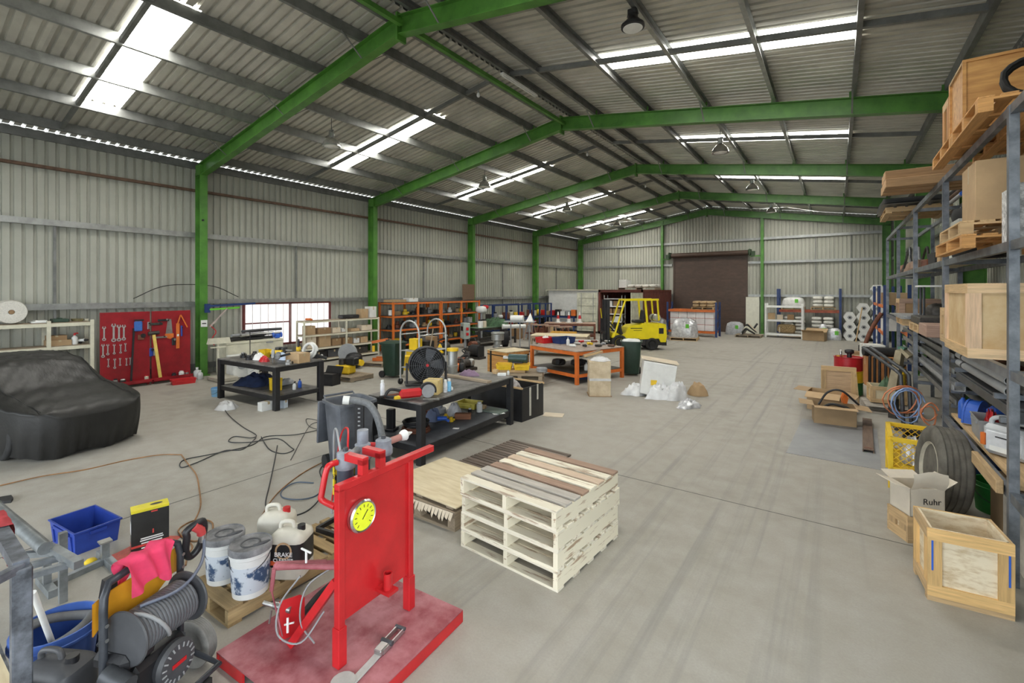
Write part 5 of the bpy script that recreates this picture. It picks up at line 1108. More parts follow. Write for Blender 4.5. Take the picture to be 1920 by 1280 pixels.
t = thing('spray_gun', 'bright blue spray gun on the lower shelf', 'spray gun', shB(829, 793) + Vector((0, 0, .03)), R(40)); MB().cyl((-.08, 0, .05), (.08, 0, .05), .035, n=12).o('cup', BRBLUE, t, 40); MB().bar((.06, 0, .04), (.12, 0, .0), .03, .04).o('grip', BRBLUE, t)
for k, (px, py) in enumerate(((836, 784), (846, 790))): t = thing('brass_fitting', ('brass elbow behind the blue spray gun', 'brass nut before the blue spray gun')[k], 'fitting', shB(px, py), k); MB().lathe([(.02, 0), (.04, 0), (.04, .05), (.03, .06), (.03, .08), (.018, .08)], 6 + 6 * k).o('body', YELLOW, t); MB().cyl((.03, 0, .03), (.06, 0, .03), .02, n=6).o('spigot', YELLOW, t)
crumple(shB(852, 779), .5, (.26, .22, .22), mat('clear_bag', (.6, .6, .62), .3, alpha=.85, bump=.8), 'clear plastic bag heap on the lower shelf', 'clear_bag', 'bag', 33)
single(MB().box((0, 0, .05), (.28, .1, .1), ch=.006), 'hardwood_block', wood('red_hardwood', (.24, .1, .05)), 'red brown hardwood block on the lower shelf', 'block', shB(868, 785), R(35))
can(shB(899, 772), .055, .19, WHITE, WHITE, 'white tin standing at the far end of the lower shelf', 'tin', 'tin')
carton(shB(905, 766), .3, (.12, .1, .07), 'small tan box behind the white tin', CARD); t = can(shB(881, 775), .035, .1, DARK, WHITE, 'small black jar by the white tin', 'jar', 'jar')
single(MB().box((0, 0, .002), (.22, .1, .003)), 'paper_strip', WHITE, 'white paper strip on the lower shelf front edge', 'paper', shB(935, 775), R(60)); single(MB().box((0, 0, .002), (.1, .06, .003)), 'paper_scrap', WHITE, 'white paper scrap on the lower shelf near the coil', 'paper', shB(855, 803), R(30))
for k, (px, py) in enumerate(((797, 776), (823, 773))): t = thing('gear_casting', ('brown gear casting behind the hose coil', 'grey gear casting behind the slate rag')[k], 'machine part', shB(px, py), k); MB().lathe([(.05, 0), (.12, .0), (.13, .08), (.07, .1), (.07, .18), (.04, .18)], 14).o('body', (RUSTP, GREYP)[k], t, 35); MB().cyl((0, 0, .18), (0, 0, .24), .03, n=10).o('shaft', STEEL, t, 40)
single(MB().box((0, 0, .01), (.4, .3, .02)), 'green_mat', mat('grey_green_mat', (.16, .2, .17), .8), 'grey green rubber mat at the far end of the lower shelf', 'mat', (-5.2, 6.8, .276), BBZ)
# ---- grey wheelie bin, post and suction hose
bin_wheelie((-5.62, 3.98, 0), R(80), GRBIN, 'scuffed slate grey wheelie bin with its lid hanging open', openlid=True)
p = G(674, 905); t = thing('slotted_post', 'black slotted steel post standing before the grey wheelie bin', 'post', (p.x, p.y, 0), R(40)); MB().box((0, 0, .52), (.11, .05, 1.04)).o('post', DARK, t); MB().box((0, 0, .01), (.36, .36, .02)).o('base_plate', DARK, t)
mb = MB()
for k in range(16): mb.box((0, -.0265, .15 + .055 * k), (.03, .002, .018))
mb.o('slot', GREYP, t)
hp = [DD(651, 750, 5.9), DD(668, 751, 5.92), DD(690, 757, 5.95), DD(704, 775, 5.95), DD(714, 805, 5.95), DD(718, 835, 6.0), DD(716, 862, 6.0), G(712, 892, .03)]
t = thing('suction_hose', 'thick grey suction hose with white end draped over the slotted post', 'hose', (hp[-1].x, hp[-1].y, 0)); ow(MB().tube(catmull(hp, 6), .045, 12), 'hose', mat('grey_suction_hose', (.16, .17, .18), .35, var=.2, scale=30), t, 60)
e0 = hp[0]; d_ = (hp[0] - hp[1]).normalized(); ow(MB().cyl(e0 - d_ * .03, e0 + d_ * .05, .055, n=16), 'white_cuff', WHITE, t, 40)
# ---- black steel bin beside the bench
t = thing('scrap_box', 'open black steel scrap box with rags over its rim beside the long workbench', 'box', (-5.58, 7.68, 0), R(-3))
x, y, z = 1.35, .72, .64; mb = MB()
for sg in (-1, 1): mb.box((sg * x / 2, 0, z / 2), (.02, y, z)).box((0, sg * y / 2, z / 2), (x, .02, z))
mb.box((0, 0, .05), (x, y, .02)).o('body', DARK, t); 
for sg in (-1, 1): MB().box((0, sg * y / 2, z), (x + .04, .04, .03)).o('rim', PINE, t)
MB().box((.45, -y / 2 - .012, .45), (.06, .003, .16)).o('white_tag', WHITE, t)
MB().box((x / 2 + .015, -.1, .35), (.012, .05, .55)).box((x / 2 + .015, .15, .5), (.012, .04, .3)).o('strap', mat('pale_strap', (.5, .48, .42), .8), t)
crumple((-5.6, 7.68, .07), 0, (1.2, .6, .6), mat('mixed_rubbish', (.42, .36, .32), .8, var=.5, scale=9, col2=(.62, .6, .6)), 'heap of cardboard and plastic rubbish in the black scrap box', 'rubbish_heap', 'rubbish', 41, jit=.4)
single(MB().box((0, 0, .006), (.4, .28, .01)), 'cardboard_sheet', CARDP, 'flat cardboard sheet on the floor beside the scrap box', 'cardboard', G(1038, 778), R(20))
# ---- plywood box with straps
t = carton((-8.38, 11.65, 0), R(-14), (.95, .9, .66), 'brown plywood packing box with black straps', ORNG_PLY, tape=False, name='packing_box')
MB().box((0, 0, .68), (1.0, .95, .03), ch=.004).o('lid', PLY, t); MB().box((-.3, -.456, .35), (.07, .012, .7)).box((-.3, 0, .70), (.07, .95, .012)).o('strap', DARK, t)
MB().box((.0, 0, .55), (.96, .91, .03)).o('strap', DARK, t); MB().box((.46, -.3, .3), (.06, .2, .3)).o('white_corner', WHITE, t)
# ---- pallet with yellow tray and motor
pallet((-7.15, 10.55, 0), R(30), 'low grey pallet with a spare board under the yellow trays', 1.25, 1.2, .14, 7, 3, (OLDWOOD, OLDWOODY), block=True); pallet((-7.15, 10.55, .14), R(30), 'upper grey pallet carrying the yellow trays', 1.2, 1.15, .14, 7, 3, (OLDWOOD, OLDWOODY), block=True)
single(MB().box((0, 0, .04), (.7, .45, .08), ch=.01), 'timber_block', PINE, 'pine timber block under the yellow trays', 'block', (-7.35, 10.45, .28), R(30))
for k in range(2): tub((-7.5 + .42 * k, 10.25 + .25 * k, .36), R(30), (.42, .42, .14), YELLOW, ('yellow plastic tray on the pallet, below the green motor', 'yellow plastic tray on the pallet, next to the hose reel')[k], 'yellow_tray', 'tray', ribs=3)
t = thing('electric_motor', 'dark green electric motor lying across the yellow trays', 'motor', (-7.25, 10.55, .515), R(20)); MB().cyl((-.26, 0, .12), (.26, 0, .12), .12, n=18).o('housing', mat('dark_teal_motor', (.03, .07, .07), .4), t, 40); MB().cyl((-.42, 0, .12), (-.26, 0, .12), .06, n=14).o('shaft_end', STEEL, t, 40); MB().box((0, 0, .02), (.3, .2, .04)).o('foot', DARK, t)
coil((-6.6, 10.75, .28), .12, 4, .03, GREYP, 'grey hose roll at the corner of the grey pallet', seed=6)
tub((-6.0, 12.0, 0), R(10), (.5, .35, .2), NAVY, 'navy plastic tub on the floor below the orange table', 'storage_tub', 'tub')
# ---- orange table
oc = Vector((-6.30, 12.2, 0)); oz = math.atan2(1.89, .63) - PI / 2
t = workbench('steel_table', 'orange steel frame table loaded with red and blue bins', (oc.x, oc.y, 0), oz, 2.0, 1.9, .9, .28, mat('dirty_table_top', (.30, .24, .2), .6, var=.3, scale=7), ORANGE, GREASE, .09)
def onT(px, py): return G(px, py, .9)
tub(onT(1023, 642), oz, (.42, .5, .16), RED, 'red bin of fittings on the orange table', 'parts_bin', 'bin', ribs=2); crumple(Vector(onT(1023, 642)) + Vector((0, 0, .02)), 0, (.3, .34, .17), WHITE, 'white fittings heaped in the red bin', 'fittings', 'fittings', 51)
tub(onT(1057, 643), oz, (.42, .62, .18), NAVY, 'navy bin of tools on the orange table', 'parts_bin', 'bin', ribs=2)
for k in range(10):
    px, py = 1074 + 8 * k, 650 - (k % 3) * 4
    t = thing('pipe_fitting', ('white', 'steel', 'red', 'black', 'yellow', 'copper', 'dark', 'grey', 'chrome', 'rusty')[k] + ' pipe fitting lying loose on the orange table', 'fitting', onT(px, py), k * .7); m_ = (WHITE, STEEL, RED, DARK, YELLOW, RUSTP, GREASE, GREYP, CHROME, RUST)[k]
    MB().cyl((-.1, 0, .04), (.1, 0, .04), .035, n=10).o('tube', m_, t, 40); MB().cyl((0, 0, .04), (0, .09, .04), .03, n=10).o('branch', m_, t, 40)
single(MB().tube([(-.4, 0, .03), (.4, 0, .03)], .03, 10), 'white_pipe', WHITE, 'white pipe lying on the orange table', 'pipe', onT(1098, 640), R(25), smooth=50)
t = bottle(onT(1065, 647), .05, .24, WHITE, CHROME, 'white flask with chrome top before the navy bin')
for k in range(3): t = thing('engine_part', ('dark motor under the orange table', 'greasy pump on the lower deck of the orange table', 'black gear case on the lower deck of the orange table')[k], 'machine part', (-6.75 + .5 * k, 11.95 + .25 * k, .30), k); MB().blob((0, 0, .11), (.4, .34, .2), 12, 8, .1, 3, k).o('casing', GREASE, t, 50); MB().cyl((.1, 0, .15), (.1, -.25, .15), .07, n=12).o('port', DARK, t, 40)
bottle((-5.75, 11.75, .285), .06, .22, WHITE, GREYP, 'white bottle on the lower deck of the orange table')
# ---- tall carton, wrapped pile, green bin
t = carton((-4.72, 10.33, 0), R(32), (.5, .46, .82), 'tall pale wooden carton with a plastic band in front of the orange table', mat('pale_stained_box', (.58, .46, .30), .7, var=.15, scale=5, col2=(.66, .56, .40)), tape=False, name='tall_carton')
MB().box((0, 0, .40), (.51, .47, .06)).o('film_band', FILM, t); MB().box((0, 0, .005), (.54, .5, .012)).o('base_board', CARDD, t)
crumple((-4.70, 10.35, .825), 0, (.5, .44, .09), FILM, 'plastic film heaped on the tall pale carton', 'film_heap', 'plastic', 61); t = thing('timber_offcut', 'two pine offcuts lying on the tall pale carton', 'timber', (-4.85, 10.4, .945), R(50)); MB().box((-.05, 0, .02), (.5, .06, .04), (0, R(-12), 0)).o('offcut', PINE, t); MB().box((-.05, .09, .03), (.46, .05, .04), (0, R(-14), 0)).o('offcut', OLDWOOD, t)
bin_wheelie((-5.05, 13.35, 0), R(20), GBIN, 'dark green wheelie bin overflowing with white rubbish', fill=WHITE, h=1.02, w=.58)
pl0 = (-3.55, 11.1)
t = thing('wrapped_cabinet', 'white cabinet half wrapped in torn plastic film on the floor', 'cabinet', (pl0[0], pl0[1], 0), R(22)); MB().box((0, 0, .42), (.75, .6, .78), (0, R(8), 0), .01).o('body', WHITE, t); MB().box((.05, 0, .84), (.85, .5, .03), (0, R(8), 0)).o('cardboard_top', CARDP, t); MB().box((-.1, -.31, .35), (.14, .004, .12)).o('yellow_label', YELLOW, t)
cab = t
WF_ = mat('white_film', (.72, .73, .74), .35, bump=.7, var=.1)
crumple((.4, -.32, 0), .3, (.6, .5, .34), FILM, '', 'film_slump', '', 62, .8, parent=cab); crumple((-.52, -.06, 0), .5, (.6, .42, .22), WF_, '', 'film_tail', '', 63, .8, parent=cab); crumple((.05, -.4, 0), .2, (.7, .3, .3), WF_, '', 'film_drape', '', 66, .8, parent=cab)
crumple((-2.62, 10.35, 0), .9, (.6, .4, .13), FOIL, 'silver film scrap on the floor beside the wrapped cabinet', 'film_scrap', 'plastic', 64, jit=1.)
crumple((-2.75, 11.65, 0), 0, (.45, .4, .28), CARD, 'crushed brown cardboard behind the wrapped cabinet', 'crushed_cardboard', 'cardboard', 65, jit=.5)
# ---- chrome trolley with two arches
t = thing('hoop_trolley', 'grey tube trolley with two arched ends behind the drum fan', 'trolley', (-9.26, 8.9, 0), 0)
TUB = mat('pale_grey_tube', (.46, .47, .47), .4, .4)
for y in (-.5, .5):
    P = [(-.36, y, .08), (-.36, y, 1.36)] + [(-.36 * math.cos(a), y, 1.36 + .36 * math.sin(a)) for a in [PI * k / 12 for k in range(1, 12)]] + [(.36, y, 1.36), (.36, y, .08)]
    MB().tube(P, .024, 8).o('arched_end', TUB, t, 50)
for x in (-.36, .36):
    for z in (.45, .9, 1.34): MB().cyl((x, -.5, z), (x, .5, z), .017, n=8).o('rail', TUB, t, 40)
for z in (.45, .9): MB().box((0, 0, z + .01), (.7, 1.0, .02)).o('deck', GREYP, t)
for x in (-.36, .36):
    for y in (-.5, .5): MB().lathe([(.01, -.02), (.08, -.02), (.08, .02), (.01, .02)], 14, axis='x', c=(x, y, .08)).o('castor', RUBBER, t, 40)
its = [(-.1, -.3, .92, 'carton', 'yellow oil carton on the hoop trolley upper deck', YELLOW, (.3, .2, .3)), (.1, .1, .92, 'case', 'black tool case on the hoop trolley upper deck', DARK, (.3, .26, .22)), (0, .38, .92, 'carton', 'brown carton on the hoop trolley upper deck', CARDD, (.3, .18, .32)), (.05, -.2, .47, 'case', 'grey tool case on the hoop trolley lower deck', GREYP, (.4, .4, .2)), (0, .3, .47, 'carton', 'cream carton on the hoop trolley lower deck', CREAM, (.3, .25, .18))]
for dx, dy, z, nm, lb, m_, d_ in its: carton((-9.26 + dx * .5, 8.9 + dy * .8, z + .004), 0, d_, lb, m_, tape=False, name=nm)
bin_wheelie((-10.6, 9.0, 0), R(100), GBIN, 'dark green wheelie bin standing behind the hoop trolley'); 
single(MB().cyl((0, 0, 0), (.0, .35, 1.5), .014, n=8), 'broom_stick', OLDWOOD, 'wooden broom stick leaning on the hoop trolley', 'stick', (-8.84, 8.5, 0), smooth=40)
# ---- floor machines between the trolley and the packing box
def machine(loc, lb, m1, m2, s=1., rz=0., seed=0, name='pump_unit'):
    t = thing(name, lb, 'machine', loc, rz)
    MB().box((0, 0, .06 * s), (.7 * s, .45 * s, .1 * s), ch=.01).o('skid', GREASE, t); MB().cyl((-.2 * s, 0, .25 * s), (.12 * s, 0, .25 * s), .14 * s, n=16).o('motor', m1, t, 40); MB().blob((.22 * s, 0, .25 * s), (.22 * s, .3 * s, .3 * s), 12, 8, .1, 3, seed).o('pump', m2, t, 50)
    MB().tube(catmull([(.2 * s, .05, .38 * s), (.2 * s, .15 * s, .5 * s), (-.05 * s, .2 * s, .46 * s), (-.15 * s, .1 * s, .38 * s)], 5), .03 * s, 8).o('pipe', DARK, t, 50); return t
machine((-9.35, 10.3, 0), 'orange and black pump unit beside the hoop trolley', ORANGE, DARK, .9, .6, 1); machine((-9.6, 11.05, 0), 'greasy pump unit near the packing box', GREASE, STEEL, .9, 1.4, 2); machine((-10.2, 11.6, 0), 'rusty pump unit behind the packing box', RUSTP, GREASE, .8, .2, 3); machine((-10.9, 12.6, 0), 'black pump unit on the open floor', DARK, GREASE, .8, 2.2, 4); machine((-9.5, 12.8, 0), 'grey pump unit with iron pipe', GREYP, RUSTP, .7, 1.1, 5)
t = thing('steel_canister', 'tall silver canister with yellow cap behind the mauve rag', 'canister', Gc(885, 716, 0, .1)); MB().lathe([(.15, 0), (.17, .03), (.17, .45), (.19, .48), (.19, .53), (.17, .55), (.17, .95), (.14, 1.0)], 20).o('body', GALV, t, 35); MB().cyl((0, 0, .97), (0, 0, 1.05), .2, n=20).o('cap', YELLOW, t, 40)
t.location = (-8.6, 9.35, 0); t.scale = (.8, .8, .9)
t = thing('vent_stack', 'silver round vent on a black stand on the open floor', 'vent', G(933, 668)); MB().lathe([(.16, .3), (.2, .34), (.2, .42), (.15, .46), (.15, .6), (.24, .64), (.24, .86), (.27, .9), (.24, .94)], 20).o('drum', GALV, t, 35); MB().lathe([(.2, 0), (.2, .1), (.14, .3)], 16).o('stand', DARK, t, 35)
t = thing('black_winch', 'black winch drum on the open floor', 'winch', G(893, 672)); MB().cyl((-.2, 0, .3), (.2, 0, .3), .22, n=18).o('drum', DARK, t, 40); MB().box((0, 0, .04), (.6, .4, .08)).o('base', GREASE, t)
for sg in (-1, 1): MB().box((sg * .22, 0, .25), (.03, .36, .46)).o('cheek', DARK, t)
# ================================================================ shelving along the left wall
CS2 = rack('shelving_unit', 'cream open shelving under the window loaded with cartons', 'shelf', (-14.80, 8.7, 0), R(90), 3.1, .45, 1.48, (.12, .52, .98, 1.46), 3, CREAM, CREAM, OLDWOOD, .05, .05, xs=[0, 1.65, 3.1])
g = random.Random(11)
def on_wall_shelf(x, y, z, items):
    yy = y
    for nm, lb, m_, d_ in items:
        carton((x, yy + d_[1] / 2, z), (g.random() - .5) * .2, d_, lb, m_, name=nm); yy += d_[1] + .05 + g.random() * .08
ZB = .022
sx = -15.02
on_wall_shelf(sx, 8.85, .98 + ZB, [('carton', 'open brown carton with blue stamp on the cream shelving', CARD, (.32, .3, .3)), ('carton', 'long brown carton on the cream shelving upper tier', CARDD, (.34, .5, .2)), ('carton', 'pale yellow carton on the cream shelving upper tier', CARDP, (.3, .32, .18)), ('carton', 'small white carton on the cream shelving upper tier', WHITE, (.2, .22, .14)), ('carton', 'flat tan carton on the cream shelving upper tier', CARD, (.34, .4, .1)), ('carton', 'crumpled tan carton on the cream shelving upper tier', CARDP, (.34, .45, .2))])
on_wall_shelf(sx, 8.85, .52 + ZB, [('carton', 'large pale carton on the cream shelving middle tier', CARDP, (.36, .32, .4)), ('carton', 'bulging tan sack carton on the cream shelving middle tier', CARD, (.36, .45, .38)), ('carton', 'brown carton on the cream shelving middle tier', CARDD, (.32, .38, .24)), ('carton', 'second brown carton beside the frame of the middle tier', CARDD, (.32, .36, .24)), ('carton', 'white carton on the cream shelving middle tier', WHITE, (.22, .24, .18)), ('carton', 'tan carton at the end of the middle tier', CARD, (.3, .3, .22))])
on_wall_shelf(sx, 9.0, .12 + ZB, [('toolbox', 'black toolbox on the bottom tier of the cream shelving', DARK, (.3, .6, .22)), ('toolbox', 'dark grey case on the bottom tier of the cream shelving', CHAR, (.3, .5, .26)), ('carton', 'white box on the bottom tier of the cream shelving', WHITE, (.2, .25, .18)), ('toolbox', 'dark crate on the bottom tier of the cream shelving', GREASE, (.34, .7, .24))])
carton((sx, 11.6, 1.46 + ZB), .1, (.3, .32, .42), 'white printed carton standing on top of the cream shelving', WHITE); carton((sx, 11.2, 1.46 + ZB), .1, (.3, .34, .34), 'brown carton standing on top of the cream shelving', CARD); t = thing('black_case', 'long black case lying on top of the cream shelving', 'case', (sx, 10.6, 1.46 + ZB), R(90)); MB().box((0, 0, .07), (.75, .3, .14), ch=.03).o('shell', DARK, t); MB().box((0, -.16, .08), (.14, .02, .03)).o('handle', CHAR, t)
coil((sx, 9.0, 1.46 + ZB), .1, 2, .02, ORANGE, 'orange hose end on top of the cream shelving', seed=8)
# orange racks
RK = []
for k, (y0, n_, lb) in enumerate(((12.5, 2, 'orange steel shelving bay nearest the cream shelving'), (15.3, 2, 'orange steel shelving bay next to the blue racks'))):
    RK.append(rack('storage_rack', lb, 'shelf', (-14.75, y0, 0), R(90), 2.7, .85, 2.05, (.3, .92, 1.48, 2.03), 2, ORANGE, ORANGE, DGREY, .07, .07))
    for z in (.3, .92, 1.48):
        for i in range(7):
            y = y0 + .2 + i * .37; m_ = (WHITE, GREASE, DARK, CARD, GREYP, RUSTP, YELLOW)[(i * 3 + int(z * 10) + k) % 7]; cn = {WHITE: 'white', GREASE: 'greasy', DARK: 'black', CARD: 'brown', GREYP: 'grey', RUSTP: 'rusty', YELLOW: 'yellow'}[m_]
            tier = {.3: 'bottom', .92: 'middle', 1.48: 'upper'}[z]; bay = ('bay by the cream shelving', 'bay by the blue racks')[k]
            h_ = .12 + .18 * g.random(); nm = ('tin', 'carton', 'gate_valve', 'gear_unit')[(i + k + int(z * 3)) % 4]; lb2 = '%s %s %s in the %s tier of the orange %s' % (('small', 'squat', 'tall')[int(h_ * 30) % 3], cn, nm.replace('_', ' '), tier, bay)
            loc = (-15.08 - .2 * g.random(), y + (.12 if i == 3 else 0), z + ZB + .001)
            if nm == 'carton': carton(loc, g.random() * .4, (.25, .26, h_), lb2, m_)
            elif nm == 'tin': can(loc, .09, h_ + .06, m_, DARK, lb2, 'tin', 'tin')
            else:
                t = thing(nm, lb2, 'machine part', loc, g.random() * 3); MB().lathe([(.08, 0), (.12, .01), (.12, h_ * .5), (.07, h_ * .6), (.07, h_)], 12).o('casing', m_, t, 35); MB().cyl((.0, 0, h_ * .35), (.17, 0, h_ * .35), .05, n=10).o('flange', m_, t, 40)
t = carton((-15.1, 12.9, 2.052), .05, (.5, .8, .1), 'flat tan carton on top of the orange shelving', CARD); carton((-15.1, 13.75, 2.052), 0, (.4, .5, .16), 'white flat carton on top of the orange shelving', WHITE)
single(MB().box((0, 0, .40), (.06, .9, .8), ch=.01), 'brown_board', wood('dark_board', (.16, .1, .06)), 'brown board standing on the orange shelving against the column', 'board', (-15.2, 17.7, 2.057))
# blue racks beyond
for k, (y0, L_) in enumerate(((18.6, 3.5), (22.3, 2.0))):
    rack('pipe_rack', ('navy blue steel rack beside the orange shelving', 'navy blue steel rack before the white container wall')[k], 'rack', (-14.35 + .1 * k, y0, 0), R(90), L_, .8, 1.8, (.5, 1.0) if k == 0 else (.55, 1.05), 3, NAVY, NAVY, GREASE, .07, .07)
    rk = [o for o in COL.objects if o.name.startswith('pipe_rack')][-1]; MB().box((L_ / 2, .0, 1.77), (L_, .05, .06)).o('top_rail', NAVY, rk); MB().box((L_ / 2, .8, 1.77), (L_, .05, .06)).o('top_rail', NAVY, rk)
    for i in range(int(L_ / .48)):
        y = y0 + .25 + i * .48
        for z in ((.5, 1.0) if k == 0 else (.55, 1.05)):
            m_ = (CREAM, CARD, WHITE, YELLOW, GREASE, RUSTP, RED, GREYP)[(i * 3 + int(z * 4) + k) % 8]; cn = {CREAM: 'cream', CARD: 'brown', WHITE: 'white', YELLOW: 'yellow', GREASE: 'greasy', RUSTP: 'rusty', RED: 'red', GREYP: 'grey'}[m_]
            lb2 = '%s %s on the %s tier of the navy rack %s' % (cn, ('carton', 'drum', 'casting')[i % 3], 'lower' if z < .8 else 'upper', ('beside the orange shelving', 'before the white container')[k]); loc = (-14.75 + .1 * k, y, z + ZB); h_ = .2 + .15 * g.random()
            if i % 3 == 0: carton(loc, .2, (.32, .3, h_), lb2, m_, group='goods on the navy racks')
            elif i % 3 == 1: can(loc, .12, h_ + .1, m_, DARK, lb2, 'drum_tin', 'tin', 'goods on the navy racks')
            else:
                t = thing('casting', lb2, 'machine part', loc, i, 'goods on the navy racks'); MB().blob((0, 0, h_ / 2 + .02), (.3, .26, h_), 10, 6, .08, 3, i).o('body', m_, t, 50); MB().cyl((.1, 0, h_ * .5), (.22, 0, h_ * .5), .06, n=10).o('spigot', m_, t, 40)
# red and yellow engine crane, jack and yellow boxes near the cream shelving
t = thing('engine_crane', 'orange folding engine crane standing on a pallet by the cream shelving', 'crane', (-12.55, 10.25, .13), R(30))
MB().box((0, 0, .06), (.8, .1, .1)).o('base_leg', ORANGE, t); MB().box((0, .35, .06), (.8, .1, .1)).o('base_leg', ORANGE, t); MB().bar((.0, .18, .06), (.05, .18, .72), .1, .1).o('mast', DARK, t); MB().bar((.05, .18, .72), (-.5, .18, .62), .09, .09).o('boom', ORANGE, t); MB().cyl((.25, .18, .1), (-.15, .18, .62), .04, n=10).o('ram', ORANGE, t, 40); MB().cyl((-.45, .18, .3), (-.45, .18, .5), .05, n=8).o('hook_block', YELLOW, t, 40)
pallet((-12.4, 10.4, 0), R(20), 'dark pallet under the orange engine crane', 1.5, 1.1, .13, 7, 3, (OLDWOOD, OLDWOODY))
t = thing('jack_motor', 'dark diesel motor on the floor by the engine crane', 'motor', (-12.9, 9.3, 0), R(30)); MB().blob((0, 0, .25), (.5, .5, .5), 12, 8, .15, 3, 3).o('block', DARK, t, 50); MB().cyl((.2, -.1, .2), (.35, -.2, .2), .1, n=14).o('pulley', YELLOW, t, 40); MB().lathe([(.0, -.04), (.32, -.04), (.32, .04), (0, .04)], 22, axis='y', c=(-.3, .2, .45)).o('flywheel', GREYP, t, 40)
carton((-12.4, 11.4, 0), .3, (.35, .3, .42), 'yellow oil drum box standing by the cream shelving end', YELLOW, tape=False, name='oil_box'); carton((-11.2, 10.1, 0), .5, (.4, .3, .44), 'yellow square oil can beside the green bin', YELLOW, tape=False, name='oil_can')
machine((-12.9, 13.3, 0), 'dark compressor on the floor before the orange shelving', DARK, GREASE, 1.2, .5, 7, 'compressor'); machine((-12.6, 15.0, 0), 'rusty compressor on the floor before the orange shelving', RUSTP, GREASE, 1.0, 1.5, 8, 'compressor')
t = thing('control_cabinet', 'grey control cabinet with red buttons before the orange shelving', 'cabinet', (-13.5, 15.5, 0), R(-30)); MB().box((0, 0, .75), (.5, .3, .7), ch=.02).o('case', mat('pale_green_grey', (.36, .42, .38), .5), t); MB().cyl((0, 0, 0), (0, 0, .4), .06, n=10).o('stand', GREYP, t, 40); MB().box((.28, 0, .85), (.08, .1, .12)).box((.28, 0, .62), (.08, .1, .12)).o('red_button', RED, t); MB().box((0, -.155, .85), (.3, .01, .2)).o('display', DARK, t)
t = thing('yellow_valve', 'small yellow hydrant on the floor by the hoop trolley', 'hydrant', G(765 + 60, 672)); MB().lathe([(.12, 0), (.12, .05), (.07, .08), (.07, .35), (.1, .38), (.05, .5), (.02, .55)], 14).o('body', YELLOW, t, 35); MB().cyl((-.14, 0, .25), (.14, 0, .25), .045, n=10).o('outlet', YELLOW, t, 40)
# welding tables and clutter before the navy racks
t = workbench('welding_table', 'dark green steel welding table before the orange shelving', (-13.3, 17.2, 0), R(85), 2.6, .8, .85, .3, mat('green_grey_top', (.07, .12, .07), .7, var=.4, scale=9), GREASE, GREASE, .08)
crumple((-13.3, 17.4, .85), 0, (1.6, .7, .35), mat('camouflage_green', (.05, .10, .05), .9, var=.5, scale=9), 'dark green tarpaulin heap on the welding table', 'green_tarp', 'tarpaulin', 71)
for k, (y, m_, lb) in enumerate(((16.2, WHITE, 'white paint drum on the end of the welding table'), (16.45, CARDP, 'tan tin behind the white paint drum'))): can((-13.2, y, .85), .12, .38, m_, DARK, lb, 'paint_drum', 'tin')
t = thing('red_cap_machine', 'white machine with red cap on the orange shelving end', 'machine', (-14.4, 17.75, 0), 0); MB().cyl((0, 0, 0), (0, 0, 1.45), .05, n=10).o('stand', GREYP, t, 40); MB().blob((0, 0, 1.6), (.5, .5, .35), 12, 8, .1, 3, 2).o('body', WHITE, t, 50); MB().blob((.1, .2, 1.72), (.3, .3, .2), 10, 6, .1, 3, 2).o('cap', RED, t, 50)
t = thing('drum_fan', 'black drum fan on the floor in front of the navy rack', 'fan', G(945, 652), R(140)); MB().lathe([(.3, -.12), (.42, -.12), (.42, .12), (.3, .12), (.3, -.12)], 28, axis='y', c=(0, 0, .45)).o('shroud', DARK, t, 40); MB().cyl((0, -.05, .45), (0, .05, .45), .31, n=24).o('grille', RUBBER, t, 40); MB().box((0, 0, .03), (.7, .4, .06)).o('foot', DARK, t)
t = thing('pipe_section', 'white plastic pipe lying over the black drum fan', 'pipe', (-11.6, 16.6, .9), R(50)); MB().cyl((-.5, 0, .06), (.5, 0, .06), .09, n=14).o('tube', WHITE, t, 40); MB().cyl((-.55, 0, .06), (-.45, 0, .06), .11, n=14).o('socket', WHITE, t, 40)
t = thing('pipe_stand', 'thin legged grey stand with white cylinder on a dark base', 'stand', G(975, 657), R(20)); MB().box((0, 0, .06), (1.0, .7, .12), ch=.01).o('base_tray', GREASE, t)
for x in (-.4, .0, .4): MB().cyl((x, 0, .1), (x, 0, 1.2), .025, n=8).o('leg', GREYP, t, 40)
MB().box((0, 0, 1.22), (1.3, .5, .04)).o('top', GREYP, t); MB().cyl((-.4, 0, 1.36), (.15, 0, 1.36), .13, n=16).o('white_cylinder', WHITE, t, 40); MB().add([(.3, -.2, 1.24), (.6, -.2, 1.24), (.55, .2, 1.24), (.35, .2, 1.24), (.45, 0, 1.6)], [(0, 1, 4), (1, 2, 4), (2, 3, 4), (3, 0, 4), (3, 2, 1, 0)]).o('white_funnel', WHITE, t)
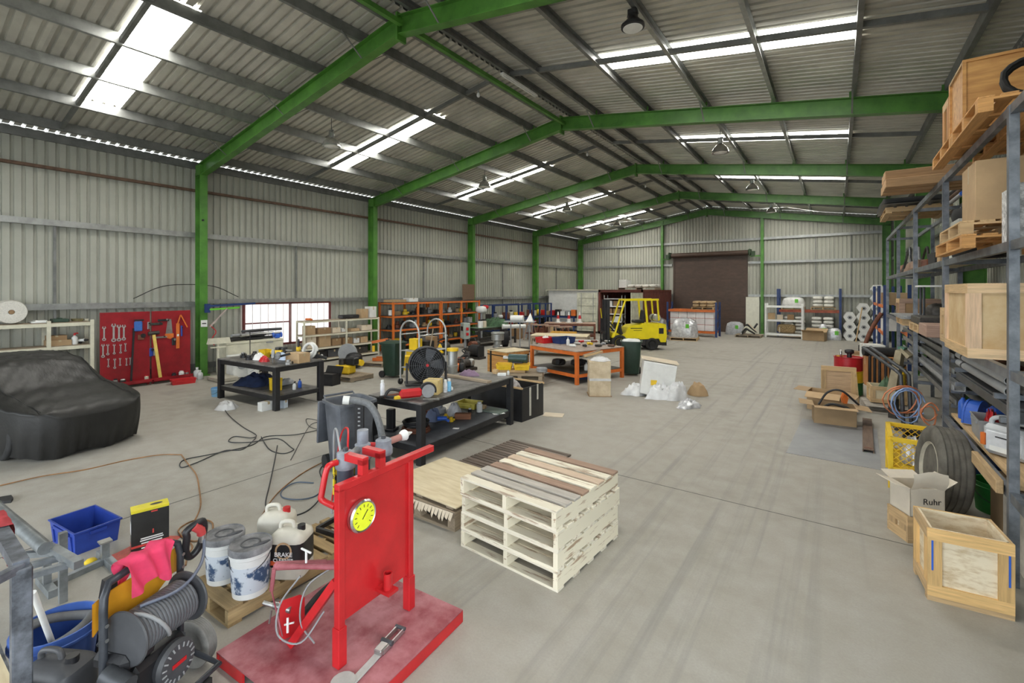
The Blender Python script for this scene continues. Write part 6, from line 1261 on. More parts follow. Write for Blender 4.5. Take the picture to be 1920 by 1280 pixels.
# wooden table, rust steel trestles, cones
t = workbench('timber_table', 'rough brown timber table before the container doors', (-11.3, 21.2, 0), R(25), 2.6, 1.2, .88, .3, BROWNWOOD, RUSTP, RUSTP, .1)
t = workbench('timber_table', 'pale plywood topped trestle between the orange table and forklift', (-8.9, 15.9, 0), R(20), 2.2, 1.1, .8, .3, PLY, OLDWOOD, OLDWOOD, .08)
for k, (px, py) in enumerate(((1026, 601), (1035, 601), (1042, 600))):
    p = (-11.9 + .5 * k, 21.0 + .25 * k, .88); t = thing('traffic_cone', ('red and white traffic cone at the near end of the brown timber table', 'red and white traffic cone in the middle of the cone row', 'red and white traffic cone at the far end of the cone row')[k], 'cone', p, 0, 'cones on the brown timber table'); MB().box((0, 0, .015), (.26, .26, .03)).o('base', WHITE, t); MB().lathe([(.1, .03), (.08, .2)], 14).o('white_band', WHITE, t, 40); MB().lathe([(.055, .38), (.03, .55), (0, .56)], 14).o('white_tip', WHITE, t, 40); MB().lathe([(.081, .2), (.056, .38)], 14).o('red_band', RED, t, 40)
for k in range(4): t = thing('timber_chair', ('slatted wooden pallet end leaning on the brown timber table', 'rust brown trestle beside the brown timber table', 'rust brown trestle behind the brown timber table', 'brown timber crate under the table end')[k], 'trestle', (-12.9 + .8 * k, 19.9 - .25 * k, 0), .3 * k); [MB().bar((sx_ * .3, sy_ * .2, 0), (sx_ * .12, sy_ * .12, .8), .05).o('leg', RUSTP if k % 2 else BROWNWOOD, t) for sx_ in (-1, 1) for sy_ in (-1, 1)]; MB().box((0, 0, .82), (.7, .3, .06)).o('top_beam', BROWNWOOD, t); MB().box((0, 0, .35), (.5, .3, .05)).o('stretcher', RUSTP, t)
for k in range(5): carton((-13.9 + .05 * k, 19.0 + 1.0 * k, 0), .2 * k, (.5, .55, .45 + .1 * (k % 3)), ('dark crate on the floor before the navy rack end', 'brown crate on the floor before the navy rack', 'grey crate on the floor before the navy rack', 'rusty crate on the floor before the navy rack', 'tan crate on the floor by the container')[k], (DARK, CARDD, GREYP, RUSTP, CARD)[k], tape=False, name='floor_crate')
single(MB().prism([(-.9, 0), (.9, 0), (.9, .75), (-.2, .75), (-.5, .5)], -.03, .03, 'xz'), 'steel_sheet', mat('amber_paint', (.66, .34, .04), .5), 'amber steel panel standing before the forklift mast', 'panel', (-10.1, 17.7, 0), R(15))
# ================================================================ far end: container, forklift, racking
CX0, CX1, CY0, CY1, CH = -11.55, -8.85, 25.2, 30.55, 2.59
t = thing('shipping_container', 'maroon shipping container with open cream doors beside the roller door', 'container', ((CX0 + CX1) / 2, CY0, 0)); cw = (CX1 - CX0) / 2; cl = CY1 - CY0
def corr(p0, p1, z0, z1, n, dep, nrm):
    p0 = Vector(p0); p1 = Vector(p1); nrm = Vector(nrm); pts = []
    for i in range(n):
        for f, h in ((0, 0), (.35, 0), (.5, 1), (.85, 1)): pts.append((p0.lerp(p1, (i + f) / n)) + nrm * dep * h)
    pts.append(p1); vs = []; fs = []
    for p in pts: vs += [(p.x, p.y, z0), (p.x, p.y, z1)]
    for i in range(len(pts) - 1): fs.append((2 * i, 2 * i + 2, 2 * i + 3, 2 * i + 1))
    return MB().add(vs, fs)
corr((cw - .06, 0, 0), (cw - .06, cl, 0), .16, CH - .12, 22, .036, (1, 0, 0)).o('side_wall', MAROONP, t); corr((-cw + .06, cl, 0), (-cw + .06, 0, 0), .16, CH - .12, 22, .036, (-1, 0, 0)).o('side_wall', MAROONP, t); corr((-cw, cl - .04, 0), (cw, cl - .04, 0), .16, CH - .12, 9, .036, (0, 1, 0)).o('rear_wall', MAROONP, t)
MB().box((0, cl / 2, CH - .06), (2 * cw - .1, cl, .03)).o('roof', MAROONP, t); MB().box((0, cl / 2, .14), (2 * cw - .1, cl, .04)).o('floor_deck', BROWNWOOD, t)
for x in (-cw + .06, cw - .06):
    for y in (.06, cl - .06): MB().box((x, y, CH / 2), (.12, .12, CH)).o('corner_post', MAROONP, t)
    for z in (.08, CH - .06): MB().box((x, cl / 2, z), (.1, cl, .12)).o('side_rail', MAROONP, t)
for z in (.08, CH - .07): MB().box((0, .06, z), (2 * cw, .12, .14)).o('end_rail', MAROONP, t)
CD = mat('dirty_cream_door', (.50, .50, .40), .6, var=.2, scale=4)
def cdoor(loc, rz):
    d = MB().box((.66, 0, 1.27), (1.3, .04, 2.3)).o('door', CD, t, loc=loc, rot=(0, 0, rz))
    for k in range(5): MB().box((.66, -.035, .35 + .46 * k), (1.1, .04, .2), ch=.015).o('door_rib', CD, d)
    for x in (.3, 1.05): MB().cyl((x, -.06, .15), (x, -.06, 2.4), .018, n=8).o('lock_rod', GREYP, d, 40)
    return d
cdoor((-cw - 1.35, -.12, 0), R(5)); cdoor((cw - .02, -.02, 0), R(-98))
# shelves and boxes inside the container
r_ = rack('shelving_unit', 'white shelving with brown boxes inside the maroon container', 'shelf', (CX0 + .2, 25.6, .165), 0, 1.1, .5, 2.1, (.1, .55, 1.0, 1.45, 1.9), 1, WHITE, WHITE, WHITE, .04, .04)
for k in range(8): carton((CX0 + .45 + .5 * (k % 2), 25.85, .165 + (.1, .55, 1.0, 1.45)[k // 2] + .022), 0, (.42, .36, .3), '%s box on the %s shelf inside the container, %s side' % ('brown' if k % 3 else 'white', ('lowest', 'second', 'third', 'fourth')[k // 2], ('door post', 'aisle')[k % 2]), CARDD if k % 3 else WHITE)
for k in range(5): carton((CX1 - .5, 26.4, .165 + .36 * k), .04 * k, (.6, .5, .35), ('orange box at the foot of the stack inside the container', 'white box second in the stack inside the container', 'red box third in the stack inside the container', 'grey box fourth in the stack inside the container', 'white box topmost in the stack inside the container')[k], (ORANGE, WHITE, RED, GREYP, WHITE)[k])
# sacks on the container roof
pallet((-10.15, 28.2, CH + .002), 0, 'pallet on the container roof under white sacks', 2.4, 1.1, .14, 7, 3, (OLDWOOD, OLDWOODY)); sack_pile((-9.85, 28.2, CH + .143), 0, 'plump white sack lying on the container roof pallet', 4, 2, 1, (.46, .55, .2), BAGW, 'sacks on the container roof')
for k in range(3): carton((-11.08, 28.2, CH + .144 + .17 * k), 0, (.5, .8, .165), ('lowest', 'middle', 'topmost')[k] + ' white flat carton beside the sacks on the container', WHITE)
# white insulated room beside it
t = thing('white_container', 'white panelled storage container behind the navy racks', 'container', (-13.65, 25.95, 0)); MB().box((0, 2.2, 1.3), (3.5, 4.4, 2.5)).o('body', WHITE, t)
for k in range(12): MB().box((0, -.012, .2 + .2 * k), (3.46, .024, .16)).o('panel_slat', WHITE, t)
MB().box((0, 2.15, 2.58), (3.7, 4.7, .06)).o('roof_sheet', CREAM, t)
for k in range(6): carton((-14.6 + .55 * k, 25.35 if 0 else 26.0 - .0, 0) if 0 else (-15.0 + .37 * k, 25.2, 1.004), .05, (.3, .3, .25 + .06 * (k % 3)), ('brown', 'red', 'black', 'white', 'grey', 'orange')[k] + ' box on the bench before the white container', (CARD, RED, DARK, WHITE, GREYP, ORANGE)[k])
t = workbench('storage_bench', 'navy steel bench before the white container wall', (-14.1, 25.2, 0), 0, 2.2, .6, 1.0, .4, GREASE, NAVY, GREASE, .07)
# ---- forklift
hd = R(180 + 35.3 + 2); rw = G(1222, 656)
fo = Vector((rw.x, rw.y, 0)) - Matrix.Rotation(hd, 3, 'Z') @ Vector((-.72, .42, 0))
t = thing('forklift', 'yellow gas forklift truck parked before the maroon container', 'forklift', fo, hd)
FB = mat('forklift_black', (.02, .02, .022), .5, var=.2)
MB().prism([(-1.22, .5), (-1.25, 1.12), (-.35, 1.14), (-.30, 1.08), (.15, 1.05), (.32, .95), (.42, .72), (.62, .62), (.78, .74), (.95, .74), (1.0, .55), (.9, .46), (-.3, .46)], -.46, .46, 'xz').o('body', YEL2, t)
MB().prism([(-1.22, .2), (-1.2, .5), (-.95, .5), (.95, .46), (.95, .26), (-.3, .2)], -.44, .44, 'xz').o('chassis', FB, t)
MB().prism([(-1.3, .34), (-1.34, .62), (-1.3, 1.1), (-1.0, 1.14), (-1.0, .52), (-1.08, .34)], -.5, .5, 'xz').o('counterweight', YEL2, t); MB().box((-1.1, .505, .82), (.2, .012, .24)).o('rear_vent', FB, t); MB().box((-1.25, 0, .3), (.2, .9, .22)).o('rear_skirt', FB, t)
text('FORKLIFT', .01, FB, t, (0, .462, .9), (R(90), 0, PI)) if 0 else None
MB().box((-.05, .463, .93), (.5, .004, .03)).box((-.1, .463, .84), (.35, .004, .02)).o('model_strip', FB, t)
for sg in (-1, 1):
    MB().tube([(.92, sg * .46, .55), (.5, sg * .46, 1.9), (.42, sg * .46, 2.12)], .04, 8).o('front_pillar', YEL2, t, 50); MB().bar((-.52, sg * .46, 1.08), (-.42, sg * .46, 2.12), .09, .07).o('rear_pillar', YEL2, t); MB().bar((.46, sg * .46, 2.13), (-1.0, sg * .46, 2.15), .08, .08).o('roof_rail', YEL2, t); MB().bar((-.98, sg * .36, 2.12), (-1.05, sg * .36, 1.25), .06, .06).o('tail_pillar', YEL2, t)
for k in range(6): MB().bar((.4 - .26 * k, -.46, 2.14), (.4 - .26 * k, .46, 2.14), .05, .04).o('roof_bar', YEL2, t)
MB().lathe([(.0, -.32), (.12, -.32), (.165, -.26), (.165, .26), (.12, .32), (0, .32)], 20, axis='y', c=(-1.0, 0, 1.36)).o('gas_bottle', mat('gas_bottle_grey', (.45, .46, .42), .4, .3), t, 40); MB().lathe([(.17, -.05), (.17, .05)], 20, axis='y', c=(-1.0, .1, 1.36)).o('bottle_strap', FB, t, 40)
MB().box((-.25, 0, 1.2), (.45, .48, .14), ch=.04).box((-.46, 0, 1.45), (.12, .46, .5), (0, R(-8), 0), .04).o('seat', FB, t); MB().tube([(.55, 0, .9), (.38, 0, 1.28)], .03, 8).o('steering_column', FB, t, 50); MB().tube([(.36 + .04 * math.cos(a), .17 * math.sin(a), 1.3 + .16 * math.cos(a)) for a in [2 * PI * k / 16 for k in range(16)]], .016, 6, True).o('steering_wheel', FB, t, 50); MB().box((.62, 0, .9), (.12, .8, .5), (0, R(15), 0), .03).o('dashboard', FB, t)
for x, r__, w_ in ((-.72, .26, .2), (.68, .33, .24)):
    for sg in (-1, 1):
        wh = tyre_mesh(r__, w_, 3, 30).o('wheel', RUBBER, t, 50, loc=(x, sg * .42, r__)); MB().lathe([(0, -.07), (r__ * .5, -.07), (r__ * .57, -.1), (r__ * .57, .1), (r__ * .5, .07), (0, .07)], 18, axis='y').o('rim', YEL2 if x > 0 else FB, wh, 40)
for sg in (-1, 1):
    MB().box((1.12, sg * .3, 1.1), (.12, .09, 2.1)).o('mast_rail', FB, t); MB().box((1.2, sg * .22, 1.12), (.1, .07, 2.05)).o('inner_mast', FB, t); MB().cyl((1.08, sg * .14, .3), (1.08, sg * .14, 1.9), .035, n=10).o('lift_ram', FB, t, 40)
    fk = MB().box((1.75, sg * .25, .09), (.9, .11, .04)).box((1.31, sg * .25, .4), (.05, .11, .64)).o('fork', FB, t); MB().bar((1.1, sg * .42, 1.2), (.7, sg * .42, .75), .05).o('tilt_ram', FB, t)
for z in (.35, .75, 2.1): MB().box((1.27 if z < 1 else 1.14, 0, z), (.06, .95 if z < 1 else .68, .1)).o('carriage_bar', FB, t)
for k in range(7): MB().box((1.28, -.42 + .14 * k, 1.05), (.03, .03, .55)).o('load_guard_bar', FB, t)
MB().bar((1.28, -.45, 1.75), (1.22, -.45, 1.3), .05, .03).o('yellow_hose_guard', YEL2, t); MB().prism([(.05, .25), (.5, .25), (.45, .42), (.1, .42)], .44, .56, 'xz').o('step', mat('pale_yellow_step', (.72, .72, .2), .5), t)
# ---- pallet racking by the roller door
RKX0, RKX1, RKY = -7.95, -5.35, 26.7
t = thing('pallet_racking', 'low pallet racking with navy uprights and orange beams before the roller door', 'racking', (RKX0, RKY, 0)); L_ = RKX1 - RKX0
for x in (0, L_):
    for y in (0, .9): MB().box((x, y, .95), (.1, .07, 1.9)).o('upright', NAVY, t)
    for k in range(3): MB().bar((x, 0, .2 + .5 * k), (x, .9, .6 + .5 * k), .04).o('brace', NAVY, t)
for z in (.25, 1.42):
    for y in (0, .9): MB().box((L_ / 2, y, z), (L_ - .1, .05, .12)).o('beam', ORANGE, t)
for k in range(8): MB().box((.25 + (L_ - .5) * k / 7, .45, 1.485), (.28, .98, .02)).o('deck_board', ORANGE, t)
WB = mat('white_red_carton', (.68, .66, .66), .6, var=.05, scale=3)
for i in range(5):
    for k in range(3):
        c = carton((RKX0 + .35 + .47 * i, RKY + .45, .32 + .35 * k), 0, (.45, .7, .345), 'white carton with red edge on the %s layer under the orange beams' % ('bottom', 'middle', 'top')[k], WB, tape=False, group='white cartons under the orange beams'); MB().box((0, 0, .335), (.452, .702, .018)).o('red_edge', mat('red_band_print', (.5, .1, .1), .5), c)
pallet((-6.05, 27.15, 1.498), 0, 'pallet of brown and white sacks on the orange beams', 1.15, 1.0, .13, 6, 3, (PINE, PINEY)); sack_pile((-6.05, 27.15, 1.632), 0, 'brown sack with white top on the racking pallet', 3, 2, 2, (.38, .48, .17), BROWNBAG, 'sacks on the racking pallet')
def wrapped(loc, rz, d, label, m=FOIL, seed=1, plabel=None):
    if plabel: pallet((loc[0], loc[1], loc[2]), rz, plabel, d[0] * 1.05, d[1] * 1.05, .14, 6, 3, (PINE, PINEY)); z = loc[2] + .14
    else: z = loc[2]
    t = thing('wrapped_load', label, 'load', (loc[0], loc[1], z), rz); g_ = random.Random(seed)
    prof_ = [(.5, 0), (.52, .1), (.5, .35), (.47, .6), (.42, .85), (.25, .97), (0, 1.0)]
    MB().lathe([(r * d[0], h * d[2]) for r, h in prof_], 24, sq=4.5, sy=d[1] / d[0]).o('film', m, t, 60); MB().box((d[0] * .15, -d[1] * .49, d[2] * .6), (.16, .02, .2)).o('green_sticker', BRGREEN, t); return t
wrapped((-6.45, 24.6, 0), R(8), (1.25, 1.1, 1.0), 'silver wrapped machine on a pallet before the orange beams', FOIL, 1, 'pallet under the silver wrapped machine'); wrapped((-7.9, 24.9, 0), R(4), (.85, .8, .95), 'dark silver wrapped load beside the forklift', mat('dark_wrap', (.2, .2, .21), .25, .3, var=.4, scale=9, bump=1.), 2, 'pallet under the dark wrapped load')
t = wrapped((-4.85, 29.3, 0), 0, (.95, .7, .75), 'grey wrapped drum crate beside the roller door', mat('grey_wrap', (.42, .43, .45), .3, var=.2, scale=9, bump=.8), 3)
pallet((-3.95, 28.1, 0), 0, 'dark pallet of black and white scrap before the cream door', 1.25, 1.0, .14, 6, 3, (OLDWOOD, OLDWOODY))
for k in range(7):
    t = thing('scrap_hose', ('black', 'cream', 'black ribbed', 'white', 'dark', 'tan', 'long black')[k] + ' scrap hose piece on the dark pallet', 'hose', (-3.95, 27.62 + .155 * k, .165), .0); a = .3 + .1 * (k % 3)
    MB().tube(catmull([(-.3, 0, .06), (-.1, .03, a), (.1, -.03, a * .7), (.35, .02, .06 + (.5 if k == 6 else 0))], 6), .05, 8).o('hose', (RUBBER, CREAM, RUBBER, WHITE, DARK, CARDP, DARK)[k], t, 60); MB().cyl((-.36, 0, .05), (-.28, 0, .06), .065, n=10).o('coupling', STEEL, t, 40)
# ---- white shelf
WS = rack('shelving_unit', 'white steel shelving with three tiers before the end wall', 'shelf', (-3.2, 28.6, 0), R(-2), 1.7, .55, 1.85, (.2, .95, 1.7), 1, WHITE, WHITE, WHITE, .09, .08)
for k, (x, lb, m_, d_) in enumerate(((-2.95, 'brown carton on the white shelving middle tier', CARD, (.34, .34, .34)), (-2.55, 'small tan carton on the white shelving middle tier', CARDP, (.28, .3, .26)), (-2.05, 'brown open carton on the white shelving middle tier', CARDD, (.3, .3, .28)))): carton((x, 28.85, .972), .1, d_, lb, m_)
t = thing('wire_bundle', 'brown coil mass filling the bottom tier of the white shelving', 'coil', (-2.25, 28.85, .225)); MB().blob((0, 0, .27), (.85, .36, .48), 18, 10, .1, 4, 4).o('bundle', mat('brown_straw', (.28, .2, .1), .9, var=.5, scale=25, bump=1.), t, 70); MB().box((-.3, -.22, .2), (.05, .02, .3)).o('tie', CARDP, t)
# ---- racking on the end wall
t = thing('pallet_racking', 'pallet racking with navy uprights and rust orange beam on the end wall', 'racking', (-2.72, 29.7, 0)); L_ = 2.85
for x in (0, L_):
    for y in (0, .85): MB().box((x, y, 1.32), (.11, .08, 2.64)).o('upright', NAVY, t)
    for k in range(4): MB().bar((x, 0, .2 + .5 * k), (x, .85, .6 + .5 * k), .04).o('brace', NAVY, t)
for z in (1.42,):
    for y in (0, .85): MB().box((L_ / 2, y, z), (L_ - .1, .06, .14)).o('beam', mat('rust_orange_beam', (.34, .08, .04), .55, var=.3), t)
for x, lb, nn in ((-2.0, 'the upper white film wrapped load', 0), (-.62, 'the stacked white bags', 1)):
    pallet((x, 30.1, 1.5), 0, 'pine pallet on the rust orange beam under ' + lb, 1.1, .9, .14, 6, 3, (PINE, PINEY))
    if nn == 0: wrapped((x, 30.1, 1.64), 0, (1.1, .85, .55), 'white film wrapped load on the rust orange beam', mat('white_wrap', (.62, .62, .6), .4, var=.12, scale=7, bump=.6), 5)
    else: sack_pile((x, 30.1, 1.64), 0, 'white bag stacked on the rust orange beam pallet', 2, 2, 3, (.5, .42, .2), BAGW, 'bags on the rust orange beam')
for x, lb in ((-1.95, 'white bag stacked on the floor behind the white shelving'), (-.65, 'white bag stacked on the floor under the rust orange beam')):
    pallet((x, 30.1, 0), 0, 'floor pallet under the ' + ('bags behind the white shelving' if x < -1 else 'bags below the rust orange beam'), 1.1, .9, .14, 6, 3, (PINE, PINEY)); sack_pile((x, 30.1, .14), 0, lb, 2, 2, 5, (.52, .42, .2), BAGW, lb)
carton((-.95, 28.1, 0), R(-10), (.95, .6, .42), 'large brown open carton on the floor before the bag stack', CARD, openf=60, flaps=(0, 0, 1, 1))
wrapped((-.12, 28.95, .0), 0, (.6, .5, .62), 'crumpled silver film bag beside the brown open carton', FOIL, 7); wrapped((-.62, 29.3, .0), 0, (.4, .36, .8), 'tall crumpled film bag under the rust orange beam', FOIL, 8)
# ---- hexagonal white tubes
def hexroll(loc, label):
    t = thing('hexagonal_tube', label, 'tube', loc, 0, 'stacked hexagonal tubes'); r = .27
    MB().prism([(r * math.cos(PI * k / 3), r * math.sin(PI * k / 3)) for k in range(6)], 0, 1.4, 'xz').o('tube', WHITE, t); MB().prism([(r * .4 * math.cos(PI * k / 3), r * .4 * math.sin(PI * k / 3)) for k in range(6)], -.012, .0, 'xz').o('end_hub', GREYP, t); MB().prism([(r * .18 * math.cos(PI * k / 3), r * .18 * math.sin(PI * k / 3)) for k in range(6)], -.016, -.01, 'xz').o('bore', DARK, t); return t
hx = [(0, 0), (0, 1), (0, 2), (1, 0), (1, 1), (1, 2), (2, 0), (2, 1), (2, 2), (2, 3), (2, 4), (2, 5), (1, 3)]
for c, r_ in hx: hexroll((.52 + .56 * c, 28.9, .235 + .47 * r_), 'white hexagonal tube end, %s row of the %s column of the stack' % (('lowest', 'second', 'third', 'fourth', 'fifth', 'sixth')[r_], ('outer', 'middle', 'wall side')[c]))
single(MB().cyl((0, 0, 0), (.25, 0, 1.7), .025, n=8), 'wooden_pole', PINE, 'thin wooden pole leaning on the hexagonal tubes', 'pole', (.75, 28.5, 0), smooth=40)
P = [WY(1653, 548, 18.5), WY(1640, 568, 18.48), WY(1628, 592, 18.45), WY(1621, 615, 18.42), WY(1621, 635, 18.4), WY(1632, 652, 18.38)]; 
t = thing('curved_pipe', 'long rusty curved pipe leaning on the rack end', 'pipe', (P[-1].x, P[-1].y, 0)); dz = P[-1].z - .07; ow(MB().tube(catmull([Vector((p.x, p.y, p.z - dz)) for p in P], 6), .06, 12), 'pipe', RUSTP, t, 60); ow(MB().tube([Vector((P[-1].x, P[-1].y, P[-1].z - dz)), Vector((P[-1].x + .15, P[-1].y, P[-1].z - dz))], .075, 12), 'collar', RUST, t, 60)
# ================================================================ right hand rack and goods
RX0, RX1 = 1.22, 1.84; RYS = [2.65, 5.65, 8.65, 11.65, 14.65, 17.65]
RZ = (.80, 1.83, 2.93, 4.08)
t = thing('storage_rack', 'tall bluish steel storage rack along the right wall', 'rack', (RX0, RYS[0], 0)); RKR = t
for y in RYS:
    for x in (0, RX1 - RX0): MB().box((x, y - RYS[0], 2.04), (.065, .065, 4.08)).o('post', RSTEEL, t)
    for z in RZ: MB().box(((RX1 - RX0) / 2, y - RYS[0], z - .035), (RX1 - RX0, .05, .06)).o('cross_arm', RSTEEL, t)
for z in RZ[1:]:
    for x in (0, RX1 - RX0): MB().box((x, (RYS[-1] - RYS[0]) / 2, z - .04), (.05, RYS[-1] - RYS[0], .08)).o('beam', RSTEEL, t)
for x in (0, RX1 - RX0): MB().box((x, 3.0, RZ[0] - .04), (.05, 6.0, .08)).o('beam', RSTEEL, t)
for k in range(2): MB().bar((RX1 - RX0 + .065, .5 + 3 * k + 3, 3.05), (RX1 - RX0 + .065, 3 * k + 5.9, 4.0), .05).o('brace', RSTEEL, t)
XC = (RX0 + RX1) / 2
# --- framed crates
def crate(loc, rz, d, label, m=PLY, fm=PINE, fmz=PINEZ, name='wooden_crate', lid=True, fw=.1):
    t = thing(name, label, 'crate', loc, rz); x, y, z = d
    if lid: MB().box((0, 0, z / 2), (x - .04, y - .04, z)).o('panel_core', m, t)
    else:
        for sg in (-1, 1): MB().box((sg * (x / 2 - .03), 0, z / 2), (.015, y - .05, z)).o('side_panel', m, t); MB().box((0, sg * (y / 2 - .03), z / 2), (x - .05, .015, z)).o('side_panel', m, t)
        MB().box((0, 0, .012), (x - .05, y - .05, .02)).o('base_panel', m, t)
    for sg in (-1, 1):
        for zz in (fw / 2, z - fw / 2):
            MB().box((0, sg * (y / 2 - .012), zz), (x, .022, fw)).o('rail', fm, t); MB().box((sg * (x / 2 - .012), 0, zz), (.022, y - .046, fw)).o('rail', fm if 0 else PINEY, t)
        for s2 in (-1, 1):
            MB().box((s2 * (x / 2 - fw / 2), sg * (y / 2 - .012), z / 2), (fw, .022, z - 2 * fw)).o('stile', fmz, t); MB().box((sg * (x / 2 - .012), s2 * (y / 2 - fw / 2 - .023), z / 2), (.022, fw, z - 2 * fw)).o('stile', fmz, t)
    return t
BP = mat('blotchy_plywood', (.60, .38, .17), .6, var=.1, scale=2.5, col2=(.70, .55, .33), detail=6)
crate((1.53, 7.03, RZ[1]), 0, (.92, 1.22, .75), 'large framed plywood crate on the rack, below the pallet of cartons', BP, wood('light_pine', (.66, .48, .29)), wood('light_pine_z', (.62, .44, .29), along='z'))
# top tier
for k, y in enumerate((7.5, 6.3)): pallet((1.44, y, RZ[3]), R(90), ('orange pine pallet on the rack top under the small open crate', 'orange pine pallet on the rack top under the hoses')[k], 1.18, .85, .14, 6, 3, (wood('orange_pine', (.55, .29, .1)), wood('orange_pine_y', (.55, .29, .1), along='y')), block=True)
crate((1.48, 7.15, RZ[3] + .142), 0, (.78, .75, .74), 'orange plywood box with bold grain on the rack top', ORNG_PLY, ORNG_PLY, ORNG_PLY, name='plywood_box', fw=.03)
crate((1.44, 7.88, RZ[3] + .142), 0, (.66, .4, .66), 'smaller framed orange crate behind the plywood box on the rack top', mat('grey_brown_ply', (.22, .17, .11), .7), wood('orange_frame', (.50, .26, .1)), wood('orange_frame_z', (.50, .26, .1), along='z'))
coil((1.5, 6.35, RZ[3] + .14), .2, 5, .022, RUBBER, 'black hose coil leaning at the plywood box on the rack top', rot=(R(70), 0, R(0)), seed=12).location.z = RZ[3] + .4
t = thing('valve_set', 'brass and red valve set on the rack top pallet', 'valve', (1.5, 5.95, RZ[3] + .142)); MB().cyl((-.1, 0, .06), (.15, 0, .06), .05, n=12).o('body', mat('brass', (.5, .36, .12), .35, .7), t, 40); MB().blob((.0, 0, .18), (.12, .12, .1), 10, 6, 0, 2.5, 1).o('red_handle', RED, t, 50); MB().blob((.12, -.05, .14), (.1, .1, .1), 10, 6, 0, 2.5, 1).o('blue_handle', BRBLUE, t, 50)
for k in range(5):
    t = thing('timber_beam', '%s rough timber beam lying across the rack top' % ('lowest', 'second', 'third', 'fourth', 'topmost')[k], 'timber', (1.35, 9.2 + .3 * (k % 3) + .1 * (k // 3), RZ[3] + .01 + .14 * (k // 3)), R(2)); MB().box((.05, 0, .065), (1.6, .22, .13), ch=.006).o('beam', wood('rough_brown_timber', (.36, .22, .11)), t)
for k in range(3): t = thing('steel_length', ('blue capped steel tube on the rack top behind the timber beams', 'rusty angle on the rack top behind the timber beams', 'grey tube on the rack top behind the timber beams')[k], 'tube', (1.7, 11.1, RZ[3] + .014 + .082 * k), 0); MB().cyl((0, -.5, .035), (0, .6, .035), .034, n=10).o('tube', (GREYP, RUST, DGREY)[k], t, 40); MB().cyl((0, -.55, .035), (0, -.48, .035), .038, n=10).o('cap', (BRBLUE, DARK, DARK)[k], t, 40)
pallet((1.3, 12.75, RZ[3]), R(90), 'pine pallet on the rack top under the grey sheeting', 1.5, 1.0, .12, 6, 3, (PINE, PINEY))
for k in range(5): single(MB().grid(lambda u, v, k=k: ((u - .5) * 1.1, (v - .5) * 1.9, .012 + .05 * math.sin(v * 7 + k) * .4 + .02), 6, 14), 'sheet_metal', GREYP, '%s thin grey sheet bowed over the rack top pallet' % ('lowest', 'second', 'third', 'fourth', 'topmost')[k], 'sheet', (1.3, 12.75, RZ[3] + .125 + .03 * k), 0, smooth=60)
# mid tier (2.93)
def M3(y): return (XC, y, RZ[2])
pallet((1.44, 7.1, RZ[2]), R(90), 'orange pine pallet on the middle tier below the torn carton', 1.5, .85, .14, 6, 3, (wood('orange_pine', (.5,) * 3), wood('orange_pine_y', (.5,) * 3)), block=True); pallet((1.44, 7.0, RZ[2] + .14), R(90), 'second pine pallet on the middle tier carrying the torn carton', 1.15, .85, .14, 6, 3, (PINE, PINEY), block=True)
carton((1.46, 6.75, RZ[2] + .28), 0, (.66, .6, .6), 'torn brown carton of papers on the middle tier', CARD); carton((1.52, 5.98, RZ[2] + .004), 0, (.5, .5, .5), 'white printed sack on the middle tier pallet', mat('speckled_white', (.6, .6, .6), .6, var=.5, scale=30))
t = thing('machine_case', 'pale grey machine case on the middle tier with pipe stubs', 'machine', (1.48, 7.82, RZ[2] + .145)); MB().box((0, 0, .15), (.6, .45, .3), ch=.01).o('case', mat('pale_grey_case', (.42, .43, .40), .5), t)
for x in (-.15, .1): MB().tube([(x, 0, .3), (x, 0, .38), (x + .1, 0, .4)], .03, 8).o('pipe_stub', STEEL, t, 50)
t = thing('rubber_drum', 'dark stacked rubber rolls on the middle tier', 'roll', (1.5, 8.36, RZ[2] + .003)); [MB().lathe([(.1, .02 + .16 * k), (.25, .0 + .16 * k), (.27, .08 + .16 * k), (.25, .16 + .16 * k), (.1, .15 + .16 * k)], 20).o('roll', RUBBER, t, 50) for k in range(4)]
g2 = random.Random(5)
mid = [('carton', 'white carton on the middle tier beyond the second post', WHITE, (.35, .4, .22)), ('carton', 'brown carton on the middle tier beyond the white one', CARDD, (.35, .35, .2)), ('carton', 'small tan carton on the middle tier', CARD, (.3, .3, .16)), ('toolbox', 'dark case on the middle tier', DARK, (.35, .5, .2)), ('carton', 'rusty tray on the middle tier', RUSTP, (.4, .5, .12)), ('carton', 'brown wooden tray on the middle tier end', BROWNWOOD, (.5, .8, .15))]
y = 9.0
single(MB().box((0, 0, .015), (.5, 8.4, .03)), 'timber_deck', PLY, 'plywood deck lying along the middle rack tier', 'board', (XC, 13.2, RZ[2] + .002))
for nm, lb, m_, d_ in mid: carton((XC - .02, y + d_[1] / 2, RZ[2] + .034), g2.random() * .05, d_, lb, m_, name=nm, tape=False); y += d_[1] + .15
for k in range(3): single(MB().tube(catmull([(0, 0, .03), (0, .6, .25), (.05, 1.3, .55), (.0, 1.9, .1)], 6), .025, 6), 'bent_bar', (DGREY, GREYP, GREASE)[k], ('dark bent bar', 'grey bent bar', 'greasy bent bar')[k] + ' standing up on the middle tier', 'bar', (1.33 + .15 * k, 12.85, RZ[2] + .034), smooth=60)
for k in range(4): crumple((1.53, 15.0 + .65 * k, RZ[2] + .034), 0, (.34, .5, .25), (BROWNWOOD, GREASE, RUSTP, CARDD)[k], ('brown offcut heap', 'greasy scrap heap', 'rusty scrap heap', 'tan offcut heap')[k] + ' on the middle tier', 'scrap_heap', 'scrap', 80 + k)
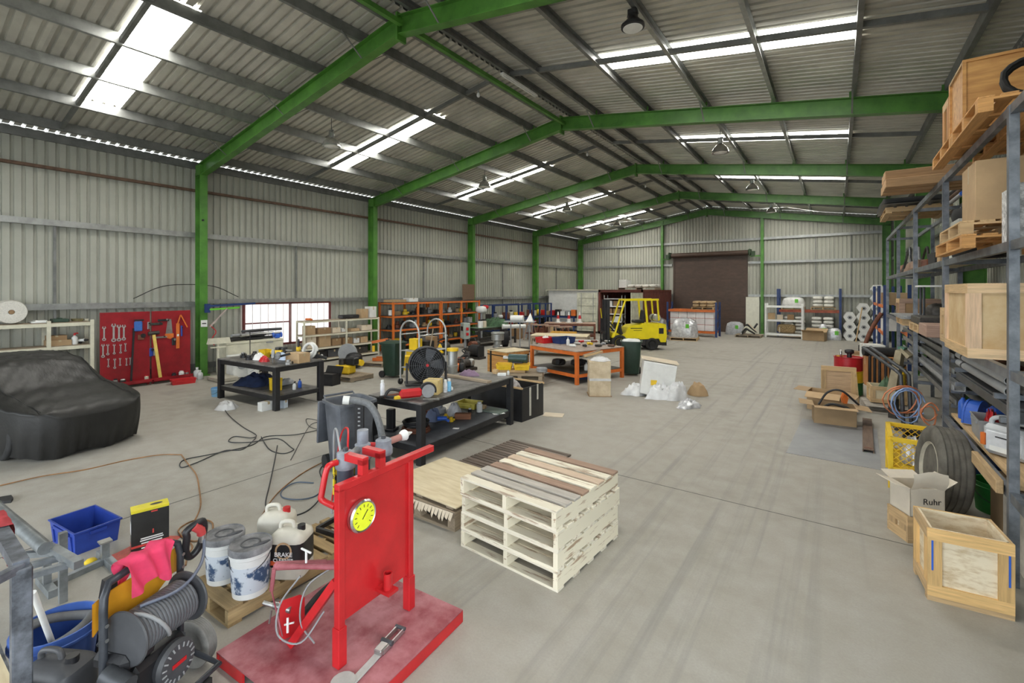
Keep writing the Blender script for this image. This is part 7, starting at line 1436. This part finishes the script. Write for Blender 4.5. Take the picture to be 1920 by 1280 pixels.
# lower tier (1.83) beyond the crate
pallet((1.45, 10.3, RZ[1]), R(90), 'pine pallet on the lower tier beyond the big crate', 1.1, .8, .13, 6, 3, (PINE, PINEY), block=True)
single(MB().box((0, 0, .06), (.75, 1.1, .12), ch=.01), 'steel_plate', GREASE, 'thick dark steel plate on the lower tier pallet', 'plate', (1.45, 10.3, RZ[1] + .13)); t = thing('machine_stand', 'dark metal frame with white top plate on the lower tier', 'stand', (1.47, 11.22, RZ[1] + .003)); [MB().cyl((sx * .2, sy * .2, 0), (sx * .2, sy * .2, .75), .02, n=6).o('rod', DGREY, t) for sx in (-1, 1) for sy in (-1, 1)]; MB().box((0, 0, .76), (.55, .5, .03)).o('top_plate', WHITE, t); MB().blob((0, 0, .25), (.35, .35, .4), 10, 8, .2, 2.5, 3).o('machine', GREASE, t, 50)
crate((1.5, 8.35, RZ[1]), 0, (.7, .4, .45), 'small pine crate on the lower tier beside the big crate', PLY)
single(MB().box((0, 0, .09), (.6, .7, .18), ch=.01), 'timber_sleeper', wood('pinkish_timber', (.40, .26, .2)), 'pinkish timber block on the lower tier end', 'timber', (1.35, 9.3, RZ[1]), 0)
pallet((1.45, 12.4, RZ[1]), R(90), 'far pine pallet on the lower tier under grey sheets', 1.2, .8, .13, 6, 3, (PINE, PINEY), block=True)
for k in range(3): single(MB().box((0, 0, .01), (.75, 1.5, .02)), 'grey_sheet', GREYP, ('lowest', 'middle', 'topmost')[k] + ' grey sheet on the far lower tier pallet', 'sheet', (1.4, 12.5, RZ[1] + .13 + .022 * k), R(3 * k))
crate((1.5, 14.0, RZ[1]), 0, (.7, .8, .5), 'brown wooden box on the far end of the lower tier', CARDD, BROWNWOOD, BROWNWOOD)
for k in range(3): t = thing('coiled_cable', ('black cable coil hung at the rack end', 'dark cable coil on the rack end', 'grey cable coil on the rack end')[k], 'cable', (1.5, 15.2 + .5 * k, RZ[1])); MB().lathe([(.12, 0), (.22, .02), (.24, .1), (.22, .18), (.12, .2)], 18).o('coil', (DARK, RUBBER, DGREY)[k], t, 50); MB().tube([(.2, 0, .2), (.22, 0, .3), (.1, .1, .25)], .02, 6).o('tail', DARK, t, 60)
# steel lengths stored on arms beneath the lower tier
for z in (1.62, 1.42, 1.2, 1.0):
    for y in (8.7, 11.6, 14.55): MB().box(((RX1 - RX0) / 2, y - RYS[0], z - .075), (.5, .05, .05)).o('arm', RSTEEL, RKR)
LEN = [(1.3, 1.60, 'C', GALVD), (1.45, 1.60, 'T', GREYP), (1.6, 1.60, 'T', GALVD), (1.30, 1.40, 'C', GALV), (1.48, 1.40, 'C', GALVD), (1.66, 1.40, 'T', GREYP), (1.3, 1.18, 'C', GREYP), (1.5, 1.18, 'T', GALVD), (1.66, 1.18, 'C', RUST), (1.32, .98, 'C', GALVD), (1.55, .98, 'T', GALV)]
for k, (x, z, s_, m_) in enumerate(LEN):
    lv = {1.6: 'top', 1.4: 'upper', 1.18: 'lower', .98: 'bottom'}[z]; t = thing('steel_length', '%s %s stored %s on the %s rack arms' % ({GALVD: 'dull galvanised', GREYP: 'grey', GALV: 'bright galvanised', RUST: 'rusty'}[m_], 'channel length' if s_ == 'C' else 'tube length', ('aisle side', 'in the middle', 'wall side')[0 if x < 1.4 else (1 if x < 1.58 else 2)], lv), 'steel length', (x + .03, 11.35, z - .02), 0)
    if s_ == 'C': MB().box((0, 0, .01), (.12, 5.8, .012)).box((-.055, 0, .045), (.01, 5.8, .07)).box((.055, 0, .045), (.01, 5.8, .07)).o('channel', m_, t)
    else: MB().lathe([(.05, -2.9), (.05, 2.9), (.042, 2.9), (.042, -2.9), (.05, -2.9)], 12, axis='y', c=(0, 0, .05)).o('tube', m_, t, 40)
    MB().box((0, 1.0, .05), (.125, .05, .09)).o('tie_band', DARK, t)
for k in range(8): t = thing('pipe_length', 'short %s pipe lying under the big crate, %s' % (('grey', 'steel', 'rusty', 'white')[k % 4], 'front layer' if k < 4 else 'back layer'), 'pipe', (1.3 + .13 * (k % 4), 7.0, RZ[1] - .2 - .1 * (k // 4)), 0, 'pipes under the big crate'); MB().lathe([(.045, -.9), (.045, 1.25), (.037, 1.25), (.037, -.9), (.045, -.9)], 12, axis='y', c=(0, 0, .045)).o('tube', (GREYP, STEEL, RUSTP, WHITE)[k % 4], t, 40); MB().cyl((0, .9, .045), (0, .95, .045), .049, n=12).o('band', DARK, t, 40)
for y in (6.3, 8.1): MB().box(((RX1 - RX0) / 2, y - RYS[0], 1.5), (.6, .05, .05)).o('arm', RSTEEL, RKR)
# work surface level with steel tray (1.05) and lower shelf (.8)
single(MB().box((0, 0, .05), (.5, 2.5, .1), ch=.005).box((0, 0, .11), (.46, 2.4, .02)), 'steel_tray', DGREY, 'dusty dark steel tray beneath the pipes on the rack', 'tray', (XC, 7.1, 1.345))
for y in (6.1, 8.1): MB().box(((RX1 - RX0) / 2, y - RYS[0], 1.315), (.6, .05, .05)).o('arm', RSTEEL, RKR)
LS = single(MB().box((0, 0, .02), (.52, 2.9, .04), ch=.004), 'timber_shelf', PINEY, 'timber shelf board on the lowest tier of the rack', 'board', (XC, 7.15, RZ[0] + .002)); single(MB().box((0, 0, .05), (.05, .9, .12), ch=.005), 'timber_edge', PINEY, 'thick pine edge board along the lowest rack tier', 'board', (1.16, 6.2, RZ[0] - .06))
zL = RZ[0] + .044
# goods on lowest tier: helmets, jug, crates, tool cases
t = thing('blue_guard', 'bright blue plastic wheel guard with black fins on the lowest tier', 'guard', (1.42, 8.06, zL), R(60))
for sg in (-1, 1): MB().prism([(.2 * math.cos(a), .02 + .28 * math.sin(a)) for a in [PI * k / 12 for k in range(13)]] + [(.13 * math.cos(a), .02 + .2 * math.sin(a)) for a in [PI - PI * k / 12 for k in range(13)]], sg * .05 + (-.02 if sg < 0 else 0), sg * .05 + (.02 if sg > 0 else 0), 'xz').o('arch', BRBLUE, t)
MB().grid(lambda u, v: (.195 * math.cos(PI * u), -.06 + .12 * v, .02 + .27 * math.sin(PI * u)), 13, 2).o('cover', BRBLUE, t); MB().box((0, 0, .06), (.24, .06, .1), ch=.01).o('fins', DARK, t)
t = thing('blue_housing', 'blue plastic housing behind the wheel guard', 'housing', (1.60, 7.78, zL), 0); MB().box((0, 0, .14), (.26, .26, .28), ch=.05).o('shell', BRBLUE, t); MB().cyl((0, 0, .28), (0, 0, .32), .06, n=14).o('neck', DARK, t, 40)
t = bottle((1.34, 8.3, zL), .06, .32, BRBLUE, DARK, 'tall blue bottle at the shelf edge beside the wheel guard', sx=.8)
t = thing('steel_cylinder', 'dull steel cylinder standing behind the blue parts', 'cylinder', (1.69, 7.36, zL)); MB().lathe([(.09, 0), (.09, .3), (.08, .31), (.08, .38), (.06, .4)], 18).o('body', STEEL, t, 35); MB().lathe([(.095, .12), (.095, .16)], 18).o('band', DGREY, t, 35)
tub((1.42, 7.36, zL), R(88), (.5, .28, .22), GREYP, 'grey ribbed plastic tray of red tools on the lowest tier', 'parts_tray', 'tray', ribs=7); crumple((1.42, 7.36, zL + .03), 0, (.14, .26, .26), RED, 'red hand tools heaped in the grey ribbed tray', 'tool_heap', 'tools', 91, jit=.7)
t = thing('tool_case', 'grey and black power tool case with orange handle on the lowest tier', 'tool case', (1.40, 6.58, zL), R(-48)); CASE = mat('light_grey_case', (.46, .48, .50), .4)
MB().box((0, 0, .16), (.40, .16, .30), ch=.04).o('shell', CASE, t); MB().box((0, -.075, .15), (.30, .03, .2), ch=.01).o('front_panel', mat('silver_panel', (.6, .62, .65), .35), t)
MB().tube(catmull([(-.16, 0, .28), (-.14, 0, .36), (0, 0, .40), (.14, 0, .36), (.16, 0, .28)], 5), .022, 8).o('handle', CASE, t, 50); MB().box((0, 0, .385), (.14, .05, .022)).o('orange_grip', ORANGE, t); MB().box((-.17, -.07, .15), (.04, .05, .12)).o('orange_latch', ORANGE, t); MB().box((.02, -.092, .08), (.26, .003, .05)).o('label', WHITE, t); MB().box((0, -.092, .2), (.12, .003, .012)).o('print_line', DARK, t)
bucket((1.62, 6.93, zL), .16, .28, DARK, 'black bucket of white scraps on the lowest tier'); crumple((1.62, 6.93, zL + .2), 0, (.2, .2, .14), WHITE, 'white paper scraps in the black bucket', 'paper_heap', 'paper', 92)
carton((1.69, 6.25, zL), 0, (.18, .4, .36), 'white carton at the back of the lowest tier', WHITE); can((1.34, 6.96, zL), .05, .2, YELLOW, DARK, 'yellow labelled tin beside the tool case', 'tin', 'tin'); can((1.44, 7.0, zL), .04, .18, ORANGE, WHITE, 'orange spray can beside the tool case')
carton((1.55, 5.35, zL), 0, (.5, .5, .3), 'red and white box near the first post on the lowest tier', RED) if 0 else None
# --- under the lowest tier
bucket((1.5, 7.45, 0), .22, .34, GREENP, 'bright green bucket on the floor beneath the rack'); carton((1.6, 6.9, .0), 0, (.46, .5, .55), 'plain cardboard carton under the lowest rack tier', CARD); carton((1.55, 8.1, 0), 0, (.45, .5, .4), 'dark blue box under the rack behind the tyre', NAVY, tape=False); crumple((1.5, 8.95, 0), 0, (.4, .4, .3), ORANGE, 'orange rags on the floor under the rack', 'orange_rags', 'rags', 93)
# --- truck wheel
t = thing('truck_wheel', 'dusty truck tyre on a cream rim leaning against the rack', 'wheel', (.93, 7.05, .012), 0, rot=(0, R(-6), R(-28)))
ty = tyre_mesh(.475, .28, 4, 56); t.rotation_euler = (0, R(-5), R(62 - 90)); t.rotation_euler = (R(0), R(0), 0)
wz = R(98)
t.rotation_euler = (R(5), 0, wz)
ty.o('tyre', DUSTRUB, t, 45, loc=(0, 0, .475))
MB().lathe([(.27, -.11), (.285, -.13), (.285, .13), (.27, .11), (.2, .04), (.12, .05), (.1, .02), (0, .02)], 32, axis='y', c=(0, 0, .475)).o('rim', mat('dirty_cream_rim', (.48, .45, .36), .6, var=.2, scale=6), t, 45)
for k in range(8): a = 2 * PI * k / 8; MB().cyl((.18 * math.cos(a), .035, .475 + .18 * math.sin(a)), (.18 * math.cos(a), .06, .475 + .18 * math.sin(a)), .03, n=10).o('vent_hole', DARK, t)
# --- yellow mesh cage
t = thing('mesh_cage', 'yellow steel mesh cage trolley behind the truck tyre', 'cage', (.80, 8.0, 0), R(-2)); x, y, z = .46, .85, .62
for sx in (-1, 1):
    for sy in (-1, 1): MB().box((sx * x / 2, sy * y / 2, z / 2), (.05, .05, z)).o('post', YELLOW, t)
    MB().box((sx * x / 2, 0, z), (.05, y, .05)).o('top_rail', YELLOW, t); MB().box((0, sx * y / 2, z), (x, .05, .05)).o('top_rail', YELLOW, t); MB().box((sx * x / 2, 0, .25), (.05, y, .05)).o('low_rail', YELLOW, t); MB().box((0, sx * y / 2, .25), (x, .05, .05)).o('low_rail', YELLOW, t)
def mesh_panel(w, h, s_=.07):
    mb = MB(); n = int((w + h) / s_)
    for k in range(-int(h / s_), int(w / s_) + 1):
        for sg in (1, -1):
            a = k * s_; x0, x1 = max(0, a), min(w, a + h)
            if x1 - x0 < .01: continue
            z0, z1 = x0 - a, x1 - a
            if sg < 0: z0, z1 = h - z0, h - z1
            mb.bar((x0, 0, z0), (x1, 0, z1), .008, .008)
    return mb
for sx in (-1, 1): mesh_panel(x, z - .27, .08).o('mesh', YELLOW, t, loc=(-x / 2, sx * y / 2, .26)); mesh_panel(y, z - .27, .08).o('mesh', YELLOW, t, loc=(sx * x / 2, -y / 2, .26), rot=(0, 0, R(90)))
MB().box((0, 0, .25), (x, y, .015)).o('deck', YELLOW, t); crumple((.80, 7.95, .262), 0, (.26, .4, .3), FOIL, 'silver plastic bag of scrap inside the yellow mesh cage', 'scrap_bag', 'bag', 94)
# --- lettered carton on the crate, OSB crate, wrapped carton
OSB = mat('strand_board', (.66, .48, .26), .7, var=.2, scale=7, stretch=(1, 1, 3), col2=(.80, .70, .52), detail=8, bump=.2, lo=.3, hi=.55)
OC = Vector((.84, 5.45, 0)); oz_ = math.atan2(5.02 - 5.20, 1.10 - .62)
p1, p2, p3 = G(1739, 1124), G(1904, 1166), G(1709, 1067)
ux_ = (p2 - p1).normalized(); Wc = (p2 - p1).length; oz_ = math.atan2(ux_.y, ux_.x); uy_ = Vector((-ux_.y, ux_.x, 0)); Dc = .46
OC = p1 + ux_ * Wc / 2 + uy_ * Dc / 2
t = crate((OC.x, OC.y, .04), oz_, (Wc, Dc, .54), 'open strand board crate with pine frame and blue tape strips', OSB, wood('yellow_pine', (.66, .43, .18)), wood('yellow_pine_z', (.66, .43, .18), along='z'), name='open_crate', lid=False, fw=.09)
for sx in (-1, 1): MB().box((sx * (Wc / 2 - .03), -Dc / 2 - .002, .33), (.012, .003, .24)).o('blue_tape', BRBLUE, t); MB().box((0, sx * (Dc / 2 - .04), -.02), (Wc, .07, .04)).o('skid', PINE, t)
text('A', .01, DARK, t, (0, 0, 0), (0, 0, 0)) if 0 else None
c0 = Vector((.80, 6.22, 0)); c0 = G(1735, 985)
t = crate((.66, 6.22, 0), R(28), (.36, .30, .26), 'small pine crate standing behind the strand board crate', OSB)
t = carton((.66, 6.22, .262), R(30), (.32, .28, .28), 'pale open carton with black lettering on the small crate', mat('cream_card', (.66, .60, .50), .75, var=.05), openf=62, flaps=(1, 1, 1, 0)); text('Ruhr', .085, DARK, t, (.04, -.1425, .15), (R(90), 0, 0), name='lettering')
fp = MB().grid(lambda u, v: (-.16 + .32 * u, -.14 - .05 * math.sin(v * 2.2), .28 + .17 * v - .015 * math.cos(u * 6)), 8, 6).o('flap', MATS['cream_card'], t, 60)
t = thing('wrapped_carton', 'tall carton wrapped in torn white plastic beside the strand board crate', 'carton', (1.55, 6.08, 0), 0); MB().box((0, 0, .33), (.48, .66, .66), ch=.03).o('film', mat('dirty_white_film', (.60, .57, .52), .35, var=.25, scale=5, bump=1.), t); MB().box((0, 0, .672), (.46, .62, .02)).o('top_sheet', mat('brown_grey_card', (.36, .29, .24), .8), t)
# --- cartons on the floor further down
t = carton((-.06, 10.72, 0), R(6), (.66, .46, .34), 'open carton of black hoses with wide flaps beside the drum', CARD, openf=95); 
single(MB().tube(catmull([(-.25, 0, .3), (-.1, .05, .55), (.12, .05, .6), (.38, .1, .36)], 7), .02, 8), 'rubber_hose', DARK, 'black rubber hose arching out of the open carton', 'hose', (-.05, 10.75, 0), smooth=60); single(MB().tube(catmull([(-.2, -.08, .26), (-.05, -.1, .36), (.15, -.1, .34), (.28, -.08, .28)], 6), .025, 8), 'ribbed_hose', RUBBER, 'thick ribbed hose lying in the open carton', 'hose', (-.05, 10.72, 0), smooth=60)
t = thing('orange_clamps', 'orange clamp pair hooked on the open carton', 'clamp', (.12, 10.95, .34), .3); [MB().prism([(-.03, 0), (.03, 0), (.05, .1), (.02, .2), (-.02, .2), (-.05, .1)], -.02 + .06 * k, .02 + .06 * k, 'xz').o('jaw', ORANGE, t) for k in range(2)]
carton((-.2, 11.85, 0), R(-8), (.6, .5, .38), 'second open carton behind the hose carton', CARD, openf=110)
t = crate((.02, 13.35, 0), R(4), (.68, .1, .72), 'framed pine panel leaning against the striped drum', wood('pinkish_ply', (.52, .36, .22)), PINE, PINEZ, name='pine_panel')  # flat framed pine panel, shaped with the crate builder
d0 = (.22, 13.98); t = thing('oil_drum', 'oil drum painted red, yellow and green beside the pine panel', 'drum', (d0[0], d0[1], 0)); DR = .29
for nm, z0, z1, m_ in (('green_band', 0, .3, mat('drum_green', (.02, .16, .05), .4)), ('yellow_band', .3, .58, YELLOW), ('red_band', .58, .9, mat('drum_red', (.42, .012, .02), .35))): MB().lathe([(DR, z0), (DR, z1 - .02), (DR + .012, z1 - .012), (DR + .012, z1), (DR, z1)] + ([(DR - .02, z1), (DR - .02, z1 - .02), (0, z1 - .02)] if z1 > .8 else []), 32).o(nm, m_, t, 35)
t = thing('drum_pump', 'small black pump standing on the oil drum', 'pump', (d0[0] + .02, d0[1], .885)); MB().cyl((0, 0, 0), (0, 0, .1), .05, n=12).o('neck', DARK, t, 40); MB().blob((0, 0, .14), (.2, .12, .12), 10, 6, .1, 3, 1).o('head', DARK, t, 50); can((d0[0] - .15, d0[1] - .05, .885), .025, .18, CHROME, WHITE, 'chrome spray can on the oil drum'); single(MB().box((0, 0, .01), (.14, .05, .02)), 'yellow_cloth', YELLOW, 'yellow cloth strip on the oil drum', 'cloth', (d0[0] - .17, d0[1] + .08, .885))
single(MB().box((0, 0, .003), (1.15, 2.4, .006)), 'floor_plate', mat('thin_grey_sheet', (.24, .25, .26), .45, var=.12, scale=2), 'thin grey sheet lying flat on the aisle floor', 'sheet', (-.03, 9.45, 0), R(-2)); t = thing('channel_beam', 'brown steel channel lying across the grey sheet by the open carton', 'channel', (.43, 10.1, .007), R(-2)); MB().box((0, 0, .04), (.14, 2.2, .012)).box((-.065, 0, .022), (.012, 2.2, .044)).box((.065, 0, .022), (.012, 2.2, .044)).o('channel', wood('brown_channel', (.15, .10, .07), along='y'), t); MB().box((0, -1.0, .047), (.1, .05, .004)).o('scale_patch', RUSTP, t)
# group of black posts, wooden box with green rags, yellow sleeves
for k in range(6): t = thing('fence_post', 'black steel post, %s of the group behind the wooden box' % ('first', 'second', 'third', 'fourth', 'fifth', 'sixth')[k], 'post', (.64 + .1 * k, 14.05 + .12 * (k % 3), 0), 0, 'black posts'); MB().cyl((0, 0, .02), (0, 0, .95 - .05 * (k % 3)), .03, n=10).o('tube', DARK, t, 40); MB().box((0, 0, .01), (.1, .1, .02)).o('foot', GREASE, t)
t = crate((.85, 12.6, .16), R(6), (.6, .5, .34), 'low wooden box of green rags on a pallet', PLY, PINE, PINEZ, name='timber_box', lid=False, fw=.08); MB().box((.05, -.265, .17), (.18, .004, .13)).o('white_label', WHITE, t); crumple((.85, 12.6, .2), 0, (.34, .28, .4), OLIVE, 'green rags heaped in the low wooden box', 'green_rags', 'rags', 95)
pallet((.9, 12.5, 0), R(4), 'grey pallet under the low wooden box', .9, .9, .14, 6, 3, (GREYWOOD, GREYWOOD)); single(MB().bar((0, 0, 0), (-.06, -.05, .75), .05, .03), 'timber_batten', PINE, 'pine batten leaning at the low wooden box', 'batten', (.38, 12.35, .0))
for k in range(3): t = thing('yellow_sleeve', ('yellow ribbed sleeve beside the black posts', 'second yellow sleeve behind the first', 'orange sleeve near the black tyre roll')[k], 'sleeve', (1.16 + .04 * k, 13.5 + .25 * k, 0)); MB().lathe([(.07, 0)] + sum([[(.085, .08 * q + .02), (.07, .08 * q + .06)] for q in range(9)], []) + [(.07, .76)], 14).o('sleeve', (YELLOW, YELLOW, ORANGE)[k], t, 50); MB().cyl((0, 0, .76), (0, 0, .8), .06, n=12).o('plug', DARK, t, 40)
# bent tube frame, folded cream panel, hoses
p0 = Vector((.98, 10.9, 0)); t = thing('bent_tube_frame', 'bent dark steel tube frame with air hoses hung on it', 'frame', p0)
for k in range(2): MB().tube([(.12 * k, .1 * k, 0), (.12 * k - .04, .1 * k, .98), (.12 * k - .10, .1 * k + .06, 1.05), (.12 * k - .55, .1 * k + .9, 1.36)], .032, 8).o('tube', DGREY, t, 50)
MB().box((.06, .05, .02), (.4, .4, .04)).o('base', GREASE, t)
def loop(c, rx, rz_, n, m_, lb, seed):
    g3 = random.Random(seed); P = []
    for k in range(n * 14): a = 2 * PI * k / 14; P.append((rx * math.cos(a) * (1 + .2 * math.sin(a * .31 + seed)), .03 * math.sin(k), rz_ * math.sin(a) * (1 + .2 * math.sin(a * .23)) + .05 * math.cos(a * .5)))
    return single(MB().tube(P, .012, 6), 'air_hose', m_, lb, 'hose', c, R(20), smooth=60)
loop((.96, 10.72, .55), .26, .22, 3, mat('orange_air_hose', (.62, .22, .1), .5), 'orange air hose looped on the bent tube frame', 1); loop((1.0, 10.58, .52), .22, .24, 3, mat('blue_air_hose', (.25, .36, .6), .5), 'pale blue air hose looped on the bent tube frame', 2); loop((1.22, 10.0, .52), .12, .13, 2, mat('orange_air_hose', (.6,) * 3), 'short orange hose loop hung below the rack', 3)
t = thing('folded_panel', 'folded tan panel with a green strip leaning on the rack post', 'panel', (.82, 11.75, 0), R(-20)); TANM = mat('tan_panel', (.42, .36, .24), .75, var=.15); MB().prism([(-.05, .35), (.12, 1.35), (.22, 1.35), (.1, .35)], -.02, .22, 'xz').o('leaf', TANM, t); MB().prism([(.2, 1.33), (.3, 1.2), (.34, 1.26), (.2, 1.4)], -.02, .22, 'xz').o('leaf', TANM, t); MB().box((.2, .1, 1.39), (.1, .2, .04), (0, R(12), 0)).o('green_strip', mat('green_strip', (.08, .2, .14), .6), t); MB().box((.06, .1, .18), (.12, .2, .36)).o('foot', GREASE, t)
t = thing('rubber_roll', 'thick black rubber roll lying on top of orange boxes', 'roll', (.95, 15.6, .78), R(15)); MB().cyl((-.4, 0, .12), (.4, 0, .12), .12, n=18).o('roll', RUBBER, t, 40); MB().lathe([(.05, .401), (.09, .401)], 16, axis='x', c=(0, 0, .12)).o('end_face', GREYP, t); carton((.95, 15.6, 0), R(10), (.7, .5, .78), 'tall orange brown box below the rubber roll', mat('orange_box', (.42, .18, .06), .7))
bucket((.85, 17.4, .0), .25, .5, WHITE, 'white tub with orange lid on the floor at the rack end', lid=ORANGE, name='lidded_tub', handle=False); carton((.85, 17.4, .525), .2, (.5, .5, .4), 'white box with orange top stacked on the lidded tub', WHITE); 
for k in range(4): carton((.72 + .2 * (k % 2), 19.2 + .7 * k, 0), .05 * k, (.5, .5, .35 + .15 * (k % 2)), ('tan carton on the floor beyond the rack end', 'white carton on the floor beyond the rack end', 'brown carton on the floor beyond the rack end', 'dark crate on the floor beyond the rack end')[k], (CARD, WHITE, CARDD, DARK)[k])
t = thing('pallet_racking', 'short racking with navy uprights and orange arms beyond the long rack', 'racking', (1.25, 19.0, 0)); [MB().box((x, y, 1.35), (.09, .09, 2.7)).o('upright', NAVY, t) for x in (0, .6) for y in (0, 2.6, 5.2)]; [MB().box((.0, 2.6, z), (.06, 5.2, .1)).o('beam', ORANGE, t) for z in (1.1, 2.0)]; [MB().box((.6, 2.6, z), (.06, 5.2, .1)).o('beam', ORANGE, t) for z in (1.1, 2.0)]
for k in range(6): carton((1.55, 19.5 + .85 * k, (1.154 if k % 2 else 2.054)), 0, (.5 if k in (2, 3) else .62, .5, .4), ('tan carton', 'white carton', 'brown carton', 'grey crate', 'cream carton', 'dark crate')[k] + ' on the short racking beyond the long rack', (CARD, WHITE, CARDD, GREYP, CARDP, DARK)[k])
# small machinery on the floor under the rack further along
machine((1.55, 9.7, 0), 'pale dusty pump under the rack beside the air hoses', mat('dusty_white_iron', (.42, .42, .38), .7), GALV, 1.0, .4, 21); machine((1.62, 10.75, 0), 'dark pump under the rack beyond the dusty one', DARK, GREASE, .7, 1.57, 22); bucket((.98, 9.35, 0), .15, .3, DARK, 'black bucket on the floor before the dusty pump')
# wire mesh over the rack
t = thing('wire_mesh', 'galvanised wire mesh panel hung between the rack and the roof', 'mesh', (2.2, 6.0, 4.3)); mb = mesh_panel(5.4, 1.9, .12); mb.o('mesh', STEEL, t, loc=(0, 0, 0), rot=(0, 0, R(90))); [MB().box((0, 2.7, z), (.03, 5.4, .03)).o('edge_bar', GALV, t) for z in (0, 1.9)]
# ================================================================ lamps, cables
HB = mat('aluminium_reflector', (.55, .56, .55), .25, .85); LENS = mat('lamp_glass', (.8, .8, .78), .2)
def highbay(x, y, z, label):
    o = abs(x - XR); zt = zr(o) - .2
    t = thing('high_bay_light', label, 'light', (x, y, z), 0, 'high bay lights')
    MB().lathe([(.23, 0), (.225, .04), (.19, .12), (.1, .22), (.07, .24)], 28).o('reflector', HB, t, 50); MB().lathe([(.22, .005), (0, -.02)], 28).o('lens', LENS, t, 60); MB().box((0, 0, .31), (.13, .11, .16), ch=.02).o('gear_box', HB, t); MB().cyl((0, 0, .38), (0, 0, zt - z), .008, n=6).o('hanger', DGREY, t); MB().box((0, 0, .42), (.16, .05, .03)).o('hook_plate', GALV, t)
for x, y, z, lb in ((-10.8, 7.1, 6.28, 'aluminium high bay light over the small workbench'), (-10.72, 13.4, 6.38, 'aluminium high bay light over the orange shelving bay'), (-10.72, 19.8, 6.4, 'aluminium high bay light over the cone table'), (-10.72, 26.0, 6.4, 'aluminium high bay light over the white container'), (-2.68, 13.9, 6.38, 'aluminium high bay light over the aisle beyond the striped drum'), (-2.68, 19.8, 6.4, 'aluminium high bay light over the aisle beyond the forklift'), (-2.68, 26.0, 6.4, 'aluminium high bay light over the white shelving')): highbay(x, y, z, lb)
z = 6.72; t = thing('led_light', 'round black LED high bay light over the near aisle', 'light', (-2.68, 7.15, z)); MB().lathe([(.16, 0), (.185, .01), (.185, .05), (.13, .1), (.08, .16), (.08, .22), (.03, .24)], 28).o('housing', DARK, t, 40); MB().lathe([(.155, -.004), (.15, -.01), (0, -.012)], 28).o('diffuser', WHITE, t, 40); MB().tube([(-.09, 0, .2), (-.06, 0, .32), (.06, 0, .32), (.09, 0, .2)], .01, 6).o('bracket', DGREY, t, 50); MB().cyl((0, 0, .32), (0, 0, zr(4.02) - .2 - z), .008, n=6).o('hanger', DGREY, t); MB().box((0.0, 0, zr(4.02) - .26 - z), (.14, .12, .1), ch=.01).o('junction_box', DARK, t)
for k, (y, s_) in enumerate(((9.3, 0), (22.0, 0))):
    t = thing('fluorescent_light', ('white fluorescent batten under the ridge by the green tie', 'white fluorescent batten under the far ridge')[k], 'light', (XR + .36, y, zr(.36) - .30), 0, 'ridge battens'); MB().box((0, 0, .03), (.1, 1.5, .05), ch=.006).o('batten', WHITE, t); MB().cyl((0, -.7, -.015), (0, .7, -.015), .018, n=10).o('tube', WHITE, t, 40)
    for sy in (-.5, .5): MB().cyl((0, sy, .05), (0, sy, .14), .008, n=6).o('hanger', DGREY, t)
for k, y in enumerate((9.0, 15.2, 21.4)): t = thing('ridge_bulb', 'small white bulb fitting hung near the ridge, %s bay' % ('over the long workbench', 'over the orange table', 'over the forklift')[k], 'light', (XR - .7, y, zr(.7) - .3)); MB().blob((0, 0, 0), (.09, .09, .12), 10, 6, 0, 2.2, 1).o('bulb', WHITE, t, 60); MB().cyl((0, 0, .05), (0, 0, .16), .02, n=8).o('socket', GREYP, t, 40); MB().cyl((0, 0, .15), (0, 0, .30), .006, n=6).o('stem', GREYP, t)
# cords on the floor
CB = mat('black_cord', (.03, .032, .035), .55); OB = mat('brown_orange_cord', (.26, .13, .05), .6, var=.3, scale=6)
def cord(px, m_, label, r=.008, close=False, name='power_cord'):
    P = [G(x, y, r) for x, y in px]; P = [Vector((p.x, p.y, r + .012 * ((i * 7) % 3 == 1))) for i, p in enumerate(P)]
    return single(MB().tube(catmull(P, 8), r, 6), name, m_, label, 'cord', smooth=60)
cord([(0, 910), (80, 894), (160, 880), (240, 862), (300, 854), (340, 852)], OB, 'orange brown cord running along the front of the covered car')
cord([(340, 852), (352, 870), (368, 890), (374, 920), (376, 950), (365, 975), (352, 990), (342, 1000), (360, 1014), (392, 1006), (398, 982), (372, 974), (345, 984), (335, 1000), (360, 1022), (352, 1040), (348, 1062)], OB, 'orange brown cord looping on the floor behind the pails')
cord([(414, 757), (430, 780), (455, 800), (480, 815), (470, 822), (440, 818), (430, 828), (470, 830), (520, 822), (545, 838), (550, 845), (530, 850), (505, 842), (490, 820)], CB, 'black cord tangled on the open floor beside the small workbench')
cord([(640, 795), (560, 815), (500, 818), (470, 835), (400, 852), (345, 862), (340, 876), (370, 868), (420, 845), (455, 842), (480, 822)], CB, 'black cord spread across the open floor in front of the covered car')
cord([(520, 835), (514, 870), (505, 910), (498, 945), (510, 962), (540, 968), (575, 958), (600, 935), (606, 905), (600, 880), (620, 860)], CB, 'black cord looping on the floor beside the grey wheelie bin')
cord([(485, 978), (505, 945), (530, 915), (570, 885), (610, 865)], OB, 'brown cord running from the jerrycans to the grey wheelie bin')
cord([(588, 905), (555, 906), (530, 918), (530, 932), (560, 938), (590, 930), (608, 915)], mat('blue_grey_cord', (.08, .11, .16), .5), 'blue grey cord loop on the floor by the red test stand')
cord([(545, 862), (580, 800), (600, 790), (575, 785), (580, 800), (600, 806)], CB, 'thin black cord loops behind the grey wheelie bin', .006)
